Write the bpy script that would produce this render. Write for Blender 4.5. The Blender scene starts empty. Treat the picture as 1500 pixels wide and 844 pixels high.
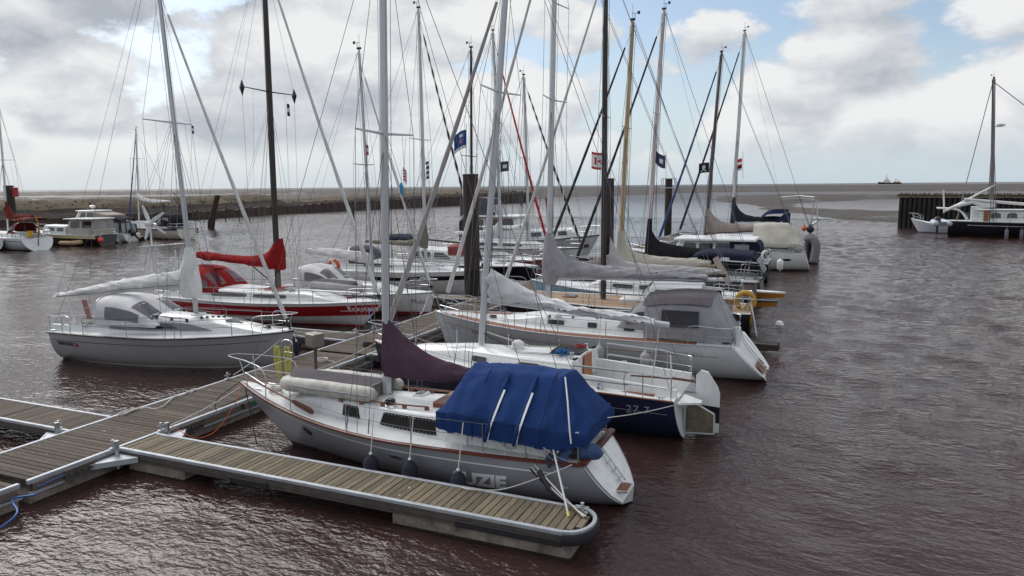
import bpy, math, random, os
import numpy as np
from mathutils import Vector, Matrix, noise as mnoise
random.seed(7)
S = bpy.context.scene
COL = S.collection
R = math.radians
# ------------------------------------------------------------------ camera
CX, CH = 15.58, 6.3
FPX, PITCH, YAW, ROLL = 1063.0, R(8.0), R(23.4), R(0.49)
fwd = Vector((-math.sin(YAW)*math.cos(PITCH), math.cos(YAW)*math.cos(PITCH), -math.sin(PITCH)))
rt0 = Vector((math.cos(YAW), math.sin(YAW), 0))
up0 = rt0.cross(fwd)
rt = rt0*math.cos(ROLL) - up0*math.sin(ROLL)
up = up0*math.cos(ROLL) + rt0*math.sin(ROLL)
cam_d = bpy.data.cameras.new('camera'); cam = bpy.data.objects.new('camera', cam_d); COL.objects.link(cam)
M4 = Matrix((rt, up, -fwd)).transposed().to_4x4(); M4.translation = Vector((CX, 0, CH)); cam.matrix_world = M4
cam_d.sensor_width = 36; cam_d.lens = 36*FPX/1500; cam_d.clip_start = .1; cam_d.clip_end = 60000
S.camera = cam
def dray(px, py):
    return (rt*(px-750) + up*(422-py) + fwd*FPX)
def P(px, py, Y):
    "point on the vertical plane at distance Y along the dock"
    d = dray(px, py); t = Y/d.y
    return Vector((CX, 0, CH)) + d*t
def PZ(px, py, z=0.):
    d = dray(px, py); t = (z-CH)/d.z
    return Vector((CX, 0, CH)) + d*t
# ------------------------------------------------------------------ light and sky
SUN_EL, SUN_AZ = R(43), R(-66)        # azimuth measured from +Y towards +X
W = bpy.data.worlds.new('World'); S.world = W; W.use_nodes = True
def srgb(r, g, b):
    f = lambda c: c/12.92 if c <= .04045 else ((c+.055)/1.055)**2.4
    return (f(r/255), f(g/255), f(b/255), 1)
def build_world():
    nt = W.node_tree; nt.nodes.clear(); N = nt.nodes.new; L = nt.links.new
    def math_(op, a, b=None, clamp=False):
        n = N('ShaderNodeMath'); n.operation = op; n.use_clamp = clamp
        for i, v in enumerate((a, b)):
            if v is None: continue
            if isinstance(v, (int, float)): n.inputs[i].default_value = v
            else: L(v, n.inputs[i])
        return n.outputs[0]
    def vmath(op, a, b):
        n = N('ShaderNodeVectorMath'); n.operation = op
        for i, v in enumerate((a, b)):
            if isinstance(v, (tuple, Vector)): n.inputs[i].default_value = v
            else: L(v, n.inputs[i])
        return n
    def ramp(fac, lo, hi):
        n = N('ShaderNodeMapRange'); n.interpolation_type = 'SMOOTHSTEP'; L(fac, n.inputs[0])
        n.inputs[1].default_value = lo; n.inputs[2].default_value = hi; return n.outputs[0]
    def mixc(f, a, b):
        n = N('ShaderNodeMix'); n.data_type = 'RGBA'
        if isinstance(f, (int, float)): n.inputs[0].default_value = f
        else: L(f, n.inputs[0])
        for i, v in ((6, a), (7, b)):
            if isinstance(v, tuple): n.inputs[i].default_value = v
            else: L(v, n.inputs[i])
        return n.outputs[2]
    sky = N('ShaderNodeTexSky'); sky.sky_type = 'NISHITA'; sky.sun_disc = False
    sky.sun_elevation = SUN_EL; sky.sun_rotation = SUN_AZ; sky.air_density = 1.0; sky.dust_density = 1.5; sky.ozone_density = 1.5
    tc = N('ShaderNodeTexCoord'); d = tc.outputs['Generated']
    sep = N('ShaderNodeSeparateXYZ'); L(d, sep.inputs[0])
    z = math_('MAXIMUM', sep.outputs[2], 0.0)
    p = vmath('MULTIPLY', d, (2.1, 2.1, 3.9)).outputs[0]
    def nz(vec, scale, detail, rough=.55, dist=0.):
        n = N('ShaderNodeTexNoise'); n.inputs['Scale'].default_value = scale; n.inputs['Detail'].default_value = detail
        n.inputs['Roughness'].default_value = rough; n.inputs['Distortion'].default_value = dist; L(vec, n.inputs['Vector']); return n.outputs[0]
    def puff(vec, scale):
        "rounded heaps: smooth cells, broken up by finer noise"
        w = N('ShaderNodeTexNoise'); w.inputs['Scale'].default_value = scale*1.3; w.inputs['Detail'].default_value = 5; w.inputs['Roughness'].default_value = .6; L(vec, w.inputs['Vector'])
        sc = N('ShaderNodeVectorMath'); sc.operation = 'SCALE'; L(w.outputs['Color'], sc.inputs[0]); sc.inputs['Scale'].default_value = .42/scale*2.2
        v = N('ShaderNodeTexVoronoi'); v.feature = 'F1'; v.inputs['Scale'].default_value = scale
        L(vmath('ADD', vec, sc.outputs[0]).outputs[0], v.inputs['Vector']); return math_('SUBTRACT', 1.0, v.outputs['Distance'])
    off = vmath('ADD', p, (3.7, 1.9, .4)).outputs[0]
    big = nz(off, .8, 2, .5, .3)
    fine = nz(off, 2.6, 9, .6, .2)
    cum = puff(off, 3.5)
    offs = vmath('ADD', off, (-.03, .03, .085)).outputs[0]           # towards the light
    cum2 = puff(offs, 3.5)
    dens = math_('ADD', math_('ADD', math_('MULTIPLY', cum, .42), math_('MULTIPLY', fine, .42)), math_('MULTIPLY', big, .42))
    # heavier cloud over the left of the harbour, a clearing above the mast tops
    def blob(px, py, w):
        v = dray(px, py).normalized()
        n = vmath('DOT_PRODUCT', vmath('NORMALIZE', d, (0, 0, 0)).outputs[0], tuple(v)); return ramp(n.outputs['Value'], 1-w, 1.0)
    for px_, py_, w_, k_ in BLOBS: dens = math_('ADD', dens, math_('MULTIPLY', blob(px_, py_, w_), k_))
    cover = ramp(dens, .525, .61)
    lit = math_('SUBTRACT', cum, cum2)
    lit = math_('ADD', math_('MULTIPLY', lit, 1.7), .76)
    lit = math_('ADD', lit, math_('MULTIPLY', math_('SUBTRACT', fine, .5), 1.7))
    thick = ramp(dens, .68, .9)
    lit = math_('SUBTRACT', lit, math_('MULTIPLY', thick, .27))
    lit = math_('SUBTRACT', lit, math_('MULTIPLY', blob(200, 95, .020), .24), clamp=True)
    cloud = mixc(lit, (3.2, 3.5, 3.95, 1), (6.3, 6.35, 6.4, 1))
    # pale air near the horizon
    hz = math_('SUBTRACT', 1.0, ramp(z, .0, .20))
    clear = mixc(math_('ADD', math_('MULTIPLY', hz, .68), .16), sky.outputs[0], (4.5, 5.3, 5.95, 1))
    cover = math_('MULTIPLY', cover, ramp(z, .0, .085))
    skyc = mixc(cover, clear, cloud)
    bg = N('ShaderNodeBackground'); bg.inputs[1].default_value = .1; L(skyc, bg.inputs[0])
    out = N('ShaderNodeOutputWorld'); L(bg.outputs[0], out.inputs[0])
BLOBS = [(180, 90, .10, .15), (1330, 150, .04, .05), (620, 150, .05, .04), (900, 25, .06, -.14), (1480, 10, .012, -.08), (60, 215, .02, -.08)]
build_world()
sun_d = bpy.data.lights.new('sun', 'SUN'); sun = bpy.data.objects.new('sun', sun_d); COL.objects.link(sun)
sun_d.energy = 1.8; sun_d.angle = R(40); sun_d.color = (1, .975, .94)
sdir = Vector((math.sin(SUN_AZ)*math.cos(SUN_EL), math.cos(SUN_AZ)*math.cos(SUN_EL), math.sin(SUN_EL)))
sun.rotation_euler = (-sdir).to_track_quat('-Z', 'Y').to_euler(); sun.location = (0, 0, 60)
S.view_settings.view_transform = 'Standard'; S.view_settings.look = 'None'; S.view_settings.exposure = 0.45; S.view_settings.gamma = 1
S.cycles.max_bounces = 6; S.cycles.diffuse_bounces = 3; S.cycles.glossy_bounces = 3; S.cycles.transmission_bounces = 4; S.cycles.transparent_max_bounces = 8
S.cycles.use_denoising = True
# ------------------------------------------------------------------ materials
MATS = {}
def mat(key, col=(200, 200, 200), rough=.5, metal=0., var=.12, scale=6., bump=0., bscale=30., spec=.5, alpha=1., stretch=(1, 1, 1), dirt=None, rnd=0., streak=0., scum=0., drops=False):
    if key in MATS: return MATS[key]
    m = bpy.data.materials.new(key); m.use_nodes = True; nt = m.node_tree; N = nt.nodes.new; L = nt.links.new
    b = nt.nodes['Principled BSDF']; c = srgb(*col)
    b.inputs['Roughness'].default_value = rough; b.inputs['Metallic'].default_value = metal; b.inputs['Specular IOR Level'].default_value = spec
    if alpha < 1: b.inputs['Alpha'].default_value = alpha
    tc = N('ShaderNodeTexCoord'); mp = N('ShaderNodeMapping'); mp.inputs['Scale'].default_value = stretch; vo = tc.outputs['Object']
    if rnd:
        oi0 = N('ShaderNodeObjectInfo'); ml = N('ShaderNodeMath'); ml.operation = 'MULTIPLY'; L(oi0.outputs['Random'], ml.inputs[0]); ml.inputs[1].default_value = 60.
        va = N('ShaderNodeVectorMath'); va.operation = 'ADD'; L(vo, va.inputs[0]); L(ml.outputs[0], va.inputs[1]); vo = va.outputs[0]
    L(vo, mp.inputs['Vector'])
    n = N('ShaderNodeTexNoise'); n.inputs['Scale'].default_value = scale; n.inputs['Detail'].default_value = 6; n.inputs['Roughness'].default_value = .65; L(mp.outputs[0], n.inputs['Vector'])
    r = N('ShaderNodeMapRange'); L(n.outputs[0], r.inputs[0]); r.inputs[1].default_value = .3; r.inputs[2].default_value = .7
    mx = N('ShaderNodeMix'); mx.data_type = 'RGBA'; L(r.outputs[0], mx.inputs[0])
    dk = srgb(*dirt) if dirt else tuple(x*(1-var*1.6) for x in c[:3])+(1,)
    lt = tuple(min(1, x*(1+var*.6)) for x in c[:3])+(1,)
    mx.inputs[6].default_value = dk; mx.inputs[7].default_value = lt
    colout = mx.outputs[2]
    if rnd:
        oi = N('ShaderNodeObjectInfo'); mr = N('ShaderNodeMapRange'); L(oi.outputs['Random'], mr.inputs[0]); mr.inputs[3].default_value = 1-rnd; mr.inputs[4].default_value = 1+rnd*.6
        hm = N('ShaderNodeMix'); hm.data_type = 'RGBA'; hm.blend_type = 'MULTIPLY'; hm.inputs[0].default_value = 1; L(colout, hm.inputs[6]); L(mr.outputs[0], hm.inputs[7]); colout = hm.outputs[2]
    if streak:
        mp2 = N('ShaderNodeMapping'); mp2.inputs['Scale'].default_value = (3.2, 3.2, .35); L(tc.outputs['Object'], mp2.inputs['Vector'])
        n2 = N('ShaderNodeTexNoise'); n2.inputs['Scale'].default_value = 4; n2.inputs['Detail'].default_value = 5; L(mp2.outputs[0], n2.inputs['Vector'])
        r2 = N('ShaderNodeMapRange'); L(n2.outputs[0], r2.inputs[0]); r2.inputs[1].default_value = .48; r2.inputs[2].default_value = .75; r2.inputs[3].default_value = 0; r2.inputs[4].default_value = streak
        m2 = N('ShaderNodeMix'); m2.data_type = 'RGBA'; L(r2.outputs[0], m2.inputs[0]); L(colout, m2.inputs[6]); m2.inputs[7].default_value = srgb(118, 104, 88); colout = m2.outputs[2]
    if scum:
        sx = N('ShaderNodeSeparateXYZ'); L(tc.outputs['Object'], sx.inputs[0]); ad = N('ShaderNodeMath'); ad.operation = 'MULTIPLY_ADD'; L(n.outputs[0], ad.inputs[0]); ad.inputs[1].default_value = -.35; L(sx.outputs[2], ad.inputs[2])
        r3 = N('ShaderNodeMapRange'); L(ad.outputs[0], r3.inputs[0]); r3.inputs[1].default_value = .16; r3.inputs[2].default_value = -.12; r3.inputs[3].default_value = 0; r3.inputs[4].default_value = scum
        m3 = N('ShaderNodeMix'); m3.data_type = 'RGBA'; L(r3.outputs[0], m3.inputs[0]); L(colout, m3.inputs[6]); m3.inputs[7].default_value = srgb(96, 84, 62); colout = m3.outputs[2]
    if drops:
        nd = N('ShaderNodeTexNoise'); nd.inputs['Scale'].default_value = 5.5; nd.inputs['Detail'].default_value = 2; L(mp.outputs[0], nd.inputs['Vector']) if not rnd else L(vo, nd.inputs['Vector'])
        r4 = N('ShaderNodeMapRange'); L(nd.outputs[0], r4.inputs[0]); r4.inputs[1].default_value = .73; r4.inputs[2].default_value = .76; r4.inputs[3].default_value = 0; r4.inputs[4].default_value = .75
        m4 = N('ShaderNodeMix'); m4.data_type = 'RGBA'; L(r4.outputs[0], m4.inputs[0]); L(colout, m4.inputs[6]); m4.inputs[7].default_value = srgb(196, 194, 186); colout = m4.outputs[2]
    L(colout, b.inputs['Base Color'])
    if bump:
        nb = N('ShaderNodeTexNoise'); nb.inputs['Scale'].default_value = bscale; nb.inputs['Detail'].default_value = 4; L(mp.outputs[0], nb.inputs['Vector'])
        bp = N('ShaderNodeBump'); bp.inputs['Strength'].default_value = bump; bp.inputs['Distance'].default_value = .02; L(nb.outputs[0], bp.inputs['Height']); L(bp.outputs[0], b.inputs['Normal'])
    MATS[key] = m; return m
def gel(key, col, rough=.24, streak=.2): return mat(key, col, rough, var=.06, scale=1.6, spec=.5, streak=streak, scum=.5 if 'topsides' in key else 0)
def cloth(key, col, rough=.88): return mat(key, col, rough, var=.15, scale=1.3, bump=.55, bscale=9., spec=.15)
WHITE = gel('white gelcoat', (228, 229, 228)); WHITEH = gel('white topsides', (226, 226, 224)); DECK = mat('deck paint', (214, 216, 216), .55, var=.07, scale=3, bump=.1, bscale=90)
STEEL = mat('stainless steel', (190, 192, 196), .25, metal=.9, var=.05)
ALU = mat('mast aluminium', (196, 198, 202), .42, metal=.3, var=.07, scale=2, stretch=(1, 1, .15))
ALUW = mat('white painted spar', (214, 214, 212), .4, var=.06, scale=2)
WIRE = mat('rigging wire', (104, 104, 108), .4, metal=.6, var=.05)
ROPEW = mat('white rope', (205, 202, 196), .9, var=.12, scale=30, bump=.4, bscale=120)
ROPED = mat('dark rope', (52, 50, 54), .9, var=.15, scale=30)
ROPER = mat('red rope', (150, 45, 42), .9)
ROPEB = mat('blue rope', (48, 92, 150), .9)
ROPEO = mat('orange rope', (190, 88, 50), .9)
ROPEY = mat('yellow hose', (214, 208, 70), .6)
TEAK = mat('teak', (132, 84, 62), .6, var=.22, scale=9, stretch=(1, 8, 8), bump=.15)
TEAKD = mat('teak decking', (156, 130, 104), .7, var=.2, scale=8, stretch=(1, 10, 1))
MAHO = mat('varnished rubbing strake', (96, 50, 42), .4, var=.2, scale=8, stretch=(1, 8, 8))
BLACK = mat('black rubber', (34, 33, 36), .6, var=.1)
BLACKP = mat('black paint', (36, 36, 42), .3, var=.08)
NAVY = gel('navy gelcoat', (34, 38, 66), .22, streak=.04); NAVYC = cloth('navy canvas', (34, 37, 56))
GLASS = mat('dark tinted glass', (30, 30, 34), .08, var=.1, spec=.8)
CLEARP = mat('clear window film', (178, 182, 188), .12, var=.1, spec=.8, alpha=.55)
GREYC = cloth('grey canvas', (158, 156, 160)); LGREYC = cloth('pale grey canvas', (214, 213, 214)); DGREYC = cloth('charcoal canvas', (92, 88, 92))
WHITEC = cloth('white sailcloth', (226, 226, 224)); BEIGEC = cloth('beige canvas', (190, 185, 173)); OLIVEC = cloth('olive canvas', (126, 121, 108))
PINKC = cloth('faded sandy canvas', (164, 152, 144)); REDC = cloth('red canvas', (142, 30, 32)); RUSTC = cloth('rust canvas', (112, 48, 42))
MAROON = cloth('maroon canvas', (88, 66, 80)); BLUEC = cloth('royal blue canvas', (32, 58, 109)); BLACKC = cloth('black canvas', (40, 38, 42))
# ------------------------------------------------------------------ mesh building
class MB:
    def __init__(s): s.v = []; s.f = []; s.m = []
    def add(s, vs, fs, mi=0):
        o = len(s.v); s.v += [tuple(v) for v in vs]; s.f += [tuple(i+o for i in f) for f in fs]; s.m += [mi]*len(fs); return s
    def box(s, a, b, mi=0):
        (x0, y0, z0), (x1, y1, z1) = a, b
        if x0 > x1: x0, x1 = x1, x0
        if y0 > y1: y0, y1 = y1, y0
        if z0 > z1: z0, z1 = z1, z0
        return s.add([(x0, y0, z0), (x1, y0, z0), (x1, y1, z0), (x0, y1, z0), (x0, y0, z1), (x1, y0, z1), (x1, y1, z1), (x0, y1, z1)],
                     [(3, 2, 1, 0), (4, 5, 6, 7), (0, 1, 5, 4), (1, 2, 6, 5), (2, 3, 7, 6), (3, 0, 4, 7)], mi)
    def bbox(s, a, b, bev=.02, mi=0):
        "box with chamfered vertical and top edges"
        (x0, y0, z0), (x1, y1, z1) = a, b
        if x0 > x1: x0, x1 = x1, x0
        if y0 > y1: y0, y1 = y1, y0
        def ring(i, z): return [(x0+i+bev, y0+i, z), (x1-i-bev, y0+i, z), (x1-i, y0+i+bev, z), (x1-i, y1-i-bev, z), (x1-i-bev, y1-i, z), (x0+i+bev, y1-i, z), (x0+i, y1-i-bev, z), (x0+i, y0+i+bev, z)]
        return s.loft([ring(0, z0), ring(0, z1-bev), ring(bev, z1)], closed=True, caps=True, mi=mi)
    def loft(s, rings, closed=False, caps=False, mi=0, loop=False):
        n = len(rings[0]); vs = [p for r in rings for p in r]; fs = []
        k = len(rings)
        for i in range(k if loop else k-1):
            for j in range(n if closed else n-1):
                a = i*n+j; b = i*n+(j+1) % n; c = ((i+1) % k)*n+(j+1) % n; d = ((i+1) % k)*n+j
                fs.append((a, b, c, d))
        if caps: fs += [tuple(range(n-1, -1, -1)), tuple(range((k-1)*n, k*n))]
        return s.add(vs, fs, mi)
    def tube(s, pts, r, n=6, mi=0, caps=True, loop=False, sy=1.):
        pts = [Vector(p) for p in pts]; k = len(pts)
        rs = r if isinstance(r, (list, tuple)) else [r]*k
        rings = []; ref = None
        for i, p in enumerate(pts):
            if loop: t = (pts[(i+1) % k]-pts[i-1])
            else: t = pts[min(i+1, k-1)]-pts[max(i-1, 0)]
            if t.length < 1e-9: t = Vector((0, 0, 1))
            t.normalize()
            if ref is None: ref = Vector((0, 0, 1)) if abs(t.z) < .9 else Vector((1, 0, 0))
            u = ref - t*ref.dot(t)
            if u.length < 1e-6: u = t.orthogonal()
            u.normalize(); w = t.cross(u); ref = u
            rings.append([p + u*(math.cos(2*math.pi*j/n)*rs[i]) + w*(math.sin(2*math.pi*j/n)*rs[i]*sy) for j in range(n)])
        return s.loft(rings, closed=True, caps=caps and not loop, mi=mi, loop=loop)
    def lathe(s, prof, n=14, c=(0, 0, 0), mi=0):
        cx, cy, cz = c
        return s.loft([[(cx+r*math.cos(2*math.pi*j/n), cy+r*math.sin(2*math.pi*j/n), cz+z) for j in range(n)] for r, z in prof], closed=True, caps=True, mi=mi)
    def poly(s, pts, depth, mi=0):
        "prism: polygon pts extruded by the vector depth"
        n = len(pts); d = Vector(depth); a = [Vector(p) for p in pts]; b = [p+d for p in a]
        fs = [tuple(range(n-1, -1, -1)), tuple(range(n, 2*n))] + [(i, (i+1) % n, n+(i+1) % n, n+i) for i in range(n)]
        return s.add(a+b, fs, mi)
    def mesh(s, name, mats, smooth=40):
        me = bpy.data.meshes.new(name); me.from_pydata(s.v, [], s.f)
        for m in (mats if isinstance(mats, (list, tuple)) else [mats]): me.materials.append(m)
        if any(s.m): me.polygons.foreach_set('material_index', s.m)
        import bmesh
        bm = bmesh.new(); bm.from_mesh(me); bmesh.ops.recalc_face_normals(bm, faces=bm.faces); bm.to_mesh(me); bm.free()
        if smooth:
            me.polygons.foreach_set('use_smooth', [True]*len(me.polygons)); me.set_sharp_from_angle(angle=R(smooth))
        me.update(); return me
    def build(s, name, mats, parent=None, smooth=40, label=None, cat=None, group=None, kind=None, raw=False):
        c = Vector((0, 0, 0))
        if parent is None and not raw and s.v:
            lo = Vector([min(v[i] for v in s.v) for i in range(3)]); hi = Vector([max(v[i] for v in s.v) for i in range(3)])
            c = Vector(((lo.x+hi.x)/2, (lo.y+hi.y)/2, lo.z)); s.v = [tuple(Vector(v)-c) for v in s.v]
        o = bpy.data.objects.new(name, s.mesh(name, mats, smooth)); COL.objects.link(o); o.location = c
        if parent is not None: o.parent = parent
        tag(o, label, cat, group, kind); return o
def tag(o, label=None, cat=None, group=None, kind=None):
    for k, v in (('label', label), ('category', cat), ('group', group), ('kind', kind)):
        if v: o[k] = v
    return o
def empty(name, label, cat, loc=(0, 0, 0), rz=0., group=None):
    o = bpy.data.objects.new(name, None); COL.objects.link(o); o.location = loc; o.rotation_euler = (0, 0, rz); o.empty_display_size = .3
    return tag(o, label, cat, group)
def inst(name, me, parent=None, loc=(0, 0, 0), rot=(0, 0, 0), scale=None):
    o = bpy.data.objects.new(name, me); COL.objects.link(o); o.location = loc; o.rotation_euler = rot
    if scale: o.scale = scale
    if parent is not None: o.parent = parent
    return o
_cache = {}
def cached(key, fn):
    if key not in _cache: _cache[key] = fn()
    return _cache[key]
def lerp(a, b, t): return a+(b-a)*t
def interp(xs, ys, x):
    return float(np.interp(x, xs, ys))
def sag(a, b, s, n=10):
    a, b = Vector(a), Vector(b)
    return [a.lerp(b, i/n) - Vector((0, 0, s*4*(i/n)*(1-i/n))) for i in range(n+1)]
def smooth_pts(pts, n=4):
    pts = [Vector(p) for p in pts]; out = []
    for i in range(len(pts)-1):
        p0 = pts[max(i-1, 0)]; p1 = pts[i]; p2 = pts[i+1]; p3 = pts[min(i+2, len(pts)-1)]
        for k in range(n):
            t = k/n
            out.append(.5*((2*p1)+(p2-p0)*t+(2*p0-5*p1+4*p2-p3)*t*t+(3*p1-p0-3*p2+p3)*t**3))
    return out+[pts[-1]]
def text_mesh(body, size, extrude=0., shear=0., spacing=1., bold=0.):
    c = bpy.data.curves.new('lettering', 'FONT'); c.body = body; c.size = size; c.shear = shear; c.space_character = spacing; c.offset = bold
    c.resolution_u = 3
    o = bpy.data.objects.new('lettering', c); COL.objects.link(o)
    dg = bpy.context.evaluated_depsgraph_get(); ev = o.evaluated_get(dg); me = ev.to_mesh()
    vs = [v.co.copy() for v in me.vertices]; fs = [tuple(p.vertices) for p in me.polygons]
    ev.to_mesh_clear(); bpy.data.objects.remove(o); bpy.data.curves.remove(c)
    import bmesh
    bm = bmesh.new(); bv = [bm.verts.new(v) for v in vs]
    for f in fs:
        try: bm.faces.new([bv[i] for i in f])
        except ValueError: pass
    if vs and size > .05:                     # cut into small cells so that the letters can follow the curve of a hull
        for ax, st in ((0, .07), (1, .06)):
            lo, hi = min(v[ax] for v in vs), max(v[ax] for v in vs); n = Vector((1, 0, 0)) if ax == 0 else Vector((0, 1, 0)); x = lo+st
            while x < hi:
                bmesh.ops.bisect_plane(bm, geom=bm.verts[:]+bm.edges[:]+bm.faces[:], plane_co=n*x, plane_no=n); x += st
    bm.verts.index_update(); vs = [v.co.copy() for v in bm.verts]; fs = [tuple(v.index for v in f.verts) for f in bm.faces]; bm.free()
    return vs, fs
# ------------------------------------------------------------------ boats
class Boat:
    """hull frame: x towards the bow, y to port, z up from the water"""
    def __init__(s, name, label, cat, bow, stern, B=3., f=(1.4, 1.05, .95), sr=.72, tm=.45, pw=2.1, brake=.9, srake=.1, hull=None, deck=None,
                 bottom=None, boot=None, dz=.42, p0=.32, p1=.75, sheerpow=1.6, rail=None, rail_r=.03, sdz=.45, group='yachts moored in the harbour'):
        bow, stern = Vector(bow[:2]), Vector(stern[:2])
        s.c = (bow+stern)/2; dv = bow-stern; s.L = dv.length; s.rz = math.atan2(dv.y, dv.x)
        s.e = empty(name, label, cat, (s.c.x, s.c.y, 0), s.rz, group)
        s.B, s.f, s.sr, s.tm, s.pw, s.brake, s.srake, s.dz, s.p0, s.p1, s.sp = B, f, sr, tm, pw, brake, srake, dz, p0, p1, sheerpow; s.sdz = sdz
        s.hullm = hull or WHITEH; s.deckm = deck or DECK; s.cock = None
        s._hull(bottom or mat('antifoul', (52, 40, 40), .8), boot)
        if rail: s.strake('rubbing_strake', rail, rail_r)
    # frames
    def l(s, p):
        p = Vector(p); dx, dy = p.x-s.c.x, p.y-s.c.y; c, sn = math.cos(s.rz), math.sin(s.rz)
        return Vector((dx*c+dy*sn, -dx*sn+dy*c, p.z))
    def w(s, p):
        p = Vector(p); c, sn = math.cos(s.rz), math.sin(s.rz)
        return Vector((s.c.x+p.x*c-p.y*sn, s.c.y+p.x*sn+p.y*c, p.z))
    def lx(s, X): return s.l((X, s.c.y, 0)).x
    # shape
    def sheer(s, t):
        fb, fm, fs = s.f
        return fm+(fb-fm)*max(0, (t-.42)/.58)**s.sp if t > .42 else fm+(fs-fm)*((.42-t)/.42)**1.5
    def half(s, t):
        if t > s.tm: return s.B/2*max(0, 1-((t-s.tm)/(1-s.tm))**s.pw)
        return s.B/2*(1-(1-s.sr)*((s.tm-t)/s.tm)**2)
    def xs(s, z): return -s.L/2+s.srake*min(1.2, max(z, -.1)/s.f[2]) if s.srake > 0 else -s.L/2-s.srake*(1-min(1, max(z, -.3)/s.f[2]))
    def xb(s, z): return s.L/2-s.brake*(max(0, 1-z/s.f[0]))**1.15
    def px(s, t, z): return s.xs(z)+(s.xb(z)-s.xs(z))*t
    def ty(s, t, z):
        zs = s.sheer(t); dz = s.dz*(1-.75*t**4)*(1-(1-s.sdz)*(1-t)**4); v = min(1, max(0, (z+dz)/(zs+dz))); p = s.p0+(s.p1-s.p0)*t**2.2
        k = min(1, t*2.2); return s.half(t)*((1-k)*(1-(1-v)**2.1)**.5+k*v**p)
    def pt(s, t, z, side=1, off=0.): return Vector((s.px(t, z), side*(s.ty(t, z)+off), z))
    def tx(s, x, z=None):
        a, b = 0., 1.
        for _ in range(30):
            m = (a+b)/2
            if s.px(m, s.sheer(m) if z is None else z) < x: a = m
            else: b = m
        return (a+b)/2
    def hz(s, x): return s.sheer(s.tx(x))
    def hb(s, x): return s.half(s.tx(x))
    def hp(s, x, z, side=1, off=.004):
        t = s.tx(x, z); return Vector((x, side*(s.ty(t, z)+off), z))
    def _hull(s, bottom, boot):
        b = MB(); ts = [i/30 for i in range(29)]+[.955, .98, 1.0]
        vv = [0, .12, .24, .36, .48, .6, .74, .88, 1]
        rings = []
        for t in ts:
            zs = s.sheer(t); dz = s.dz*(1-.75*t**4)*(1-(1-s.sdz)*(1-t)**4)
            zl = [-dz+(zs+dz)*v for v in vv]
            pr = [s.pt(t, z, 1) for z in zl]; sb = [s.pt(t, z, -1) for z in zl]
            rings.append(sb[::-1]+pr[1:])
        b.loft(rings)
        b.build('hull', s.hullm, s.e, 50)
        # transom, a separate face with its own edge
        r = rings[0]; n = len(r); b = MB()
        top = Vector((s.px(0, s.sheer(0)), 0, s.sheer(0)))
        ctr = [Vector((p.x-.012, p.y*.985, p.z)) for p in r]
        b.add(ctr+[Vector((r[0].x+.03, p.y*.98, p.z)) for p in r], [tuple(range(n))]+[(i, i+1, n+i+1, n+i) for i in range(n-1)])
        s.transom = b.build('transom', getattr(s, 'transm', None) or s.hullm, s.e, 0)
        b = MB()
        for sd in (1, -1):
            rows = []
            for t in ts[:-1]:
                rows.append([s.pt(t, z, sd, .004) for z in (-.12, .0, .07)])
            rows.append([s.pt(1, z, sd, .004) for z in (-.12, .0, .07)])
            b.loft(rows)
        b.build('boot_stripe', boot or bottom, s.e)
    def strake(s, name, m, r=.03, zoff=0., t0=0., t1=1., flat=1.4, off=.0, sides=(1, -1)):
        for sd in sides:
            ts = [t0+(t1-t0)*i/36 for i in range(37)]
            b = MB(); b.tube([s.pt(t, s.sheer(t)+zoff, sd, off+(0 if t < .999 else 0)) for t in ts], r, 6, sy=flat); b.build(name, m, s.e, 60)
    def stripe(s, name, m, d0, d1, t0=0., t1=1., sides=(1, -1), absz=False):
        "band on the topsides between d0 and d1 below the sheer"
        for sd in sides:
            b = MB(); rows = []
            for i in range(41):
                t = t0+(t1-t0)*i/40; zs = s.sheer(t); za, zb = (d0, d1) if absz else (zs-d0, zs-d1)
                k = 4; rows.append([s.pt(t, za+(zb-za)*j/k, sd, .004) for j in range(k+1)])
            b.loft(rows); b.build(name, m, s.e)
    def deck(s, cock=None, camber=.06, cockm=None, tint=None):
        "cock=(x0,x1,half width,depth)"
        ts = sorted(set([i/30 for i in range(30)]+[.985, .999]))
        if cock:
            x0, x1, yc, dep = cock; t0 = s.tx(x0) if x0 > s.xs(s.f[2])+.05 else 0.; t1 = s.tx(x1)
            ts = sorted(set([t for t in ts if abs(t-t0) > .012 and abs(t-t1) > .012]+[t0, t1]))
        b = MB(); vs = []; fs = []; cols = 7
        fr = [-1, -.72, -.4, 0, .4, .72, 1]
        for t in ts:
            z = s.sheer(t); h = s.half(t); x = s.px(t, z)
            yc_ = min(cock[2], h*.86) if cock else h*.5
            for j, f_ in enumerate(fr):
                y = (f_*h if abs(f_) in (1,) else (math.copysign((h+yc_)/2, f_) if abs(f_) == .72 else (math.copysign(yc_, f_) if f_ else 0)))
                y = y if not abs(f_) == 1 else f_*(h-.004)
                vs.append((x, y, z-.004+camber*(1-(y/max(h, .05))**2)))
        for i in range(len(ts)-1):
            for j in range(cols-1):
                if cock and j in (2, 3) and t0-1e-6 <= ts[i] and ts[i+1] <= t1+1e-6: continue
                fs.append((i*cols+j, i*cols+j+1, (i+1)*cols+j+1, (i+1)*cols+j))
        b.add(vs, fs); b.build('deck', s.deckm, s.e, 30)
        if cock:
            s.cock = cock; b = MB(); zf = s.sheer(t0)-dep+.1
            tt = [t for t in ts if t0-1e-6 <= t <= t1+1e-6]
            yw = lambda t: min(yc, s.half(t)*.86)
            seat = .42*dep
            rows = []
            for t in tt:
                z = s.sheer(t); x = s.px(t, z); y = yw(t); c = camber*(1-(y/s.half(t))**2); fy = min(.34, y*.45)
                rows.append([(x, -y, z+c), (x, -y+.03, z-seat), (x, -fy, z-seat-.02), (x, -fy+.02, zf), (x, fy-.02, zf), (x, fy, z-seat-.02), (x, y-.03, z-seat), (x, y, z+c)])
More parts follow.
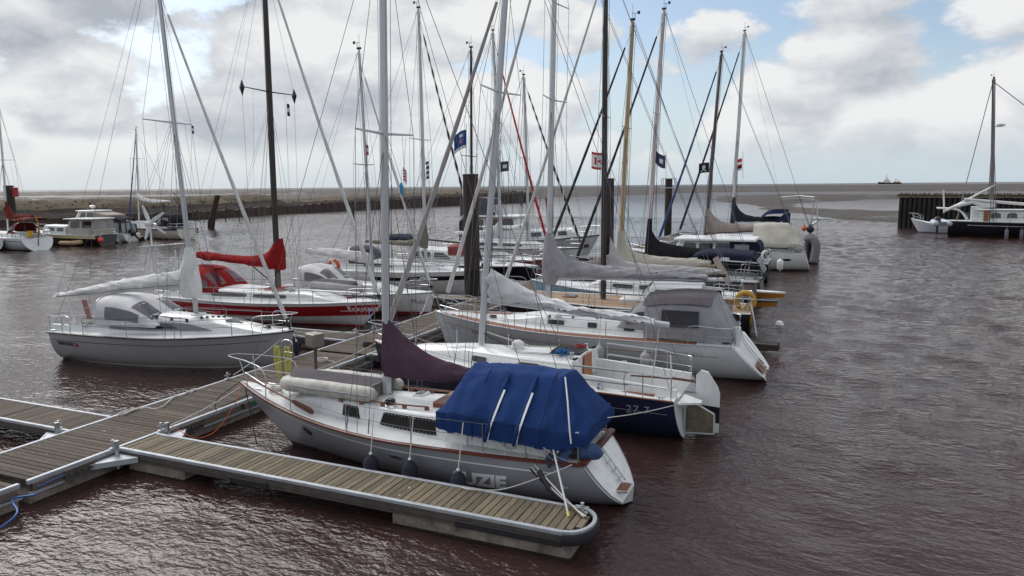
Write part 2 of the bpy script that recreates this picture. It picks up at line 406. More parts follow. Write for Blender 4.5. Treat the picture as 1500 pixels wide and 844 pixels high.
            b.loft(rows); n = 8
            ends = [rows[0], rows[-1]] if t0 > 0 else [rows[-1]]
            for r in ends: b.add(r, [tuple(range(8))])
            b.build('cockpit_well', cockm or s.deckm, s.e, 30)
            for sd in (1, -1):                       # coamings
                b = MB(); rows = []
                for t in tt:
                    z = s.sheer(t)+.05; x = s.px(t, z); y = yw(t)*sd; h = .17+.06*(t-tt[0])/(tt[-1]-tt[0]+.001)
                    rows.append([(x, y, z-.06), (x, y, z+h), (x, y+.10*sd, z+h), (x, y+.17*sd, z-.04)])
                b.loft(rows, closed=True, caps=True); b.build('coaming', tint or s.deckm, s.e, 30)
    def house(s, xa, xf, wa, wf, ha, hf, nose=.8, tum=.16, m=None, name='coachroof', camber=.07, zlift=0., flat=None, taper=1.):
        "coachroof lofted from its aft bulkhead xa to its front xf"
        b = MB(); xs = [xa+(xf-xa)*i/12 for i in range(13)]
        hs = dict(xa=xa, xf=xf, wa=wa, wf=wf, ha=ha, hf=hf, nose=nose, tum=tum, camber=camber, zl=zlift)
        s.hs = hs; rings = []
        for x in xs+[xf+nose*.35, xf+nose*.7, xf+nose]:
            if x <= xf: u = 0
            else: u = (x-xf)/nose
            w, h, z0 = s._hs(x)
            pr = [(w, -.05), (w-tum*h*.45, h*.45), (w-tum*h, h*.86), (w-tum*h-.05, h*.97), (w-tum*h-.15, h+.01), (w*.45, h+camber*.75), (0, h+camber)]
            pr = [(max(0, y), z) for y, z in pr]
            if u >= .99: pr = [(y, -.05) for y, z in pr]
            ring = [(x, -y, z0+z) for y, z in pr]+[(x, y, z0+z) for y, z in pr[:-1][::-1]]
            rings.append(ring)
        b.loft(rings, caps=True); return b.build(name, m or s.deckm, s.e, 38)
    def _hs(s, x):
        h_ = s.hs; u = (x-h_['xa'])/(h_['xf']-h_['xa']); uu = min(1, max(0, u)); w = h_['wa']+(h_['wf']-h_['wa'])*uu; h = h_['ha']+(h_['hf']-h_['ha'])*uu
        if x > h_['xf']:
            v = min(1, (x-h_['xf'])/h_['nose']); w = w*(1-.35*v*v); h = h*(1-v)**1.0 if v < 1 else 0.
        zb = s.hz(x)+h_['zl']+.03
        return w, max(h, .0), zb
    def hside(s, x, q, side=1, off=.0):
        w, h, z0 = s._hs(x); return Vector((x, side*(w-s.hs['tum']*h*q+off), z0+h*q))
    def roofz(s, x, y=0.):
        w, h, z0 = s._hs(x); return z0+h+s.hs['camber']*(1-(abs(y)/max(w, .1)))
    def window(s, x0, x1, q0, q1, side=1, sk0=0., sk1=0., m=None, frame=None, name='window', th=.02, cut=.12):
        "pane on the coachroof side; sk slants the ends"
        n = 8; L_ = x1-x0
        def row(q, k): 
            return [s.hside(lerp(x0+sk0*k, x1+sk1*k, i/n), q, side, 0.) for i in range(n+1)]
        def panel(e, off, thk, nm, mm, par):
            b = MB(); lo = []; hi = []
            for i in range(n+1):
                x = lerp(x0-e+0, x1+e, i/n); f_ = i/n
                edge = .3 if i in (0, n) else 0.
                qa, qb = q0-e*2+(q1-q0)*edge*cut*3, q1+e*2-(q1-q0)*edge*cut*3
                lo.append(s.hside(x+lerp(sk0, sk1, f_)*0, qa, side, off)); hi.append(s.hside(x+lerp(sk0, sk1, f_), qb, side, off))
            ins = lambda p: p-Vector((0, side*thk, 0))
            b.loft([[ins(p) for p in lo], lo, hi, [ins(p) for p in hi]]); 
            b.add([lo[0], hi[0], ins(hi[0]), ins(lo[0])], [(0, 1, 2, 3)]); b.add([lo[-1], hi[-1], ins(hi[-1]), ins(lo[-1])], [(0, 1, 2, 3)])
            return b.build(nm, mm, par, 30)
        wo = panel(0, .016, .03, name, m or GLASS, s.e)
        if frame: panel(.028, .009, .03, 'window_frame', frame, wo)
        return wo
    def windows(s, lst, **k):
        for a in lst:
            for sd in (1, -1): s.window(*a[:4], sd, *a[4:], **k)
    # ---------------------------------------------------------------- deck gear
    def stanchions(s, xs, h=.6, inset=.06, wires=True, m=None, close=None):
        gk = min(1.9, max(1, s.c.y/24))
        me = cached('stanchion%.2f%.2f' % (h, gk), lambda: MB().tube([(0, 0, 0), (0, 0, h)], .0125*gk, 6).lathe([(.03, 0), (.03, .03), (.014, .05)], 8).mesh('stanchion', STEEL))
        for sd in (1, -1):
            tops = []
            for x in xs:
                t = s.tx(x); z = s.sheer(t); y = sd*(s.half(t)-inset); inst('stanchion', me, s.e, (x, y, z)); tops.append(Vector((x, y, z+h)))
            if not wires: continue
            ends = []
            if close: 
                for x in close:
                    t = s.tx(x); ends.append(Vector((x, sd*(s.half(t)-inset), s.sheer(t)+h)))
                pts = [ends[0]]+tops+[ends[1]]
            else: pts = tops
            for dz in (0, -.28):
                b = MB(); b.tube([p+Vector((0, 0, dz)) for p in pts], .0062*gk, 4); b.build('lifeline', m or WIRE, s.e)
    def pulpit(s, h=.62, back=1.3, over=.12, r=.0135, mid=True):
        xb = s.L/2; xa = xb-back; r *= min(1.9, max(1, s.c.y/24))
        pa = {}
        for sd in (1, -1):
            t = s.tx(xa); pa[sd] = Vector((xa, sd*(s.half(t)-.05), s.sheer(t)))
        zf = s.f[0]
        b = MB(); top = [pa[1]+Vector((0, 0, 0)), pa[1]+Vector((.02, 0, h*.97)), Vector((lerp(xa, xb, .55), pa[1].y*.62, zf+h)), Vector((xb+over*.6, .16, zf+h+.03)), Vector((xb+over, 0, zf+h+.03)),
                         Vector((xb+over*.6, -.16, zf+h+.03)), Vector((lerp(xa, xb, .55), pa[-1].y*.62, zf+h)), pa[-1]+Vector((.02, 0, h*.97)), pa[-1]]
        b.tube(smooth_pts(top, 4), r, 6); b.build('pulpit_rail', STEEL, s.e)
        for sd in (1, -1):
            b = MB(); q = Vector((lerp(xa, xb, .72), 0, 0)); t = s.tx(q.x); b.tube([(q.x, sd*(s.half(t)-.03), s.sheer(t)), (lerp(xa, xb, .85), sd*pa[1].y*.42, zf+h*.99)], r, 6)
            if mid: b.tube([pa[sd]+Vector((.01, 0, h*.5)), (lerp(xa, xb, .76), sd*(s.half(t)*.95), zf+h*.5)], r*.8, 5)
            b.build('pulpit_leg', STEEL, s.e)
    def pushpit(s, h=.62, fwd_=1.1, r=.0135, gap=False):
        x0 = s.px(0, s.f[2])+.08; xa = x0+fwd_; r *= min(1.9, max(1, s.c.y/24))
        for sd in (1, -1):
            ta, t0 = s.tx(xa), s.tx(x0+.02); ya, y0 = s.half(ta)-.06, s.half(t0)-.08; za, z0 = s.sheer(ta), s.sheer(t0)
            for k in (1, .52):
                b = MB(); pts = [Vector((xa, sd*ya, za if k == 1 else za+h*k)), Vector((xa, sd*ya, za+h*k)), Vector((lerp(xa, x0, .6), sd*lerp(ya, y0, .6), lerp(za, z0, .6)+h*k)), Vector((x0, sd*y0*.98, z0+h*k)), Vector((x0-.03, sd*(y0*.45 if not gap else y0*.6), z0+h*k))]
                if not gap and sd == 1: pts.append(Vector((x0-.03, 0, z0+h*k)))
                if not gap and sd == -1: pts.append(Vector((x0-.03, .0, z0+h*k)))
                b.tube(smooth_pts(pts, 3), r if k == 1 else r*.8, 6)
                b.build('pushpit_rail', STEEL, s.e)
            for fx in (.0, .62):
                x = lerp(x0, xa, fx); t = s.tx(x); b = MB(); b.tube([(x, sd*(s.half(t)-.07), s.sheer(t)), (x, sd*(lerp(y0, ya, fx)), s.sheer(t)+h)], r, 6); b.build('pushpit_leg', STEEL, s.e)
    def hatch(s, x, y, lx=.5, ly=.5, z=None, m=None, name='deck_hatch', h=.06, frame=None, tilt=0.):
        z = z if z is not None else s.roofz(x, y)
        b = MB(); b.bbox((-lx/2, -ly/2, -.1), (lx/2, ly/2, h), .025); o = b.build(name, frame or ALU, s.e, 30); o.location = (x, y, z); o.rotation_euler = (0, tilt, 0)
        g = MB(); g.bbox((-lx/2+.05, -ly/2+.05, h-.02), (lx/2-.05, ly/2-.05, h+.012), .01); g.build('hatch_pane', m or GLASS, o, 30); return o
    def handrail(s, x0, x1, y, m=None, z=None, h=.07, n=4):
        b = MB(); xs = [lerp(x0, x1, i/(n*2)) for i in range(n*2+1)]
        b.tube([(x, y, (z or s.roofz(x, y))+h) for x in xs], .02, 6, sy=.8)
        for i in range(n+1):
            x = lerp(x0+.03, x1-.03, i/n); zz = z or s.roofz(x, y); b.box((x-.05, y-.016, zz-.05), (x+.05, y+.016, zz+h))
        b.build('grab_rail', m or TEAK, s.e, 40)
    def winch(s, x, y, z=None, k=1., m=None):
        me = cached('winch', lambda: MB().lathe([(.075, -.05), (.075, .02), (.055, .05), (.05, .10), (.065, .125), (.066, .15), (.03, .155)], 14).mesh('winch', STEEL))
        inst('winch', me, s.e, (x, y, z if z is not None else s.hz(x)+.26), scale=(k, k, k))
    def cleat(s, x, side, inset=.14):
        me = cached('deck_cleat', lambda: MB().tube([(-.11, 0, .055), (-.05, 0, .05), (.05, 0, .05), (.11, 0, .055)], .013, 6).tube([(-.035, 0, -.01), (-.035, 0, .05)], .014, 6).tube([(.035, 0, -.01), (.035, 0, .05)], .014, 6).mesh('mooring_cleat', STEEL))
        t = s.tx(x); inst('mooring_cleat', me, s.e, (x, side*(s.half(t)-inset), s.sheer(t)+.01))
    def coil(s, x, y, z, m=None, r=.15, tilt=0.):
        b = MB(); rnd = random.Random(int(x*31+y*17)); pts = []
        for i in range(64):
            a = i*.62; rr = r*(1+.16*math.sin(i*.37)); pts.append((math.cos(a)*rr, math.sin(a)*rr*.8, .018+.0015*i+.012*math.sin(i*1.7)))
        b.tube(pts, .011, 4); o = b.build('rope_coil', m or ROPEW, s.e, 60); o.location = (x, y, z); o.rotation_euler = (tilt, 0, rnd.uniform(0, 3)); return o
    def vent(s, x, y, z=None):
        me = cached('vent', lambda: MB().lathe([(.05, -.05), (.05, .05), (.08, .07), (.085, .11), (.06, .14), (.02, .15)], 12).mesh('vent', WHITE))
        inst('mushroom_vent', me, s.e, (x, y, z or s.roofz(x, y)))
    # ---------------------------------------------------------------- rig
    def rig(s, m0, m1, top, r=.075, m=None, spread=(), fore=None, foretop=.97, jib=None, jibr=.055, back=None, chain=.0, wires=True, splen=1.0, sweep=-.12, spm=None, lazy=None, wr=.0075, drum=True, jib0=.035, jibm2=None, inner=False, mid=True):
        "mast through world points m0 and m1 (centreplane), up to height top"
        wr = wr*min(2.1, max(1, s.c.y/26)); s.gk = min(1.9, max(1, s.c.y/24))
        a, b_ = s.l(m0), s.l(m1); d = (b_-a)/(b_.z-a.z); d.y *= .0
        at = lambda z: Vector((a.x+d.x*(z-a.z), 0, z))
        s.at = at; s.top = top; z0 = a.z-.3; m = m or ALU; s.mastr = r
        b = MB(); zs = [z0, lerp(z0, top, .6), lerp(z0, top, .85), top]; b.tube([at(z) for z in zs], [r, r, r*.86, r*.62], 12, sy=.72); 
        s.mast = b.build('mast', m, s.e, 50)
        b = MB(); b.tube([at(z0+.1)-Vector((r*1.02, 0, 0)), at(top-.1)-Vector((r*.75, 0, 0))], .012, 4); b.build('sail_track', GLASS if m is ALUW else DGREYC, s.e)
        b = MB(); b.bbox((-.12, -.05, 0), (.12, .05, .1), .02); b.tube([(0, .03, .1), (0, .03, .75)], .008, 5); b.tube([(-.1, 0, .1), (-.1, 0, .3)], .014, 5); b.tube([(-.28, 0, .32), (.05, 0, .32)], .012, 5); b.box((-.34, -.01, .26), (-.22, .01, .40))
        o = b.build('masthead_gear', BLACK, s.e); o.location = at(top)
        ends = {}
        for z in spread:
            hl = splen if not isinstance(splen, dict) else splen[z]
            for sd in (1, -1):
                q = at(z)+Vector((sweep, sd*hl, .04)); ends[(z, sd)] = q
                b = MB(); b.tube([at(z), q], [.032, .02], 6, sy=.5); b.build('spreader', spm or m, s.e)
        if not wires: return
        xm = at(s.hz(a.x)).x
        for sd in (1, -1):
            t = s.tx(xm+sweep*1.2); ch = Vector((xm+sweep*1.2, sd*(s.half(t)*.94-.03), s.sheer(t)))
            pts = [ch]+[ends[(z, sd)] for z in sorted(spread)]+[at(lerp(z0, top, foretop))]
            b = MB(); b.tube(pts, wr, 4); b.build('shroud', WIRE, s.e)
            if spread:
                for k, dx in ((1, .3), (2, -.3)):
                    t2 = s.tx(xm+dx); c2 = Vector((xm+dx, sd*(s.half(t2)*.9-.05), s.sheer(t2))); b = MB(); b.tube([c2, c2.lerp(at(min(spread)-.08), .05), c2.lerp(at(min(spread)-.08), .0501), at(min(spread)-.08)], [.014, .014, wr*.9, wr*.9], 5); b.build('shroud', WIRE, s.e)
        hx = [(-.10, .5), (.09, -.4), (.13, .3), (-.16, -.8)]
        for dx, dy in hx:
            b = MB(); b.tube([at(s.hz(a.x)+.25)+Vector((dx*.6, .1*dy, 0)), at(top-.2)+Vector((dx, .06*dy, 0))], wr*.9, 4); b.build('halyard', ROPED if dy < 0 else ROPEW, s.e)
        if lazy:
            for sd in (1, -1):
                for k in lazy: b = MB(); b.tube([at(lerp(z0, top, .55))+Vector((0, sd*.05, 0)), s.l(k)+Vector((0, sd*.12, 0))], wr*.7, 3); b.build('lazy_jack', WIRE, s.e)
        ft = at(lerp(z0, top, foretop))
        if fore is None: fore = Vector((s.L/2-.12, 0, s.f[0]+.02))
        else: fore = s.l(fore); fore.y = 0
        s.foot = fore; s.ft = ft
        if jib:
            n = 26; A, Bq = fore.lerp(ft, jib0), fore.lerp(ft, .93)
            pts = [A.lerp(Bq, i/n) - Vector((.05*math.sin(math.pi*i/n), 0, .0)) for i in range(n+1)]
            rr = [jibr*(1.0 if i < 3 else 1.05-.6*i/n)*(1+.10*math.sin(i*2.3)) for i in range(n+1)]
            b = MB(); b.tube(pts, rr, 8); o = b.build('furled_jib', jib, s.e, 60)
            if jibm2:
                b = MB()
                for k in range(0, 2):
                    hel = []; 
                    for i in range(n*6+1):
                        u = i/(n*6); q = A.lerp(Bq, u)-Vector((.05*math.sin(math.pi*u), 0, 0)); rad = jibr*(1.06-.6*u)*1.04
                        ang = u*46+k*math.pi; hel.append(q+Vector((math.cos(ang)*rad, math.sin(ang)*rad, 0)))
                    b.tube(hel, jibr*.34, 4)
                b.build('leech_strip', jibm2, o)
            if drum:
                b = MB(); dv = (ft-fore).normalized(); b.tube([fore, fore+dv*.16, fore+dv*.17, fore+dv*.30, fore+dv*.31, fore+dv*.4], [.02, .03, .085, .085, .03, .03], 10); b.build('furler_drum', BLACK, s.e)
        b = MB(); b.tube([fore, ft], wr, 4); b.build('forestay', WIRE, s.e)
        for z_ in spread[:1]:
            for sd in (1, -1):
                q_ = ends[(z_, sd)]; b = MB(); b.tube([at(z_).lerp(q_, .6), at(s.hz(a.x)+.4)+Vector((-.15, sd*(s.hb(a.x)*.8), 0))], wr*.6, 3); b.build('flag_halyard', WIRE, s.e)
        bx = back if back is not None else s.px(0, s.f[2])+.12
        b = MB()
        sp = Vector((bx, 0, s.f[2])).lerp(at(top), .28)
        for sd in (1, -1): b.tube([Vector((bx, sd*s.half(0)*.7, s.f[2]+.02)), sp], wr, 4)
        b.tube([sp, at(top)], wr, 4); b.build('backstay', WIRE, s.e)
    def boom(s, z, X1, z1, r=.055, m=None, y1=0.):
        g = s.at(z); e = s.l((X1, s.c.y, z1)); e.y = y1; b = MB(); b.tube([g-Vector((s.mastr, 0, 0)), e], r, 10, sy=.75); b.build('boom', m or ALU, s.e, 50)
        b = MB(); b.tube([g, g-Vector((s.mastr+.12, 0, 0))], .03, 6); b.build('gooseneck', STEEL, s.e); s.bend = e
        b = MB(); b.tube([e, s.at(s.top-.1)-Vector((.1, 0, 0))], .006, 4); b.build('topping_lift', WIRE, s.e)
    def sailcover(s, st, m, seed=0, wr=.03, collar=None, name='sail_cover', sub=9, drape=0.):
        "st: world stations (X, ztop, zbot, halfwidth) from the mast aft"
        pts = [Vector((s.lx(a[0]), a[1], a[2])) for a in st]; hw = [a[3] for a in st]
        sm = smooth_pts(pts, sub); k = len(sm); hws = np.interp(np.linspace(0, len(st)-1, k), range(len(st)), hw)
        rings = []; n = 24; rnd = random.Random(seed); wr = .03+wr*1.7
        for i, (x, zt, zb) in enumerate(sm):
            w = hws[i]; h = zt-zb; ring = []
            for j in range(n):
                a = 2*math.pi*j/n+math.pi/2      # starts on top
                c, sn = math.cos(a), math.sin(a)
                v = (sn+1)/2                       # 1 top, 0 bottom
                prof = (math.sin(math.pi*min(1, v*.97+.03))**.6)*(1-.62*v)/.62
                yy = w*math.copysign(min(1.15, abs(prof)), c) if abs(c) > 1e-3 else 0
                wv = wr*(.7*mnoise.noise(Vector((x*2.6+v*2.2+seed*7, v*1.2+(1 if c > 0 else 3), seed)))+.7*mnoise.noise(Vector((x*5+v*7+seed*3, (1 if c > 0 else 5)+v*2, seed+9)))+.45*mnoise.noise(Vector((x*11-v*9+seed*3, (1 if c > 0 else 5)+v*3, seed+4))))
                ring.append((x+wv*.4, yy*(1+0)+math.copysign(wv*(1.1-.4*v), c), zb+h*v+wv*.5-.02*math.sin(i*.55+seed)*(1-v)))
            rings.append(ring)
        b = MB(); b.loft(rings, closed=True, caps=True); o = b.build(name, m, s.e, 70)
        for sd in (1, -1):                        # stitched seam along the foot and zip on the lower third
            t = MB(); t.tube([(q[0], q[1]+sd*.008, q[2]) for q in [r[(n//2+int(.17*n)*(-sd)) % n] for r in rings]], .007, 4); t.build('seam', DGREYC if m not in (DGREYC, BLACKC) else GREYC, o)
        # ties under the boom
        for i in range(2, k-1, max(3, k//6)):
            x, zt, zb = sm[i]; w = hws[i]; t = MB(); t.tube([(x, w*1.02, zb+(zt-zb)*.30), (x, w*.6, zb+.01), (x, -w*.6, zb+.01), (x, -w*1.02, zb+(zt-zb)*.30)], .006, 4); t.build('tie', ROPED, o)
        return o
    def bundle(s, prof, m, seed=3):
        "cloth gathered round the mast: prof = [(z, radius, shift aft)]"
        n = 26; b = MB(); rings = []
        zs = np.linspace(prof[0][0], prof[-1][0], 26); P0 = np.array(prof)
        for z in zs:
            r = float(np.interp(z, P0[:, 0], P0[:, 1])); sh = float(np.interp(z, P0[:, 0], P0[:, 2])); q = s.at(z); ring = []
            for j in range(n):
                a = 2*math.pi*j/n; f_ = 1+.22*mnoise.noise(Vector((math.cos(a)*2.6+z*.9, math.sin(a)*2.6, z*.7+seed)))+.10*mnoise.noise(Vector((math.cos(a)*6, math.sin(a)*6, z*2.5+seed)))
                ring.append((q.x-sh+math.cos(a)*r*f_*1.15, q.y+math.sin(a)*r*f_*.8, z+.05*mnoise.noise(Vector((a*2, seed, 0))) ))
            rings.append(ring)
        b.loft(rings, closed=True, caps=True); return b.build('cover_collar', m, s.e, 70)
    def collar(s, z0, z1, r, m, seed=3):
        n = 14; b = MB(); rings = []
        for i in range(9):
            z = lerp(z0, z1, i/8); q = s.at(z); rr = r*(1-.35*(i/8)) ; rings.append([(q.x+math.cos(2*math.pi*j/n)*rr*(1+.18*mnoise.noise(Vector((j*.9, z*2.2, seed))))-.02, q.y+math.sin(2*math.pi*j/n)*rr*(1+.18*mnoise.noise(Vector((j*.9, z*2.2, seed+4)))), z) for j in range(n)])
        b.loft(rings, closed=True, caps=True); return b.build('cover_collar', m, s.e, 70)
    # ---------------------------------------------------------------- canvas
    def hood(s, xa, xf, w, z0, h, m, film=None, rake=.5, name='sprayhood', wf=None, open_aft=True, ribs=True, side_win=True, front_win=True):
        "arched hood from its aft bow xa forward to the coachroof at xf"
        wf = wf or w*.92; rings = []; n = 14
        xs = [0, .12, .35, .62, .85, 1.]
        hh = [1.0, 1.02, .98, .78, .42, .06]
        for u, hk in zip(xs, hh):
            x = lerp(xa, xf, u); ww = lerp(w, wf, u)
            ring = []
            for j in range(n+1):
                a = math.pi*j/n; c = math.cos(a); sn = math.sin(a)
                yy = ww*math.copysign(abs(c)**.55, c); zz = h*hk*(sn**.5)
                ring.append((x+(.12*sn if u == 0 else 0)*-1, yy, z0+zz))
            rings.append(ring)
        b = MB(); b.loft(rings); o = b.build(name, m, s.e, 60)
        def film_patch(js, us, nm='hood_window'):
            b = MB(); rr = []
            for u in np.linspace(us[0], us[1], 5):
                row = []
                k = min(len(xs)-2, max(0, int(np.searchsorted(xs, u, 'right'))-1)); f_ = (u-xs[k])/(xs[k+1]-xs[k])
                for j in np.linspace(js[0], js[1], 5):
                    j0 = int(min(n-1, math.floor(j))); g = j-j0
                    p = Vector(rings[k][j0]).lerp(Vector(rings[k][j0+1]), g).lerp(Vector(rings[k+1][j0]).lerp(Vector(rings[k+1][j0+1]), g), f_)
                    nrm = Vector((.25, p.y/max(w, .1), (p.z-z0)/max(h, .1)*.6)); nrm.normalize(); row.append(p+nrm*.018)
                rr.append(row)
            b.loft(rr); b.build(nm, film or GLASS, o, 60)
        if side_win:
            for js in ((.5, 2.2), (n-.5, n-2.2)): film_patch(js, (.15, .72))
        if front_win:
            film_patch((3.2, 6.4), (.56, .9)); film_patch((7.6, 10.8), (.56, .9))
        if ribs:
            b = MB(); b.tube([Vector(p)+Vector((-.02, 0, .015)) for p in rings[0]], .018, 6); b.build('hood_frame', STEEL, o)
        return o
    def cover(s, name, secs, m, sub=3, wr=.02, seed=1, parent=True, caps=True, lin=False, folds=0.):
        "cloth lofted through cross-sections [(x, [(y,z)...])] given in the hull frame"
        rows = [[Vector((x, y, z)) for y, z in pr] for x, pr in secs]
        sp = (lambda p, n: [p[i].lerp(p[i+1], k/n) for i in range(len(p)-1) for k in range(n)]+[p[-1]]) if lin else smooth_pts
        rows = [sp(r, sub) for r in rows]
        cols = [sp([r[j] for r in rows], sub+1) for j in range(len(rows[0]))]
        k = len(cols[0]); b = MB(); rr = []
        for i in range(k):
            row = []
            for j in range(len(cols)):
                p = cols[j][i]; wv = wr*(mnoise.noise(Vector((p.x*1.6+seed, p.y*1.9, p.z*.8)))+.7*mnoise.noise(Vector((p.x*4.5+seed*2+p.z*1.5, p.y*2.0, p.z*1.2)))+.5*mnoise.noise(Vector((p.x*10+seed*2-p.z*3, p.y*2.5, p.z*1.5)))); fl = folds*math.sin(p.x*8.5+3*mnoise.noise(Vector((p.x*1.3, seed, 0))))*min(1, max(0, abs(p.y)-.25)) if folds else 0; row.append(p+Vector((wv*.3, math.copysign(wv+fl, p.y), wv+fl*.35)))
            rr.append(row)
        b.loft(rr)
        if caps: n = len(rr[0]); b.add(rr[0]+rr[-1], [tuple(range(n)), tuple(range(n, 2*n))])
        if parent: return b.build(name, m, s.e, 60)
        b.v = [tuple(s.w(v)) for v in b.v]; return b
    def text(s, body, X, z, size, m, side, shear=0., spacing=1., slope=None, bold=0., name='lettering', lab=None, target='hull'):
        vs, fs = text_mesh(body, size, shear=shear, spacing=spacing, bold=bold)
        x0 = s.lx(X); sg = -1 if side > 0 else 1; b = MB(); sl = slope if slope is not None else 0.
        b.add([s.hp(x0+sg*v.x, z+v.y+sl*v.x, side, .009) for v in vs], fs); return b.build(name, m, s.e, 0, label=lab)
    def portlight(s, x, z, side, rx=.16, rz=.09, m=None):
        b = MB(); n = 16
        for k, (e, off) in enumerate(((.022, .012), (0., .02))):
            ring = [s.hp(x+math.cos(2*math.pi*j/n)*(rx+e), z+math.sin(2*math.pi*j/n)*(rz+e), side, off) for j in range(n)]; inn = [p-Vector((0, side*.03, 0)) for p in ring]
            b.add(ring, [tuple(range(n))], k); b.loft([ring, inn], closed=True, mi=k)
        b.build('portlight', [STEEL, m or GLASS], s.e, 30)
    def pole(s, pts, r, m, name, parent=None, n=6):
        b = MB(); b.tube(pts, r, n); return b.build(name, m, parent or s.e)
def fender(label, p_top, p_rail, L=.6, r=.13, m=None, group='fenders hanging from the hulls', ends=True):
    "cylindrical fender hanging on a rope from p_rail"
    key = 'fender%.2f%.2f' % (L, r)
    me = cached(key+(m or BLACK).name, lambda: MB().lathe([(.02, -L-.03), (r*.35, -L-.01), (r*.75, -L+.05), (r, -L+.13), (r, -.13), (r*.75, -.05), (r*.35, .0), (.03, .04)], 14).mesh('fender_body', m or BLACK))
    e = empty('fender', label, 'fender', p_top, 0, group)
    inst('fender_body', me, e)
    b = MB(); v = Vector(p_rail)-Vector(p_top); b.tube([(0, 0, .03), v*.5, v], .011, 5); b.build('lanyard', ROPEW, e)
    b = MB(); b.tube([(0, 0, -L-.08), (0, 0, -L)], .03, 8); b.tube([(0, 0, .0), (0, 0, .07)], .035, 8); b.build('fender_eye', WHITE, e)
    return e
def flag(label, pole_top, pole_bot, corner, w, h, pat, cat='flag', seed=0, tri=False, droop=.25, dirv=(-1, 0, 0), rows=6, cols=10, r=.006):
    "cloth flying from a line; corner = upper hoist corner; pat(u,v)->material index"
    e = empty('flag', label, cat, corner, 0, 'flags and pennants flying from the rigging')
    b = MB(); b.tube([Vector(pole_bot)-Vector(corner), Vector(pole_top)-Vector(corner)], r, 5); b.build('flag_halyard', WIRE, e)
    mats, fn = pat; b = MB(); dv = Vector(dirv).normalized(); sd = Vector((-dv.y, dv.x, 0)); vs = []
    for i in range(cols+1):
        for j in range(rows+1):
            u, v = i/cols, j/rows; hh = h*(1-u if tri else 1)
            vs.append(dv*(u*w*(1-.1*u))+sd*(math.sin(u*7+seed+v*.8)*.09*w*u)+Vector((0, 0, -v*hh-(h*.5*u if tri else 0)*.6-droop*w*u*u)))
    for i in range(cols):
        for j in range(rows):
            b.add([vs[i*(rows+1)+j], vs[(i+1)*(rows+1)+j], vs[(i+1)*(rows+1)+j+1], vs[i*(rows+1)+j+1]], [(0, 1, 2, 3)], fn((i+.5)/cols, (j+.5)/rows))
    b.build('flag_cloth', mats, e, 60); return e
def mooring(label, pts, m=None, r=.011, group='mooring lines'):
    b = MB(); b.tube(pts, r, 5); return b.build('mooring_line', m or ROPEW, None, 60, label, 'rope', group)
# ------------------------------------------------------------------ setting
def water_mat():
    m = bpy.data.materials.new('harbour water'); m.use_nodes = True; nt = m.node_tree; N = nt.nodes.new; L = nt.links.new
    b = nt.nodes['Principled BSDF']; b.inputs['Base Color'].default_value = srgb(54, 38, 36); b.inputs['Roughness'].default_value = .09
    b.inputs['IOR'].default_value = 1.333; b.inputs['Specular IOR Level'].default_value = .42
    g = N('ShaderNodeNewGeometry')
    def nz(scale, rot, st, det, dist=0., rough=.5):
        mp = N('ShaderNodeMapping'); mp.inputs['Rotation'].default_value = (0, 0, R(rot)); mp.inputs['Scale'].default_value = st; L(g.outputs['Position'], mp.inputs['Vector'])
        n = N('ShaderNodeTexNoise'); n.inputs['Scale'].default_value = scale; n.inputs['Detail'].default_value = det; n.inputs['Distortion'].default_value = dist; n.inputs['Roughness'].default_value = rough
        L(mp.outputs[0], n.inputs['Vector']); return n.outputs[0]
    a = nz(2.1, 28, (1, 2.0, 1), 3, .5); c = nz(.5, 40, (1, 1.8, 1), 2, .4); f = nz(6.5, 20, (1, 1.8, 1), 3, .3)
    patch = nz(.07, 10, (1, 1.6, 1), 3)
    def mm(op, x, y):
        n = N('ShaderNodeMath'); n.operation = op
        for i, v in enumerate((x, y)):
            if isinstance(v, (int, float)): n.inputs[i].default_value = v
            else: L(v, n.inputs[i])
        return n.outputs[0]
    pr = N('ShaderNodeMapRange'); L(patch, pr.inputs[0]); pr.inputs[1].default_value = .35; pr.inputs[2].default_value = .65; pr.inputs[3].default_value = .55; pr.inputs[4].default_value = 1.15
    h = mm('ADD', mm('ADD', mm('MULTIPLY', a, .10), mm('MULTIPLY', c, .06)), mm('MULTIPLY', f, .042))
    sx = N('ShaderNodeSeparateXYZ'); L(g.outputs['Position'], sx.inputs[0]); lee = N('ShaderNodeMapRange'); L(sx.outputs[0], lee.inputs[0]); lee.inputs[1].default_value = -9; lee.inputs[2].default_value = 4; lee.inputs[3].default_value = .5; lee.inputs[4].default_value = 1.
    lee2 = N('ShaderNodeMapRange'); L(sx.outputs[1], lee2.inputs[0]); lee2.inputs[1].default_value = 8; lee2.inputs[2].default_value = 20; lee2.inputs[3].default_value = .55; lee2.inputs[4].default_value = 1.
    h = mm('MULTIPLY', mm('MULTIPLY', h, lee2.outputs[0]), mm('MULTIPLY', pr.outputs[0], lee.outputs[0]))   # calmer in the lee of the dock
    op = N('ShaderNodeMapRange'); L(sx.outputs[1], op.inputs[0]); op.inputs[1].default_value = 70; op.inputs[2].default_value = 320; op.inputs[3].default_value = .05; op.inputs[4].default_value = .36; L(op.outputs[0], b.inputs['Roughness'])   # ruffled outside the basin
    bp = N('ShaderNodeBump'); bp.inputs['Strength'].default_value = 1.0; bp.inputs['Distance'].default_value = 1.0; L(h, bp.inputs['Height']); L(bp.outputs[0], b.inputs['Normal'])
    return m
WATER = water_mat()
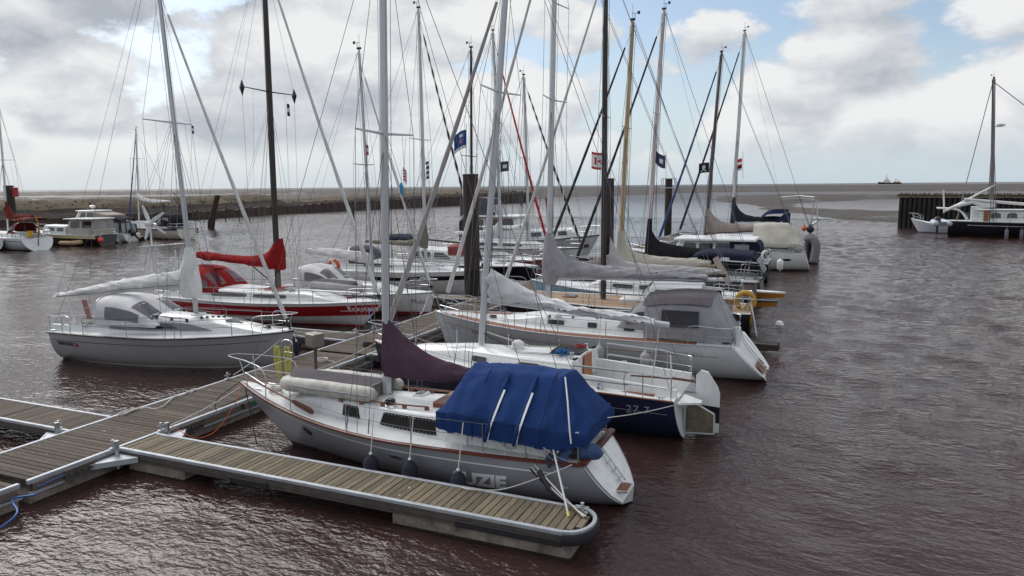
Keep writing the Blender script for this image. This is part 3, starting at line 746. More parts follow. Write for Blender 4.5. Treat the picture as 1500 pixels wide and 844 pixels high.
def water():
    x0, x1, y0, y1, st = -118., 66., 2., 146., .265
    xs = np.arange(x0, x1+.01, st); ys = np.arange(y0, y1+.01, st); x1, y1 = xs[-1], ys[-1]
    Xg, Yg = np.meshgrid(xs, ys); H = np.zeros_like(Xg); rnd = random.Random(11)
    for i in range(34):                       # wind chop: many short crests round one direction
        lam = .85*(1.038**i)*rnd.uniform(.9, 1.1); th = R(62)+rnd.gauss(0, .55); k = 2*math.pi/lam; ph = rnd.uniform(0, 6.3); a = .0064*lam**.8
        H += a*np.sin(k*(Xg*math.cos(th)+Yg*math.sin(th))+ph)
    lee = np.interp(Xg, [-9, 4], [.45, 1.])*np.interp(Yg, [9, 26], [.22, 1]); far = np.interp(Xg, [-70, -20], [1.6, 1.]); lee = np.where(Xg < -13, np.interp(Xg, [-30, -13], [1.0, .45]), lee)
    edge = np.minimum(np.minimum(Xg-x0, x1-Xg), np.minimum(Yg-y0, y1-Yg)); H *= lee*np.clip(edge/8, 0, 1)
    # crests bunch and fade across the basin
    H *= .75+.5*np.sin(Xg*.11+1.3*np.sin(Yg*.05))*np.sin(Yg*.09+.8*np.sin(Xg*.07))
    b = MB(); nx, ny = len(xs), len(ys)
    b.v = [tuple(v) for v in np.stack([Xg.ravel(), Yg.ravel(), H.ravel()], 1).tolist()]
    b.f = [(j*nx+i, j*nx+i+1, (j+1)*nx+i+1, (j+1)*nx+i) for j in range(ny-1) for i in range(nx-1)]; b.m = [0]*len(b.f)
    B_ = 30000.
    for q in (((-B_, -400), (B_, -400), (B_, y0), (-B_, y0)), ((-B_, y1), (B_, y1), (B_, 45000), (-B_, 45000)), ((-B_, y0), (x0, y0), (x0, y1), (-B_, y1)), ((x1, y0), (B_, y0), (B_, y1), (x1, y1))):
        b.add([(x, y, 0) for x, y in q], [(0, 1, 2, 3)])
    me = bpy.data.meshes.new('water'); me.from_pydata(b.v, [], b.f); me.materials.append(WATER); me.polygons.foreach_set('use_smooth', [True]*len(me.polygons)); me.update()
    o = bpy.data.objects.new('water', me); COL.objects.link(o); tag(o, kind='structure')
water()
# bed below the basin, so that the ground is one sheet
b = MB(); b.add([(-30000, -400, -3), (30000, -400, -3), (30000, 45000, -3), (-30000, 45000, -3)], [(0, 1, 2, 3)])
b.build('harbour_bed', mat('bed mud', (70, 58, 50), .9), None, 0, kind='structure', raw=True)

# --- mud flats
def pol(pix): return np.array([[*PZ(x, y, 0.)[:2]] for x, y in pix])
SHORE = [(1700, 340), (1500, 335), (1318, 325), (1250, 321.5), (1200, 318.5), (1150, 311), (1100, 303), (1062, 296.5), (1046, 292), (1060, 288), (1120, 285.5), (1250, 286), (1400, 288), (1700, 290)]
UPPER = [(1700, 281), (1400, 280.2), (1200, 280.6), (1040, 281.8), (960, 285), (900, 287), (800, 290), (772, 293)]
wat = np.vstack([pol(SHORE), pol(UPPER), [[-92, 262], [-106, 181], [-109, 143], [-105, 112], [-107, 90], [-112, 60], [-125, -120], [220, -120]]])
pool = pol([(1150, 297.5), (1200, 294.5), (1318, 291.5), (1560, 291.5), (1560, 310), (1318, 312), (1230, 309), (1180, 303)])
pool2 = pol([(-400, 293), (-100, 291.5), (150, 290.5), (300, 288.6), (420, 286.5), (520, 283.5), (300, 284.5), (0, 287.6), (-400, 290)])
def sdf(Q, V):
    d = np.full(len(Q), 1e9); ins = np.zeros(len(Q), bool); n = len(V)
    for i in range(n):
        a, b_ = V[i], V[(i+1) % n]; e = b_-a; w = Q-a
        t = np.clip((w@e)/(e@e), 0, 1); d = np.minimum(d, np.hypot(*(w-t[:, None]*e).T))
        c1 = (a[1] <= Q[:, 1]) != (b_[1] <= Q[:, 1]); ins ^= c1 & (Q[:, 0] < (b_[0]-a[0])*(Q[:, 1]-a[1])/(b_[1]-a[1]+1e-12)+a[0])
    return np.where(ins, -d, d)
def mud():
    na, nr = 260, 230
    az = np.linspace(R(-62), R(58), na); rr = np.geomspace(70, 3300, nr)
    A, RR = np.meshgrid(az, rr); th = YAW-A
    X = (CX-np.sin(th)*RR).ravel(); Yv = (np.cos(th)*RR).ravel(); Q = np.stack([X, Yv], 1)
    n1 = np.array([mnoise.fractal(Vector((x*.02, y*.02, 0)), 1., 2., 5) for x, y in Q]); n2 = np.array([mnoise.fractal(Vector((x*.11, y*.11, 5)), 1., 2., 4) for x, y in Q])
    far = RR.ravel()
    sd = sdf(Q, wat)+n1*(3+far*.012)+n2*1.2
    h = np.where(sd > 0, 1.0*(1-np.exp(-np.maximum(sd, 0)/14))+.10*n2+.05, np.maximum(sd*.15, -1.2))
    for pl, dep in ((pool, 1.25), (pool2, 1.6)):
        s2 = sdf(Q, pl)+n1*(2+far*.006); h -= dep*np.clip(.5-s2/14, 0, 1)*(sd > -5)
    h += np.where(sd > 20, .22*n1, 0)
    h = np.where(Yv < 60, -1.5, h)
    emb = sdf(Q, np.array([[-92, 262], [-106, 181], [-109, 143], [-105, 112], [-107, 90], [-112, 60], [-125, -120], [-900, -120], [-700, 262]]))
    h = np.where(X < -85, np.where(Yv < 262, -1.5*(emb > -3)+np.where(emb <= -3, np.minimum(h, .9), 0), h), h)
    # drying towards open water beyond the flats
    edge = 2300+n1*260; h = np.where(far > edge, -.8, h)
    b = MB(); vs = np.stack([X, Yv, h], 1).tolist(); b.v = [tuple(v) for v in vs]
    b.f = [(i*na+j, i*na+j+1, (i+1)*na+j+1, (i+1)*na+j) for i in range(nr-1) for j in range(na-1)]; b.m = [0]*len(b.f)
    m = bpy.data.materials.new('tidal mud'); m.use_nodes = True; nt = m.node_tree; N = nt.nodes.new; L = nt.links.new; p = nt.nodes['Principled BSDF']
    g = N('ShaderNodeNewGeometry'); n = N('ShaderNodeTexNoise'); n.inputs['Scale'].default_value = .045; n.inputs['Detail'].default_value = 9; n.inputs['Roughness'].default_value = .7; L(g.outputs['Position'], n.inputs['Vector'])
    cr = N('ShaderNodeValToRGB'); L(n.outputs[0], cr.inputs[0]); e = cr.color_ramp.elements
    e[0].position = .36; e[0].color = srgb(42, 37, 34); e[1].position = .72; e[1].color = srgb(92, 82, 74); x = e.new(.5); x.color = srgb(60, 53, 48)
    sp = N('ShaderNodeTexNoise'); sp.inputs['Scale'].default_value = 1.1; sp.inputs['Detail'].default_value = 3; L(g.outputs['Position'], sp.inputs['Vector'])
    r2 = N('ShaderNodeMapRange'); L(sp.outputs[0], r2.inputs[0]); r2.inputs[1].default_value = .62; r2.inputs[2].default_value = .74
    mx = N('ShaderNodeMix'); mx.data_type = 'RGBA'; L(r2.outputs[0], mx.inputs[0]); L(cr.outputs[0], mx.inputs[6]); mx.inputs[7].default_value = srgb(128, 120, 110); L(mx.outputs[2], p.inputs['Base Color'])
    rr_ = N('ShaderNodeMapRange'); L(n.outputs[0], rr_.inputs[0]); rr_.inputs[1].default_value = .38; rr_.inputs[2].default_value = .52; rr_.inputs[3].default_value = .42; rr_.inputs[4].default_value = .95; L(rr_.outputs[0], p.inputs['Roughness'])
    bp = N('ShaderNodeBump'); bp.inputs['Strength'].default_value = .6; bp.inputs['Distance'].default_value = .3; L(sp.outputs[0], bp.inputs['Height']); L(bp.outputs[0], p.inputs['Normal'])
    b.build('mud_flats', m, None, 0, kind='structure', raw=True)
mud()

# --- embankment on the far side of the basin
RUSTY = mat('rusted sheet piling', (78, 65, 57), .85, var=.35, scale=.8, stretch=(1, 1, .4), bump=.4, bscale=9)
def grass_mat():
    m = bpy.data.materials.new('salt grass'); m.use_nodes = True; nt = m.node_tree; N = nt.nodes.new; L = nt.links.new; p = nt.nodes['Principled BSDF']; p.inputs['Roughness'].default_value = .95
    g = N('ShaderNodeNewGeometry'); n = N('ShaderNodeTexNoise'); n.inputs['Scale'].default_value = .22; n.inputs['Detail'].default_value = 8; n.inputs['Roughness'].default_value = .75; L(g.outputs['Position'], n.inputs['Vector'])
    cr = N('ShaderNodeValToRGB'); L(n.outputs[0], cr.inputs[0]); e = cr.color_ramp.elements
    e[0].position = .32; e[0].color = srgb(48, 42, 32); e[1].position = .7; e[1].color = srgb(108, 92, 62); x = e.new(.5); x.color = srgb(76, 65, 47)
    L(cr.outputs[0], p.inputs['Base Color']); return m
GRASSM = grass_mat()
def resample(pl, step):
    pl = [Vector((x, y, 0)) for x, y in pl]; out = []
    for a, b_ in zip(pl, pl[1:]):
        n = max(1, int((b_-a).length/step)); out += [a.lerp(b_, i/n) for i in range(n)]
    return out+[pl[-1]]
EMB = [(-150, -150), (-127, -60), (-113, 55), (-107, 90), (-105, 112), (-108, 143), (-105, 181), (-98, 225), (-91, 262), (-99, 290), (-140, 312)]
def embankment():
    pts = resample(EMB, 1.5); k = len(pts); nr = []
    for i in range(k):
        t = pts[min(i+1, k-1)]-pts[max(i-1, 0)]; t.normalize(); nr.append(Vector((-t.y, t.x, 0)))
    wallh = lambda y: interp([0, 120, 170, 230, 262], [1.5, 1.6, 2.3, 3.3, 3.5], y)
    # sheet piles: front follows a trapezoid corrugation, uneven tops
    b = MB(); rows = []; rnd = random.Random(3)
    tops = [wallh(p.y)+rnd.uniform(-.22, .18) for p in pts]
    for i in range(k):
        o = -.35 if (i//1) % 2 else .0; p = pts[i]-nr[i]*(-o)
        rows.append([p+Vector((0, 0, -1.5)), p+Vector((0, 0, tops[i])), p+nr[i]*.5+Vector((0, 0, tops[i])), p+nr[i]*.5+Vector((0, 0, -1.5))])
    b.loft(rows); w = b.build('quay_wall', RUSTY, None, 20, 'long low rusty sheet pile wall below the grass bank across the harbour', 'quay wall')
    def strip(name, fn, m, kind='structure', sub=5):
        b = MB(); rows = []
        for i in range(k):
            prof = smooth_pts([pts[i]+nr[i]*d+Vector((0, 0, z)) for d, z in fn(pts[i].y)], sub); row = []
            for p in prof: row.append(p+Vector((0, 0, .28*mnoise.noise(p*.35)+.16*mnoise.noise(p*1.1))))
            rows.append(row)
        b.loft(rows); return b.build(name, m, None, 60, kind=kind, raw=True)
    hh = lambda y: wallh(y)
    MUDS = mat('slope mud', (50, 43, 40), .95, spec=.1, var=.3, scale=.5, bump=.5, bscale=3)
    strip('mud_slope', lambda y: [(.45, hh(y)-.5), (2.5, hh(y)+.1), (5, hh(y)+.55*(1 if y < 150 else .3)), (7, hh(y)+(1.2 if y < 150 else .4))], MUDS)
    strip('grass_bank', lambda y: [(6.6, hh(y)+(1.0 if y < 150 else .2)), (9, hh(y)+(2.0 if y < 150 else .7)), (12, hh(y)+(2.7 if y < 150 else 1.0)), (16, hh(y)+(2.75 if y < 150 else 1.0)), (21, hh(y)+(2.2 if y < 150 else .7)), (30, -.2)], GRASSM)
    # tussocks that break the crest
    b = MB(); rnd = random.Random(5)
    for i in range(2600):
        j = rnd.randrange(40, k-30); d = rnd.uniform(6.8, 17); p = pts[j]+nr[j]*d+Vector((rnd.uniform(-1, 1), rnd.uniform(-1, 1), 0)); y = p.y
        z = interp([6.6, 9, 12, 16, 21], [hh(y)+(1.0 if y < 150 else .2), hh(y)+(2.0 if y < 150 else .7), hh(y)+(2.7 if y < 150 else 1.0), hh(y)+(2.75 if y < 150 else 1.0), hh(y)+1], d)
        for q in range(5):
            a = rnd.uniform(0, 6.3); c, s_ = math.cos(a), math.sin(a); h = rnd.uniform(.02, .16); r = rnd.uniform(.1, .35)
            b.add([p+Vector((c*r-s_*.12, s_*r+c*.12, z-.2)), p+Vector((c*r+s_*.12, s_*r-c*.12, z-.2)), p+Vector((c*r*2.2, s_*r*2.2, z+h))], [(0, 1, 2)])
    b.build('grass', GRASSM, None, 0, kind='stuff', raw=True)
embankment()
def mooring_post(label, p, top, r, m, lean=(0, 0), name='mooring_post', cap=None, group=None, cat='post', box=False):
    e = empty(name, label, cat, p, 0, group); b = MB(); n = 10
    b.tube([(0, 0, -2), (lean[0]*.5, lean[1]*.5, top*.5), (lean[0], lean[1], top)], [r, r, r*.97], 20); b.build('shaft', m, e, 50)
    b = MB(); b.tube([(0, 0, -1.9), (lean[0]*.12, lean[1]*.12, .9), (lean[0]*.3, lean[1]*.3, 1.5+r)], [r*1.025, r*1.022, r*1.006], 20); b.build('weed_band', WEEDP, e, 50)
    b = MB(); b.lathe([(r*1.02, top-.02), (r*1.02, top+.04), (r*.8, top+.07)], 20, (lean[0], lean[1], 0)); b.build('cap', cap or m, e, 50)
    return e
WEEDP = mat('weed on piles', (48, 44, 36), .9, var=.5, scale=4, stretch=(2, 2, .6), bump=.8, bscale=16)
PILEM = mat('rusty steel pile', (58, 46, 46), .75, var=.28, scale=1.3, stretch=(2, 2, .3), bump=.25, bscale=8)
TIMBER = mat('old dark timber', (66, 54, 48), .9, var=.3, scale=5, stretch=(3, 3, .4), bump=.5, bscale=20)
pg = 'tall steel piles along the floating dock'
mooring_post('tall brown steel pile close to the dock between the navy hulled and white yachts', (-1.62, 34.4, 0), 6.88, .42, PILEM, group=pg, name='steel_pile', cat='pile')
mooring_post('tall brown steel pile behind the dark mast', (-1.62, 61.0, 0), 6.82, .40, PILEM, group=pg, name='steel_pile', cat='pile')
e = mooring_post('steel pile with a white sign frame round its top', (-1.62, 86.4, 0), 6.95, .43, PILEM, group=pg, name='steel_pile', cat='pile')
for sx in (-.75, .75):
    for sy in (-.5, .5): b = MB(); b.box((sx-.04, sy-.04, 5.9), (sx+.04, sy+.04, 7.05)); b.build('frame_upright', WHITE, e)
for z in (5.9, 6.98):
    for sy in (-.5, .5): b = MB(); b.box((-.71, sy-.03, z), (.71, sy+.03, z+.07)); b.build('frame_bar', WHITE, e)
    for sx in (-.75, .75): b = MB(); b.box((sx-.03, -.46, z), (sx+.03, .46, z+.07)); b.build('frame_bar', WHITE, e)
q = PZ(20, 346, 0); mooring_post('thick brown pile with a red lamp box behind the white yacht with rust covers', (q.x, q.y, 0), 6.9, .62, PILEM, name='steel_pile', cat='pile', group='piles of the far pontoon')
e = empty('beacon', 'small red lamp box fixed to the thick brown pile across the harbour', 'lamp', (q.x+1.0, q.y+.2, 5.4)); b = MB(); b.bbox((-.28, -.28, 0), (.28, .28, 1.3), .05); b.build('lamp_box', mat('signal red', (170, 44, 50), .5), e); b = MB(); b.box((-.5, -.05, .4), (-.28, .05, .6)); b.build('bracket', STEEL, e)
q = PZ(307, 335, 0); mooring_post('black timber post leaning to the right in open water', (q.x, q.y, 0), 5.2, .42, TIMBER, lean=(1.6, .5))
for px_, py_, y_, top, nm in ((517, 322, None, 3.6, 'thin dark timber post standing alone before the far quay'), (676, 310, None, 4.4, 'dark timber post before the end of the far quay'), (764, 300, None, 4.6, 'dark post at the very end of the far quay'), (96, 322, None, 4.3, 'thin bent black post behind the cabin cruisers')):
    q = PZ(px_, py_, 0); mooring_post(nm, (q.x, q.y, 0), top, .26 if px_ > 100 else .2, TIMBER, lean=(.2, 0) if px_ > 100 else (.35, .1))
# withies and a ladder on the far bank
WL = {215: 'thin stake at the far wall behind the white X bladed wind generator', 240: 'thin stake at the far wall behind the dark canvas wheelhouse', 262: 'thin stake at the far wall just left of the silver mast', 330: 'thin stake at the far wall, first right of the leaning black post', 350: 'thin stake at the far wall, second right of the leaning black post', 365: 'thin stake at the far wall, third right of the leaning black post'}
for px_, top in ((240, 3.2), (215, 3.0), (262, 2.9), (330, 2.9), (350, 2.8), (365, 2.7)):
    q = PZ(px_, 322, .2); b = MB(); b.tube([(q.x, q.y, -.5), (q.x+.3, q.y, top)], .09, 6); b.build('withy', TIMBER, None, 60, WL[px_], 'stake', 'stakes along the far wall')
def stairway(px_, py_):
    q = PZ(px_, py_, 0); e = empty('stairway', 'steep timber stairway with handrails down the far grass bank', 'stairway', (q.x, q.y, 0))
    for i in range(10): b = MB(); b.box((-.4*i-.2, -1, .5+.42*i), (-.4*i+.2, 1, .56+.42*i)); b.build('tread', TIMBER, e)
    for sy in (-1.05, 1.05):
        b = MB(); b.tube([(0.2, sy, .3), (-3.8, sy, 4.5)], .08, 6); b.build('stringer', TIMBER, e)
        b = MB(); b.tube([(0.2, sy, 1.4), (-3.8, sy, 5.6)], .05, 6); [b.tube([(-.9*i, sy, .5+.94*i), (-.9*i, sy, 1.6+.94*i)], .04, 5) for i in range(5)]; b.build('handrail', TIMBER, e)
stairway(283, 322)
# marker poles on the flats
for i, x in enumerate((76, 105, 160, 40)):
    q = PZ(x, 283.4+.0*i, 1); b = MB(); b.tube([(q.x, q.y, 0), (q.x, q.y, 4.2)], .14, 6); b.tube([(q.x, q.y, 3.2), (q.x, q.y, 4.2)], .3, 6); b.build('marker_pole', mat('pale post', (208, 204, 192)), None, 60, ('pale marker post on the flats, second from the left', 'pale marker post on the flats, third from the left', 'rightmost pale marker post on the flats', 'leftmost pale marker post on the flats beside the pile with the red box')[i], 'post', 'marker posts on the flats')
# --- sheet pile wall on the right
def pier():
    A = Vector((24.9, 116.5, 0)); D1 = Vector((60, 101, 0)); ztop = 4.4
    e = empty('sheet_pile_pier', 'dark sheet pile pier with a mossy timber cap behind the black hulled ship', 'pier', A)
    DK = mat('dark piling', (44, 40, 38), .9, var=.45, scale=.9, stretch=(1, 1, .5), bump=.6, bscale=7); CAP = mat('mossy timber cap', (84, 74, 50), .95, var=.3, scale=1.5, bump=.4)
    v = (D1-A); n = Vector((v.y, -v.x, 0)).normalized(); Ln = v.length; v.normalize(); w = .62
    pile = MB(); pile.bbox((-.21, -.14, -2), (.21, .2, 0), .05); pm = pile.mesh('sheet_pile', DK, 30); web = MB(); web.box((-.1, .05, -2), (.1, .25, 0)); wm = web.mesh('pile_web', DK)
    ang = math.atan2(v.y, v.x); rnd = random.Random(2)
    for i in range(int(Ln/w)):
        p = v*(i*w+.25); hgt = ztop-.1-rnd.uniform(0, .12)
        o = inst('sheet_pile', cached('shp', lambda: (MB().bbox((-.2, -.16, -6.4), (.2, .2, 0), .05).mesh('sheet_pile', DK, 30))), e, (p.x, p.y, hgt), (0, 0, ang))
    b = MB(); back = -n; c0 = Vector((0, 0, 0)); 
    q = [c0+back*.12, v*Ln+back*.12, v*Ln+back*9, back*9+v*1.0]
    b.poly([(p.x, p.y, -2) for p in q], (0, 0, ztop+1.85)); b.build('pier_body', DK, e, 0)
    b = MB(); q = [n*.32-v*.15, v*Ln+n*.32, v*Ln+back*.5, back*.5-v*.15]; b.poly([(p.x, p.y, ztop-.06) for p in q], (0, 0, .34)); b.build('cap_beam', CAP, e, 0)
    b = MB(); rnd = random.Random(8)
    for i in range(700):
        p = v*rnd.uniform(0, Ln)+back*rnd.uniform(0, .5); h = rnd.uniform(.05, .3); a = rnd.uniform(0, 6.3)
        b.add([p+Vector((.1*math.cos(a), .1*math.sin(a), ztop+.25)), p-Vector((.1*math.cos(a), .1*math.sin(a), -ztop-.25)), p+Vector((.05, .02, ztop+.28+h))], [(0, 1, 2)])
    o = b.build('grass_tufts', GRASSM, e, 0); o['kind'] = 'stuff'
    for i in range(5):
        p = v*(2.2+i*.9)+n*.35; b = MB(); b.tube([(p.x, p.y, -1), (p.x, p.y, 1.6)], .07, 6); b.build('fender_pile', TIMBER, e)
pier()
# ------------------------------------------------------------------ floating docks
PLANK = mat('weathered decking', (96, 83, 72), .85, var=.30, scale=7, stretch=(.5, 6, 6), bump=.5, bscale=26, rnd=.42, dirt=(62, 56, 46), drops=True)
PLANK2 = mat('pale weathered decking', (122, 108, 91), .85, var=.28, scale=7, stretch=(.5, 6, 6), bump=.5, bscale=26, rnd=.40, dirt=(84, 80, 62), drops=True)
EDGE = mat('pontoon aluminium', (176, 180, 186), .5, metal=.35, var=.16, scale=3, bump=.1)
EDGED = mat('dull aluminium', (84, 76, 72), .75, metal=.05, var=.22, scale=4, bump=.2)
FASC = mat('grey fascia timber', (112, 98, 90), .9, var=.3, scale=5, stretch=(.5, 1, 4), bump=.5, bscale=18)
CONC = mat('float concrete', (150, 139, 131), .9, var=.2, scale=3, bump=.4, bscale=40, dirt=(80, 70, 62))
RUB = mat('bumper rubber', (38, 34, 38), .75, var=.15, scale=5)
WEED = mat('weed at the waterline', (46, 42, 34), .95, var=.4, scale=12, bump=.8, bscale=30)
DZ = .5
def plank_mesh(L_, w, m, key):
    def mk():
        b = MB(); rnd = random.Random(hash(key) % 1000 if False else len(key)); b.bbox((-L_/2, -w/2, -.035), (L_/2, w/2, 0), .006); return b.mesh('plank', m, 0)
    return cached('plank'+key, mk)
def decking(e, x0, x1, y0, y1, along, m, pitch=.145, separate=True):
    "planks laid across a deck that runs along 'x' or 'y' (local coordinates of e)"
    rnd = random.Random(int(abs(x0*7+y0*13))+1)
    a0, a1 = (x0, x1) if along == 'x' else (y0, y1); L_ = (y1-y0) if along == 'x' else (x1-x0); mid = (y0+y1)/2 if along == 'x' else (x0+x1)/2
    n = int((a1-a0)/pitch); pitch = (a1-a0)/n; b = MB()
    for i in range(n):
        c = a0+(i+.5)*pitch; dz = rnd.uniform(-.005, .004); j = rnd.uniform(-.008, .008); rot = rnd.uniform(-.003, .003)
        loc = (c, mid+j, DZ+dz) if along == 'x' else (mid+j, c, DZ+dz); rz = (math.pi/2 if along == 'x' else 0)+rot
        if separate:
            key = '%.2f%.3f%s' % (L_-.03, pitch, m.name)
            inst('plank', cached('pl'+key, lambda: MB().bbox((-(L_-.03)/2, -(pitch-.016)/2, -.035), ((L_-.03)/2, (pitch-.016)/2, 0), .005).mesh('plank', m, 0)), e, loc, (rnd.uniform(-.012, .012), 0, rz))
        else:
            hw = pitch/2-.008
            if along == 'x': b.box((c-hw, y0+.015, DZ-.035+dz), (c+hw, y1-.015, DZ+dz))
            else: b.box((x0+.015, c-hw, DZ-.035+dz), (x1-.015, c+hw, DZ+dz))
    if not separate: o = b.build('plank', m, e, 0); o['kind'] = 'stuff'
def cleat_dock(e, x, y, rz=0.):
    me = cached('dockcleat', lambda: MB().bbox((-.09, -.05, 0), (.09, .05, .02), .01).tube([(0, 0, .0), (0, 0, .17)], .028, 8).tube([(-.12, 0, .12), (.12, 0, .12)], .016, 6).lathe([(.034, .17), (.034, .19), (.01, .2)], 10).mesh('dock_cleat', EDGE))
    inst('dock_cleat', me, e, (x, y, DZ+.02), (0, 0, rz))
HW = 1.095
def main_pontoon(y0, y1, label, sep=True, cleats=(), green=()):
    e = empty('dock_pontoon', label, 'pontoon', (0, y0, 0), 0, 'pontoon sections of the main floating dock'); L_ = y1-y0
    decking(e, -HW+.09, HW-.09, .04, L_-.04, 'y', PLANK, separate=sep)
    for sx in (-1, 1):
        b = MB(); b.bbox((sx*(HW-.09), 0, DZ-.07), (sx*HW, L_, DZ+.018), .012); b.build('edge_rail', EDGE, e, 30)
        b = MB()
        n = max(1, int(L_/2.9)); 
        for i in range(n): b.bbox((sx*(HW-.01)-.02, L_*i/n+.08, .27), (sx*(HW-.01)+.03*sx+.0, L_*(i+1)/n-.08, DZ-.075), .01)
        b.build('fascia_board', FASC, e, 30)
        b = MB(); b.box((sx*(HW-.06), .0, .20), (sx*(HW+.03), L_, .255)); b.build('lower_flange', EDGE, e, 0)
        b = MB(); b.box((sx*(HW-.10), .05, .262), (sx*(HW-.05), L_-.05, DZ-.13)); b.build('side_beam', EDGED, e, 0)
    n = max(1, round(L_/4)); 
    for i in range(n):
        b = MB(); b.bbox((-HW+.03, L_*i/n+.03, -.5), (HW-.03, L_*(i+1)/n-.03, .198), .04); b.build('float', CONC, e, 30)
        b = MB(); b.box((-HW+.024, L_*i/n+.06, -.3), (HW-.024, L_*(i+1)/n-.06, .02)); b.build('weed_line', WEED, e, 0)
    for sx, y in cleats: cleat_dock(e, sx*(HW-.05), y-y0, math.pi/2)
    for y in green: b = MB(); b.bbox((HW+.022, y-y0-.17, .30), (HW+.036, y-y0+.17, .375+.04), .004); b.build('number_plate', mat('green plate', (52, 112, 82), .4), e, 30); 
    return e
main_pontoon(-6.2, 8.74, 'end section of the brown planked dock beside the blue hose', cleats=((-1, 5),))
main_pontoon(8.9, 20.6, 'brown planked dock section carrying the yellow hose rack and the grey box', cleats=((1, 12.15), (-1, 16.4), (1, 17.6), (1, 10.85)), green=(9.9, 15.2))
main_pontoon(20.75, 32.4, 'brown planked dock section between the red striped hull and the teak striped white yacht', cleats=((1, 22.9), (-1, 24.2), (1, 25.8), (-1, 28), (-1, 31)))
for i, y in enumerate((32.55, 44.3, 56.05, 67.8, 79.55)):
    main_pontoon(y, y+11.6, ('dock section beside the nearest tall pile', 'dock section beyond the nearest tall pile', 'dock section beside the pile behind the dark mast', 'dock section before the sign framed pile', 'outermost dock section with the sign framed pile')[i], sep=False, cleats=((1, y+3), (-1, y+6)))
def finger(y0, y1, x0, x1, label, sep=False, floats=(), bumper=False, m=None, side=1, cleats=()):
    "finger pontoon running from x0 (at the dock) to x1"
    e = empty('finger_pontoon', label, 'pontoon', (x0, (y0+y1)/2, 0), 0, 'finger pontoons'); L_ = abs(x1-x0); sg = 1 if x1 > x0 else -1; h = (y1-y0)/2
    xa, xb_ = (0, L_) if sg > 0 else (-L_, 0)
    decking(e, xa+.03, xb_-(.38 if bumper else .06), -h+.08, h-.08, 'x', m or PLANK2, separate=sep)
    for sy in (-1, 1):
        b = MB(); b.bbox((xa, sy*(h-.08), DZ-.055), (xb_-(.35 if bumper else 0), sy*h, DZ+.016), .012); b.build('edge_rail', EDGE, e, 30)
        b = MB(); b.box((xa, sy*(h-.06), .28), (xb_-(.35 if bumper else 0), sy*(h-.005), DZ-.06)); b.box((xa, sy*(h-.05), .262), (xb_-.4, sy*(h+.014), .285)); b.box((xa+.3, sy*(h-.05), .33), (xb_-.4, sy*(h+.012), .345)); b.build('side_beam', EDGED, e, 0)
        if bumper:
            for xa_, xb2 in ((3.3, 4.3), (8.6, L_-.36)): b = MB(); b.bbox((xa_, sy*(h+.002), .25), (xb2, sy*(h+.05), DZ-.13), .01); b.build('rubber_fender', RUB, e, 30)
    for a, c in floats:
        xs_ = sorted((sg*a, sg*c)); b = MB(); b.bbox((xs_[0], -h+.05, -.5), (xs_[1], h-.05, .245), .04); b.build('float', CONC, e, 30)
        b = MB(); b.box((xs_[0]+.05, -h+.044, -.3), (xs_[1]+.006, h-.044, .03)); b.build('weed_line', WEED, e, 0)
    if bumper:
        b = MB(); rings = []
        for i in range(17):
            a = -math.pi/2+math.pi*i/16; c, s_ = math.cos(a), math.sin(a)
            R0 = h-.02; pr = [(R0-.02, .27), (R0+.05, .28), (R0+.075, .33), (R0+.075, .41), (R0+.05, .465), (R0-.02, .475)]
            rings.append([(L_-.36+c*r*.78, s_*r, z) for r, z in pr])
        b.loft(rings, closed=True, caps=True); b.build('bow_bumper', RUB, e, 50)
        b = MB(); rings = [[(L_-.36+math.cos(a)*r*.78, math.sin(a)*r, z) for r, z in ((h-.09, DZ-.03), (h-.09, DZ+.016), (h-.005, DZ+.016), (h-.005, DZ-.03))] for a in [-math.pi/2+math.pi*i/16 for i in range(17)]]
        b.loft(rings, closed=True, caps=True); b.build('edge_rail', EDGE, e, 40)
        for k in range(2): inst('plank', cached('tip%d' % k, lambda: MB().bbox((-.06, -.36+.12*k, -.035), (.06, .36-.12*k, 0), .005).mesh('plank', PLANK2, 0)), e, (L_-.305+.135*k, 0, DZ-.002))
    for x, sy in cleats: cleat_dock(e, sg*x, sy*(h-.05), 0)
    return e
F1 = finger(10.92, 12.0, HW+.02, 12.1, 'pale planked finger pontoon with a rounded black end beside the grey yacht', True, ((.2, 1.9), (7.2, 10.75)), True, cleats=((10.72, .55),))
LF1 = finger(11.28, 12.5, -HW-.02, -11.5, 'brown planked finger pontoon opposite the pale one', True, ((4.6, 7), (9, 11)), m=PLANK, side=-1, cleats=((.35, -1),))
finger(22.45, 23.75, -HW-.02, -11.5, 'finger pontoon between the grey hulled yacht and the red striped yacht', True, ((.3, 2.2), (6, 9)), m=PLANK, side=-1, cleats=((.4, 1), (2.4, -1)))
finger(20.9, 21.75, HW+.02, 10.2, 'finger pontoon between the navy yacht and the white yacht with its teak stripe', False, ((1, 3), (6, 9)))
fd = finger(27.95, 28.45, HW+.02, 14.2, 'dark finger pontoon whose tip shows behind the white swim platform', False, ((1, 3), (9, 12.4)), m=mat('wet dark decking', (58, 51, 48), .7, var=.2))
for ch in fd.children: ch.data.materials[0] = mat('wet dark decking', ()); ch.location.z = -.12
for y, lab in ((37.2, 'finger pontoon beside the light blue hull'), (45.8, 'finger pontoon before the black hulled motor cruiser'), (53.6, 'finger pontoon beside the yacht under a beige tent'), (61, 'outer finger pontoon beside the yacht with a blue canopy')):
    finger(y, y+.9, HW+.02, 11, lab, False, ((1, 3), (7, 10)))
for y, lab in ((33.2, 'finger pontoon beyond the small white yacht'), (40, 'finger pontoon before the black hull'), (49.6, 'finger pontoon before the white yachts in the middle'), (56, 'finger pontoon before the motor yacht')):
    finger(y, y+.9, -HW-.02, -11, lab, False, ((1, 3), (7, 10)))
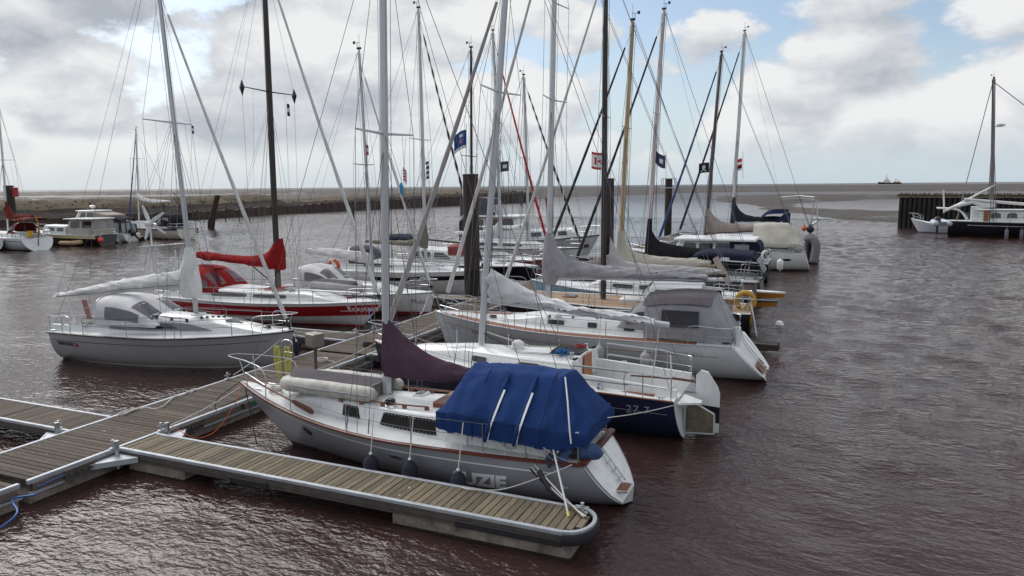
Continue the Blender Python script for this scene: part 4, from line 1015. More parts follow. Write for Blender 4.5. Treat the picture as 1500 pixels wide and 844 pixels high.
# gussets at the roots of the fingers
def gusset(label, x, y, sx, sy):
    e = empty('corner_gusset', label, 'bracket', (x, y, 0), 0, 'corner brackets of the finger pontoons')
    b = MB(); b.poly([(0, 0, .34), (sx*.62, 0, .34), (0, sy*.75, .34)], (0, 0, .05)); b.build('plate', EDGE, e, 0)
    b = MB(); p0, p1 = Vector((sx*.62, 0, .28)), Vector((0, sy*.75, .28)); b.poly([p0, p1, p1+Vector((0, 0, .12)), p0+Vector((0, 0, .12))], (sx*.03, sy*.03, 0)); b.build('edge_strip', EDGE, e, 0)
    b = MB(); b.tube([(sx*.12, sy*.12, .1), (sx*.12, sy*.12, .74)], .055, 12); b.build('pin', STEEL, e)
    b = MB(); b.bbox((sx*.02, sy*.62, .24), (sx*.07, sy*1.3, .47), .01); [b.tube([(sx*.06, sy*(.74+.15*i), .36), (sx*.13, sy*(.74+.15*i), .36)], .03, 6) for i in range(4)]; b.build('hinge_plate', EDGED, e, 30)
gusset('steel corner bracket on the near side of the pale finger', HW+.035, 10.90, 1, -1)
gusset('steel corner bracket on the far side of the pale finger', HW+.035, 12.02, 1, 1)
gusset('steel corner bracket on the near side of the brown finger opposite', -HW-.035, 11.26, -1, -1)
# ------------------------------------------------------------------ the yachts
GREYH = gel('grey topsides', (150, 150, 157), .28, .06); SILVER = gel('silver grey topsides', (158, 156, 160), .3, .06); REDS = gel('red stripe', (164, 34, 42), .3, .04)
LBLUE = gel('light blue topsides', (172, 214, 232), .3, .08); BLACKH = gel('black topsides', (30, 30, 34), .25, .04); PALEG = gel('pale topsides', (200, 202, 204), .45, .05)
STRIPEW = gel('white stripe', (226, 226, 226), .4, .0); STRIPED = gel('dark stripe', (52, 50, 54), .4, .0); GOLD = mat('gold stripe', (176, 142, 84), .4); NAVYS = gel('navy stripe', (38, 42, 66), .3, 0)
LETG = mat('grey lettering', (150, 152, 162), .5, var=.02); LETW = mat('white lettering', (250, 250, 250), .5, var=.02); LETD = mat('dark lettering', (64, 62, 68), .5, var=.02); LETR = mat('red lettering', (160, 60, 60), .5, var=.02)
SUNCOV = mat('sun bleached brown hatch cover', (140, 118, 106), .8, var=.15, scale=3)
ORANGE = mat('orange plastic', (208, 92, 52), .6); YEL = mat('yellow ochre foam', (190, 150, 62), .8, var=.15, scale=5)
JIBW = mat('white furled sail', (206, 205, 203), .8, var=.14, scale=5, stretch=(1, 1, .4), bump=.6, bscale=14)
JIBG = mat('grey furled sail', (168, 164, 164), .8, var=.16, scale=5, stretch=(1, 1, .4), bump=.6, bscale=14)
JIBK = mat('black furled sail', (44, 42, 46), .8, var=.2, scale=5, bump=.5, bscale=14); JIBB = mat('blue furled sail', (58, 76, 122), .8, var=.2, scale=5, bump=.5, bscale=14); JIBR = mat('red furled sail', (178, 44, 40), .8, var=.15, scale=5, bump=.5, bscale=14)
BROWNM = mat('dark brown spar', (50, 40, 38), .45, var=.2, scale=3, stretch=(1, 1, .2)); TANM = mat('varnished spruce spar', (186, 158, 112), .45, var=.2, scale=4, stretch=(3, 3, .2)); BLKM = mat('black spar', (38, 36, 38), .4); UMBM = mat('umber spar', (86, 68, 56), .5, var=.2)
def V(*a): return Vector(a)
# ---- R1: the grey yacht in front ------------------------------------------
r1 = Boat('sailing_yacht', 'grey yacht with a wooden rubbing strake, maroon sail cover and blue tent over its cockpit', 'sailboat', (2.15, 13.72), (12.2, 13.78), 2.85, (1.42, 1.03, .98), .74, brake=1.5, srake=.72, sdz=.1, hull=GREYH, rail=MAHO, rail_r=.042, p0=.36)
b1 = r1
b1.deck(cock=(b1.lx(11.15), b1.lx(8.9), .8, .7))
b1.stripe('cove_stripe', STRIPEW, .20, .235, .08, .97)
b1.house(b1.lx(9.0), b1.lx(4.9), 1.02, .62, .50, .34, nose=1.1, tum=.22, m=WHITE)
wA, wB = b1.lx(P(553, 640, 12.85).x), b1.lx(P(640, 650, 12.85).x)
ACR = mat('dark acrylic', (34, 30, 30), .35, var=.15, spec=.25)
def bolted(w0, w1, q0, q1, k0, k1, nx_):
    for sd in (1, -1):
        w = b1.window(w0, w1, q0, q1, sd, k0, k1, m=ACR, cut=.03); b = MB()
        for i in range(nx_+1):
            for q, kk in ((q0+.05, .05), (q1-.05, .95)):
                f_ = i/nx_; x = lerp(w0+.05, w1-.05, f_)+lerp(k0, k1, f_)*kk; p = b1.hside(x, q, sd, .018); b.tube([p, p+V(0, sd*.005, 0)], .008, 6)
        o = b.build('window_bolt', WHITE, w); o['kind'] = 'stuff'
bolted(wB, wA, .12, .80, .06, -.08, 14)
wA, wB = b1.lx(P(496, 615, 12.9).x), b1.lx(P(523, 620, 12.9).x)
bolted(wB, wA, .16, .80, .08, 0, 5)
for sd in (1, -1):
    b1.handrail(b1.lx(7.9), b1.lx(5.6), sd*.62)
    for w0, w1 in ((b1.lx(8.9)-0, b1.lx(6.9)),):
        pass
b1.hatch(b1.lx(8.35), 0, .85, .95, m=SUNCOV, frame=TEAK, h=.09); b1.hatch(b1.lx(5.35), 0, .5, .5, frame=WHITE)
b1.hatch(b1.lx(7.2), -.3, .28, .4, frame=WHITE)
for sd in (1, -1):
    b1.portlight(b1.lx(P(440, 635, 12.8).x), P(440, 635, 12.8).z, sd, .16, .12)
    b1.portlight(b1.lx(P(577, 671, 12.45).x), P(577, 671, 12.45).z, sd, .15, .045, m=STEEL)
    b1.cleat(b1.lx(2.9), sd); b1.cleat(b1.lx(10.9), sd); b1.winch(b1.lx(10.2), sd*1.0)
m0 = P(567, 572, 13.75); b1.rig(m0, P(561, 0, 13.75), 12.6, .095, spread=(7.45,), splen=1.15, fore=(2.35, 13.75, 1.5), back=b1.lx(11.4), lazy=[(8.2, 13.75, 2.6)], sweep=-.05)
b1.boom(2.12, 9.9, 2.18, .06)
b1.sailcover([(6.46, 3.46, 2.0, .14), (6.62, 3.30, 1.98, .17), (7.0, 2.98, 2.0, .17), (7.5, 2.66, 2.0, .155), (8.0, 2.50, 2.02, .14), (8.6, 2.40, 2.06, .12), (9.3, 2.36, 2.08, .1)], MAROON, 1, .03)
b1.pole([b1.at(1.62), b1.at(2.05)], .11, ALU, 'mast_step')
b1.pulpit(.66, 1.25, .32); b1.stanchions([b1.lx(x) for x in (4.45, 6.25, 7.9, 9.5)], .62, close=(b1.lx(3.5), b1.lx(10.6)))
# stern rails, steps and fold-down ladder on the raked transom
b1.pushpit(.62, 1.0, gap=True)
b = MB(); tr = [b1.pt(0, z, 1) for z in (.12, .3, .5, .7, .9)]; wl_ = []
for z in (.10, .3, .5, .7, .93): p = b1.pt(0, z, 1); wl_.append([(p.x-.03, s_*p.y*.88, z) for s_ in (-1, -.5, 0, .5, 1)])
b.loft(wl_); b.build('transom_inset', WHITE, b1.e, 40)
b = MB(); p0, p1 = b1.pt(0, .98, 1), b1.pt(0, .98, -1); b.tube([p0+V(-.03, 0, .03), p1+V(-.03, 0, .03)], .055, 6, sy=1.6); b.build('transom_capping', MAHO, b1.e)
b = MB()
for y in (-.08, .12): b.tube([(b1.xs(.95)-.04, y, 1.0), (b1.xs(.3)-.09, y, .34)], .016, 6)
for k in range(4): z = .4+.16*k; b.tube([(b1.xs(z)-.07, -.08, z), (b1.xs(z)-.07, .12, z)], .014, 6)
b.build('boarding_ladder', STEEL, b1.e)
b = MB(); b.bbox((b1.xs(.2)-.16, -.02, .27), (b1.xs(.2)+.22, .40, .31), .01); o = b.build('boarding_step', TEAK, b1.e); b = MB(); b.tube([(b1.xs(.2)-.17, -.03, .3), (b1.xs(.2)-.17, .41, .3), (b1.xs(.2)+.2, .41, .3), (b1.xs(.2)+.2, -.03, .3)], .018, 6, loop=True); b.build('step_frame', STEEL, b1.e)
b = MB(); b.bbox((b1.lx(10.9), -1.05, 1.0), (b1.lx(9.6), -.78, 1.16), .03); b.build('locker_lid', WHITE, b1.e)
b1.text('SUZIE', P(653, 722, 12.36).x, .21, .46, LETW, 1, shear=.2, bold=.024, slope=.035)
b1.text('us 28+', P(806, 712, 12.6).x, P(806, 714, 12.6).z-.05, .11, LETW, 1, spacing=1.1)
# inflatable dinghy upside down on the foredeck
def dinghy(label, loc, rz, L_=2.7, w=.62, r=.2, m=None, floor=None, tilt=(0, 0), flip=True, group='inflatable dinghies'):
    e = empty('inflatable_dinghy', label, 'dinghy', loc, rz, group); e.rotation_euler = (tilt[0], tilt[1], rz)
    pts = [(-L_/2, w, 0), (-L_/4, w, 0), (L_*.1, w*1.02, 0), (L_*.32, w*.85, .04*(-1 if flip else 1)), (L_*.46, w*.42, .1*(-1 if flip else 1)), (L_*.5, 0, .13*(-1 if flip else 1))]
    full = smooth_pts(pts+[(x, -y, z) for x, y, z in pts[:-1][::-1]], 5); k = len(full)
    b = MB(); b.tube(full, [r*(.55 if i in (0, k-1) else .85 if i in (1, k-2) else 1)*(1+.015*math.sin(i*1.9)) for i in range(k)], 14); b.build('tube', m or mat('dinghy fabric', (196, 194, 188), .6, var=.12, scale=3, dirt=(150, 146, 138)), e, 60)
    b = MB(); zz = r*.55*(1 if flip else -1); rows = [[(x, -wy, zz+(.09 if flip else -.05)*(0)), (x, -wy*.4, zz+.10*(1 if flip else -1)), (x, 0, zz+.16*(1 if flip else -1)), (x, wy*.4, zz+.10*(1 if flip else -1)), (x, wy, zz)] for x, wy in ((-L_/2+.1, w*.95), (0, w), (L_*.3, w*.85), (L_*.44, w*.4), (L_*.49, .03))]
    b.loft(rows); b.build('bottom', floor or DGREYC, e, 60)
    for sy in (-1, 1):
        b = MB(); b.tube([Vector(p)+V(0, sy*(r*.98), .0) for p in smooth_pts([(-L_/2+.1, sy*w, 0), (-L_/4, sy*w, 0), (L_*.1, sy*w*1.02, 0), (L_*.3, sy*w*.88, 0)], 4)], .028, 5); b.build('rubbing_band', GREYC, e)
    b = MB(); b.bbox((-L_/2+.12, -w+.1, -.22), (-L_/2+.17, w-.1, .2), .01); b.build('transom_board', mat('ply transom', (120, 116, 112), .7), e)
    return e
q = P(498, 570, 13.6)
dinghy('grey inflatable dinghy lashed upside down on the foredeck of the grey yacht', (5.12, 13.74, 1.70), math.pi+.05, 2.75, .60, .175, tilt=(.06, -.03))
# oar lying on the side deck
oa, ob = P(372, 558, 13.35), P(459, 604, 12.72)
e = empty('oar', 'brown wooden oar lying along the foredeck rail of the grey yacht', 'oar', oa); dv = ob-oa
b = MB(); b.tube([(0, 0, 0), dv*.66], .022, 8); b.build('loom', TEAK, e); b = MB(); b.tube([dv*.64, dv*.72, dv*.95, dv], [.025, .075, .085, .05], 8, sy=.3); b.build('blade', MAHO, e)
# blue tent
def sec(y0, z0, ysh, zsh, yr, zr): return [(-y0, z0), (-y0*.995, lerp(z0, zsh, .55)), (-ysh, zsh), (-lerp(ysh, yr, .5), lerp(zsh, zr, .52)), (-yr, zr-.02), (0, zr+.03), (yr, zr-.02), (lerp(ysh, yr, .5), lerp(zsh, zr, .52)), (ysh, zsh), (y0*.995, lerp(z0, zsh, .55)), (y0, z0)]
cv = [(b1.lx(8.42), sec(1.20, 1.40, 1.18, 1.72, .9, 1.78)), (b1.lx(8.52), sec(1.22, 1.38, 1.2, 1.74, .62, 2.05)), (b1.lx(8.74), sec(1.24, 1.38, 1.22, 1.76, .42, 2.44)), (b1.lx(9.3), sec(1.25, 1.32, 1.22, 1.70, .38, 2.50)), (b1.lx(10.0), sec(1.24, 1.28, 1.22, 1.66, .36, 2.52)), (b1.lx(10.7), sec(1.22, 1.27, 1.2, 1.64, .36, 2.52)),
      (b1.lx(10.92), sec(1.18, 1.29, 1.16, 1.62, .36, 2.50)), (b1.lx(11.2), sec(1.12, 1.31, 1.08, 1.6, .5, 2.10)), (b1.lx(11.46), sec(1.04, 1.34, 1.0, 1.58, .62, 1.84)), (b1.lx(11.58), sec(.98, 1.36, .95, 1.54, .7, 1.68))]
bb = b1.cover('boat_cover', cv, BLUEC, 6, .055, 2, parent=False, lin=True, folds=.035)
bb.build('boat_cover', BLUEC, None, 50, 'royal blue canvas tent with two white straps over the cockpit of the grey yacht', 'cover', raw=True)
TENT = bpy.data.objects['boat_cover']
b = MB()
def tent_pt(X, f):     # near face, f 0 top .. 1 hem
    pr = smooth_pts([V(0, y, z) for y, z in sec(1.245, 1.29, 1.22, 1.67, .36, 2.52)], 3); pr = pr[len(pr)//2:]; i = f*(len(pr)-1); k = int(min(len(pr)-2, i)); q = pr[k].lerp(pr[k+1], i-k)
    return b1.w((b1.lx(X), q.y+.05, q.z+.02))
for xa, xb in ((9.85, 9.60), (10.45, 10.22)):
    s_ = MB(); s_.loft([[tent_pt(lerp(xa, xb, f)-.025, f), tent_pt(lerp(xa, xb, f)+.025, f)] for f in np.linspace(.36, 1.0, 14)]); s_.build('strap', STRIPEW, TENT, 40)
    s_ = MB(); s_.tube([tent_pt(lerp(xa, xb, f)-.05, f)-V(0, 0, .05) for f in np.linspace(.2, .99, 12)], [.01]+[.05]*10+[.02], 6); s_.build('pleat', BLUEC, TENT, 60)
for sd in (1, -1):
    sh = [b1.w((x, sd*(pr[2 if sd < 0 else -3][0]*sd*1.0+.06), pr[-3][1]+.025)) for x, pr in cv[2:7]]; s_ = MB(); s_.tube(smooth_pts(sh, 4), .006, 4); s_.build('seam', NAVYC, TENT)
for k, Xk in enumerate(np.linspace(8.7, 11.2, 9)):
    a_ = tent_pt(min(Xk, 10.8), .97); c_ = b1.w((b1.lx(Xk+.05), b1.hb(b1.lx(Xk))-.02, b1.hz(b1.lx(Xk))+.05)); s_ = MB(); s_.tube([a_, a_.lerp(c_, .5)+V(0, -.02, -.03), c_], .005, 4); s_.build('lashing', ROPEW, TENT)
for Xk in (9.28, 10.72):
    s_ = MB(); s_.tube([tent_pt(Xk, f)-V(0, 0, .035) for f in np.linspace(.1, .98, 10)], .008, 4); s_.build('seam', NAVYC, TENT)
s_ = MB(); s_.tube([b1.w((b1.lx(X), y+.05, z+.02)) for X, y, z in ((10.95, .4, 2.5), (11.12, .75, 2.12), (11.26, 1.05, 1.66), (11.3, 1.08, 1.4))], .016, 5); s_.build('strap', STRIPEW, TENT)
# washing over the stern rail
def jeans(label, p, q, col):
    e = empty('trousers', label, 'trousers', p, 0, 'jeans drying on the stern rail'); d = Vector(q)-Vector(p)
    for k, (dx, dy) in enumerate(((0, 0), (.24, .05))):
        b = MB(); n = 9; pts = [V(dx, dy, 0)+d*(i/(n-1))*(1-.08*k)+V(.03*math.sin(i*1.1+k), 0, 0) for i in range(n)]; b.tube(pts, [.11-.03*i/n+.008*math.sin(i*2.1) for i in range(n)], 10, sy=.45); b.build('trouser_leg', mat(col+str(k), (62, 84, 124) if k else (48, 62, 96), .95, var=.18, scale=9, bump=.5, bscale=30), e, 60)
    return e
jeans('dark and mid blue jeans hanging over the stern rail of the grey yacht', P(812, 655, 12.75), P(802, 684, 12.6), 'denim')
e = empty('rolled_fender', 'black ended roll wrapped in blue denim on the stern rail of the grey yacht', 'roll', P(852, 661, 13.0), R(20)); b = MB(); b.tube([(-.22, 0, 0), (-.2, 0, 0), (.1, 0, 0)], [.1, .15, .15], 14); b.build('roll', BLACK, e); b = MB(); b.tube([(-.06, 0, 0), (.28, .02, -.02), (.36, .03, -.10)], [.165, .16, .1], 12); b.build('wrapping', mat('denim1', ()), e, 60)
# deck bits
b1.vent(b1.lx(5.9), .3); b1.vent(b1.lx(5.9), -.3)
b = MB(); [b.tube([(math.cos(a)*.14+k*.0, math.sin(a)*.14, .03*k) for a in np.linspace(0, 6.1, 14)], .014, 4) for k in range(3)]; o = b.build('rope_coil', ROPEW, b1.e); o.location = b1.l((9.95, 12.75, 1.2)); o.rotation_euler = (1.3, 0, 0)
# ---- R2: navy hulled racer --------------------------------------------------
b2 = Boat('sailing_yacht', 'navy hulled yacht with an open white cockpit, white rudder and pale grey sail cover', 'sailboat', (2.75, 18.75), (12.55, 18.45), 3.0, (1.52, 1.18, 1.06), .86, brake=.45, srake=.12, hull=NAVY, boot=BLACKP, tm=.36, p0=.26)
b2.deckm = WHITE
b2.deck(cock=(b2.lx(12.44), b2.lx(9.6), .85, .78), camber=.08)
b2.strake('toe_rail', TEAK, .022, .02)
b2.transom.data.materials[0] = WHITE
b2.house(b2.lx(9.75), b2.lx(6.2), 1.12, .55, .52, .36, nose=2.4, tum=.35, m=WHITE, camber=.09)
wA, wB = b2.lx(P(752, 533, 17.4).x), b2.lx(P(786, 533, 17.4).x); b2.windows([(wB, wA, .28, .74, 0, 0)], frame=WHITE)
b2.window(b2.lx(7.0), b2.lx(6.5), .3, .7, 1, 0, 0, frame=WHITE)
m0 = P(703, 490, 18.5); b2.rig(m0, P(737, 0, 18.5), 13.6, .1, spread=(8.85,), splen=1.25, fore=(3.05, 18.5, 1.55), jib=JIBG, jibr=.095, back=b2.lx(12.3), foretop=.86, sweep=-.1, lazy=[(8.6, 18.5, 3.3), (10, 18.5, 3)], jib0=.05)
b2.boom(3.05, 12.0, 2.72, .075)
b2.sailcover([(6.86, 4.0, 3.06, .10), (7.15, 3.85, 3.05, .15), (7.99, 3.45, 3.02, .17), (8.7, 3.22, 2.98, .16), (9.6, 3.02, 2.92, .13), (10.6, 2.98, 2.80, .11), (11.6, 2.86, 2.70, .085)], LGREYC, 2, .075, name='sail_cover')
b2.pulpit(.6, 1.2, .12); b2.stanchions([b2.lx(x) for x in (5.2, 6.8, 8.4)], .6, close=(b2.lx(3.9), b2.lx(9.9))); b2.pushpit(.6, 1.1, gap=True)
for sd in (1, -1):
    for z in (.3, .62): b2.pole([V(b2.lx(9.9), sd*(b2.hb(b2.lx(9.9))-.08), b2.hz(b2.lx(9.9))+z), V(b2.lx(11.3), sd*(b2.hb(b2.lx(11.3))-.08), b2.hz(b2.lx(11.3))+z)], .028, mat('padded rail', (168, 168, 170), .8), 'rail_cushion')
    b2.pole([V(b2.lx(9.9), sd*(b2.hb(b2.lx(9.9))-.08), b2.hz(b2.lx(9.9))), V(b2.lx(9.9), sd*(b2.hb(b2.lx(9.9))-.08), b2.hz(b2.lx(9.9))+.63)], .014, STEEL, 'stanchion')
    b2.winch(b2.lx(10.5), sd*1.12, b2.hz(b2.lx(10.5))+.06, 1.25); b2.winch(b2.lx(9.55), sd*.6, b2.roofz(b2.lx(9.6))-.04, 1.0); b2.cleat(b2.lx(12.1), sd)
    b = MB(); x = b2.lx(10.35); b.bbox((x-.2, sd*.865-.01, b2.hz(x)-.32), (x+.2, sd*.865+.01, b2.hz(x)-.12), .01); b.build('cockpit_locker_window', GLASS, b2.e, 30)
    b = MB(); b.bbox((b2.lx(11.9), sd*1.05-.07, b2.hz(b2.lx(11.5))+.02), (b2.lx(10.9), sd*1.05+.07, b2.hz(b2.lx(11.5))+.045), .01); b.build('teak_seat_slat', TEAK, b2.e, 30)
xa = b2.lx(9.75)
b = MB(); b.poly([(xa-.03, .36, b2.hz(xa)-.3), (xa-.03, -.36, b2.hz(xa)-.3), (xa-.03, -.28, b2.roofz(xa)-.03), (xa-.03, .28, b2.roofz(xa)-.03)], (-.03, 0, 0)); b.build('companionway_board', mat('varnished board', (168, 104, 62), .4, var=.2, scale=6, stretch=(1, 6, 1)), b2.e, 20)
b = MB(); b.bbox((b2.lx(9.7), -.36, b2.roofz(b2.lx(9.3))-.06), (b2.lx(8.8), .36, b2.roofz(b2.lx(9.3))+.05), .04); b.build('sliding_hatch', GLASS, b2.e, 30)
b = MB(); b.bbox((b2.lx(7.85), -.15, b2.roofz(b2.lx(7.7))-.1), (b2.lx(7.55), .15, b2.roofz(b2.lx(7.7))+.22), .06); b.build('dorade_box', WHITE, b2.e, 30)
for sd in (1, -1): b = MB(); x = b2.lx(9.75); b.bbox((x-.02, sd*.75-.22, b2.hz(x)-.05), (x+.1, sd*.75+.22, b2.roofz(x)-.02), .05); b.lathe([(.08, 0), (.08, .02)], 12, (0, 0, -9)); b.build('instrument_pod', WHITE, b2.e, 30)
b = MB(); [b.tube(smooth_pts([(b2.lx(9.2)+random.uniform(-.2, .2), .45+random.uniform(-.25, .25), b2.roofz(b2.lx(9.2))+random.uniform(.0, .14)) for _ in range(7)], 4), .014, 4) for k in range(4)]; b.build('rope_tail', mat('bright blue rope', (40, 110, 170), .9), b2.e)
for y in (.22, .3, -.22, -.3): b2.pole([b2.at(2.1)+V(-.1, y*.4, .0), V(b2.lx(7.9), y*1.6, b2.roofz(b2.lx(7.9), .4)+.02), V(b2.lx(9.3), y*1.8, b2.roofz(b2.lx(9.3), .45)+.03)], .009, ROPED if y > 0 else ROPEW, 'control_line', n=4)
# rudder with its head and tiller
ru = MB(); xr = b2.lx(12.72); xe = b2.lx(13.32)
prof = [(xr, -.9), (xr, 1.48), (xr-.12, 1.62), (xr-.3, 1.58), (xe+.06, 1.22), (xe, 1.05), (xe, .30), (xe+.05, -.9)]
ru.poly([(x, -.035, z) for x, z in prof], (0, .07, 0)); rud = ru.build('rudder', WHITE, b2.e, 30)
ru = MB(); ru.poly([(x, -.042, z) for x, z in ((xr-.01, .28), (xr-.01, .72), (xe-.012, .70), (xe-.012, .28))], (0, .084, 0)); ru.build('rudder_antifoul', BLACKP, rud, 30)
b = MB(); b.tube([(xr, 0, 1.3), (b2.lx(12.2), 0, 1.32), (b2.lx(11.0), 0, 1.28)], [.035, .035, .022], 8); b.build('tiller', MAHO, b2.e)
for z in (.55, 1.0): b = MB(); b.box((b2.lx(12.74), -.06, z), (b2.lx(12.44), .06, z+.05)); b.build('gudgeon', STEEL, b2.e)
b = MB(); b.poly([(b2.lx(12.5), .30, .98), (b2.lx(12.5), 1.18, .98), (b2.lx(12.95), .52, .86), (b2.lx(12.95), .30, .86)], (0, 0, .05)); b.build('bathing_step', WHITE, b2.e, 30)
b = MB(); x = b2.lx(12.56); b.bbox((x-.04, .55, .1), (x+.02, .60, .92), .01); b.bbox((x-.05, .35, .72), (x+.02, .52, .86), .02); b.build('motor_bracket', STEEL, b2.e)
pl = empty('clear_board', 'cloudy clear board in a pale frame leaning at the rudder of the navy yacht', 'board', b2.w((b2.lx(12.95), .45, .05)), b2.rz)
b = MB(); b.poly([(-.32, 0, .08), (.42, 0, .02), (.42, 0, .95), (-.32, 0, .58)], (0, .02, 0)); b.build('panel', mat('weathered clear panel', (122, 112, 96), .25, var=.3, scale=4, dirt=(84, 78, 64)), pl, 0)
b = MB(); [b.tube([a_, c_], .028, 6) for a_, c_ in zip([(-.32, .01, .08), (.42, .01, .02), (.42, .01, .95), (-.32, .01, .58)], [(.42, .01, .02), (.42, .01, .95), (-.32, .01, .58), (-.32, .01, .08)])]; b.build('rim', ALU, pl)
b2.text('F I R S T', P(868, 590, 17.1).x, .80, .15, LETG, 1); b2.text('27.7', P(918, 600, 17.08).x, .70, .30, LETG, 1, spacing=1.15, shear=.1)
b2.stripe('cove_stripe', LETG, .33, .345, .02, .28)
b = MB(); b.tube(smooth_pts([(b2.lx(12.0), -.2, 1.9), (b2.lx(12.1), .1, 1.3), (b2.lx(12.0), .3, 1.15), (b2.lx(11.8), .2, 1.2)], 5), .02, 5); b.build('mainsheet', ROPEW, b2.e)
for k, dy in enumerate((0, .03, -.03)): b2.pole([b2.bend+V(.25, dy, -.02), V(b2.lx(11.55), dy*2, .95)], .008, ROPEW, 'mainsheet_fall', n=4)
b2.coil(b2.lx(10.9), .3, 1.35-.55); b2.coil(b2.lx(9.4), -.5, b2.roofz(b2.lx(9.4), .5)+.01, ROPER); b2.coil(b2.lx(5.4), .2, b2.hz(b2.lx(5.4))+.07); b1.coil(b1.lx(3.35), .15, b1.hz(b1.lx(3.35))+.05); b1.coil(b1.lx(6.9), .55, b1.roofz(b1.lx(6.9), .55)+.01, ROPED, .12)
b2.coil(b2.lx(12.0), .75, b2.hz(b2.lx(12))+.05)
# ---- R3: white cruiser with grey tent ----------------------------------------
b3 = Boat('sailing_yacht', 'white yacht with a brown side deck, gold line, grey cockpit tent and swim platform', 'sailboat', (1.55, 24.75), (14.05, 24.85), 3.75, (1.42, 1.22, 1.16), .78, brake=.55, srake=1.0, hull=PALEG, tm=.42, p0=.28)
b3.deckm = WHITE; b3.deck(cock=(b3.lx(12.7), b3.lx(10.2), .95, .7))
b3.strake('toe_rail', ALU, .02, .02); b3.stripe('gold_line', GOLD, .33, .355, .06, .96); b3.transom.data.materials[0] = WHITE
for sd in (1, -1):
    b = MB(); b.loft([[V(b3.px(t, b3.sheer(t)), sd*(b3.half(t)-.05), b3.sheer(t)+.012), V(b3.px(t, b3.sheer(t)), sd*(b3.half(t)-.05-w), b3.sheer(t)+.036)] for t, w in [(t, min(.42, b3.half(t)*.6)) for t in np.linspace(.1, .97, 40)]]); b.build('side_deck', TEAK, b3.e, 40)
b3.house(b3.lx(10.6), b3.lx(6.2), 1.25, .80, .48, .36, nose=2.0, tum=.25, m=WHITE)
for wa, wb in ((795, 820), (856, 870), (911, 927)):
    A_, B_ = b3.lx(P(wa, 478, 23.5).x), b3.lx(P(wb, 480, 23.5).x); b3.windows([(B_, A_, .36, .78, 0, 0)], frame=ALUW, cut=.1)
b3.hatch(b3.lx(7.4), 0, .55, .55); b3.hatch(b3.lx(9.2), 0, .5, .5)
for sd in (1, -1): b3.handrail(b3.lx(10.2), b3.lx(6.6), sd*.75, m=STEEL)
m0 = P(803, 425, 24.8); m0.z = 2.1; b3.rig(m0, P(812, 0, 24.8), 16.2, .10, spread=(9.3, 12.6), splen=1.25, fore=(1.9, 24.8, 1.5), jib=JIBW, jibr=.085, back=b3.lx(13.1), lazy=[(8, 24.8, 3.4)], jib0=.05)
b3.boom(2.98, 12.3, 3.12, .075)
b3.sailcover([(6.25, 4.5, 2.98, .14), (6.6, 4.15, 2.98, .2), (7.1, 3.7, 2.98, .19), (8.0, 3.52, 3.0, .17), (9.2, 3.44, 3.04, .15), (10.6, 3.38, 3.1, .12), (12.0, 3.28, 3.14, .08)], GREYC, 4, .05)
b3.bundle([(2.72, .2, .04), (2.9, .27, .08), (3.4, .28, .08), (3.9, .24, .06), (4.3, .19, .02), (4.6, .13, 0)], GREYC, 7)
# sprayhood and full cockpit tent
b3.hood(b3.lx(10.3), b3.lx(9.2), 1.2, 1.5, .85, GREYC, name='sprayhood')
def tsec(w, z0, zt): return [(-w, z0), (-w*.99, lerp(z0, zt, .5)), (-w*.93, lerp(z0, zt, .8)), (-w*.72, lerp(z0, zt, .96)), (0, zt+.05), (w*.72, lerp(z0, zt, .96)), (w*.93, lerp(z0, zt, .8)), (w*.99, lerp(z0, zt, .5)), (w, z0)]
tn = b3.cover('cockpit_tent', [(b3.lx(10.15), tsec(1.28, 1.3, 2.5)), (b3.lx(10.9), tsec(1.30, 1.3, 2.64)), (b3.lx(11.7), tsec(1.30, 1.3, 2.68)), (b3.lx(12.3), tsec(1.27, 1.28, 2.64)), (b3.lx(12.7), tsec(1.18, 1.25, 2.0)), (b3.lx(12.98), tsec(1.1, 1.24, 1.4))], GREYC, 5, .045, 6, folds=.02, lin=True)
SMOKE = mat('smoky window film', (66, 66, 72), .15, spec=.6, alpha=.8)
def patch(b, par, X0, X1, z0, z1, y, m, nm, side=1, th=.0):
    k = MB(); k.bbox((b.lx(X1), side*y-.012, z0), (b.lx(X0), side*y+.012, z1), .05) if False else k.poly([(b.lx(X0), side*y, z0), (b.lx(X1), side*y, z0), (b.lx(X1), side*(y-.015), z1), (b.lx(X0), side*(y-.015), z1)], (0, side*.02, 0)); return k.build(nm, m, par, 30)
patch(b3, tn, 10.75, 11.95, 1.70, 2.24, 1.335, SMOKE, 'tent_window'); patch(b3, tn, 10.75, 11.95, 1.70, 2.24, 1.335, SMOKE, 'tent_window', -1)
b3.cover('tent_roof', [(b3.lx(X), [(yy*1.05, zz+.06) for yy, zz in tsec(w, 1.3, zt)[2:7]]) for X, w, zt in ((10.1, 1.28, 2.5), (10.9, 1.3, 2.64), (11.7, 1.3, 2.68), (12.34, 1.27, 2.65))], DGREYC, 4, .01, 6, caps=False, lin=True)
b3.pulpit(.62, 1.4, .1); b3.stanchions([b3.lx(x) for x in (3.9, 5.6, 7.3, 9.0, 10.6)], .6, close=(b3.lx(2.9), b3.lx(11.9))); b3.pushpit(.6, 1.3, gap=True)
b = MB(); b.loft([[V(b3.xs(z)-.05, y, z) for y in (-.55, -.2, .2, .55)] for z in (.16, .2, .45)]); b.build('platform_teak', TEAK, b3.e)
for sd in (1, -1):
    b = MB(); zs = np.linspace(.1, 1.15, 9); b.loft([[V(b3.xs(z)+.02, sd*b3.ty(0, z)*.999, z), V(b3.xs(z)-.07, sd*b3.ty(0, z)*.97, z), V(b3.xs(z)-.06, sd*b3.ty(0, z)*.80, z), V(b3.xs(z)+.03, sd*b3.ty(0, z)*.78, z)] for z in zs], closed=True, caps=True); b.build('transom_edge', WHITE, b3.e, 50)
b = MB()
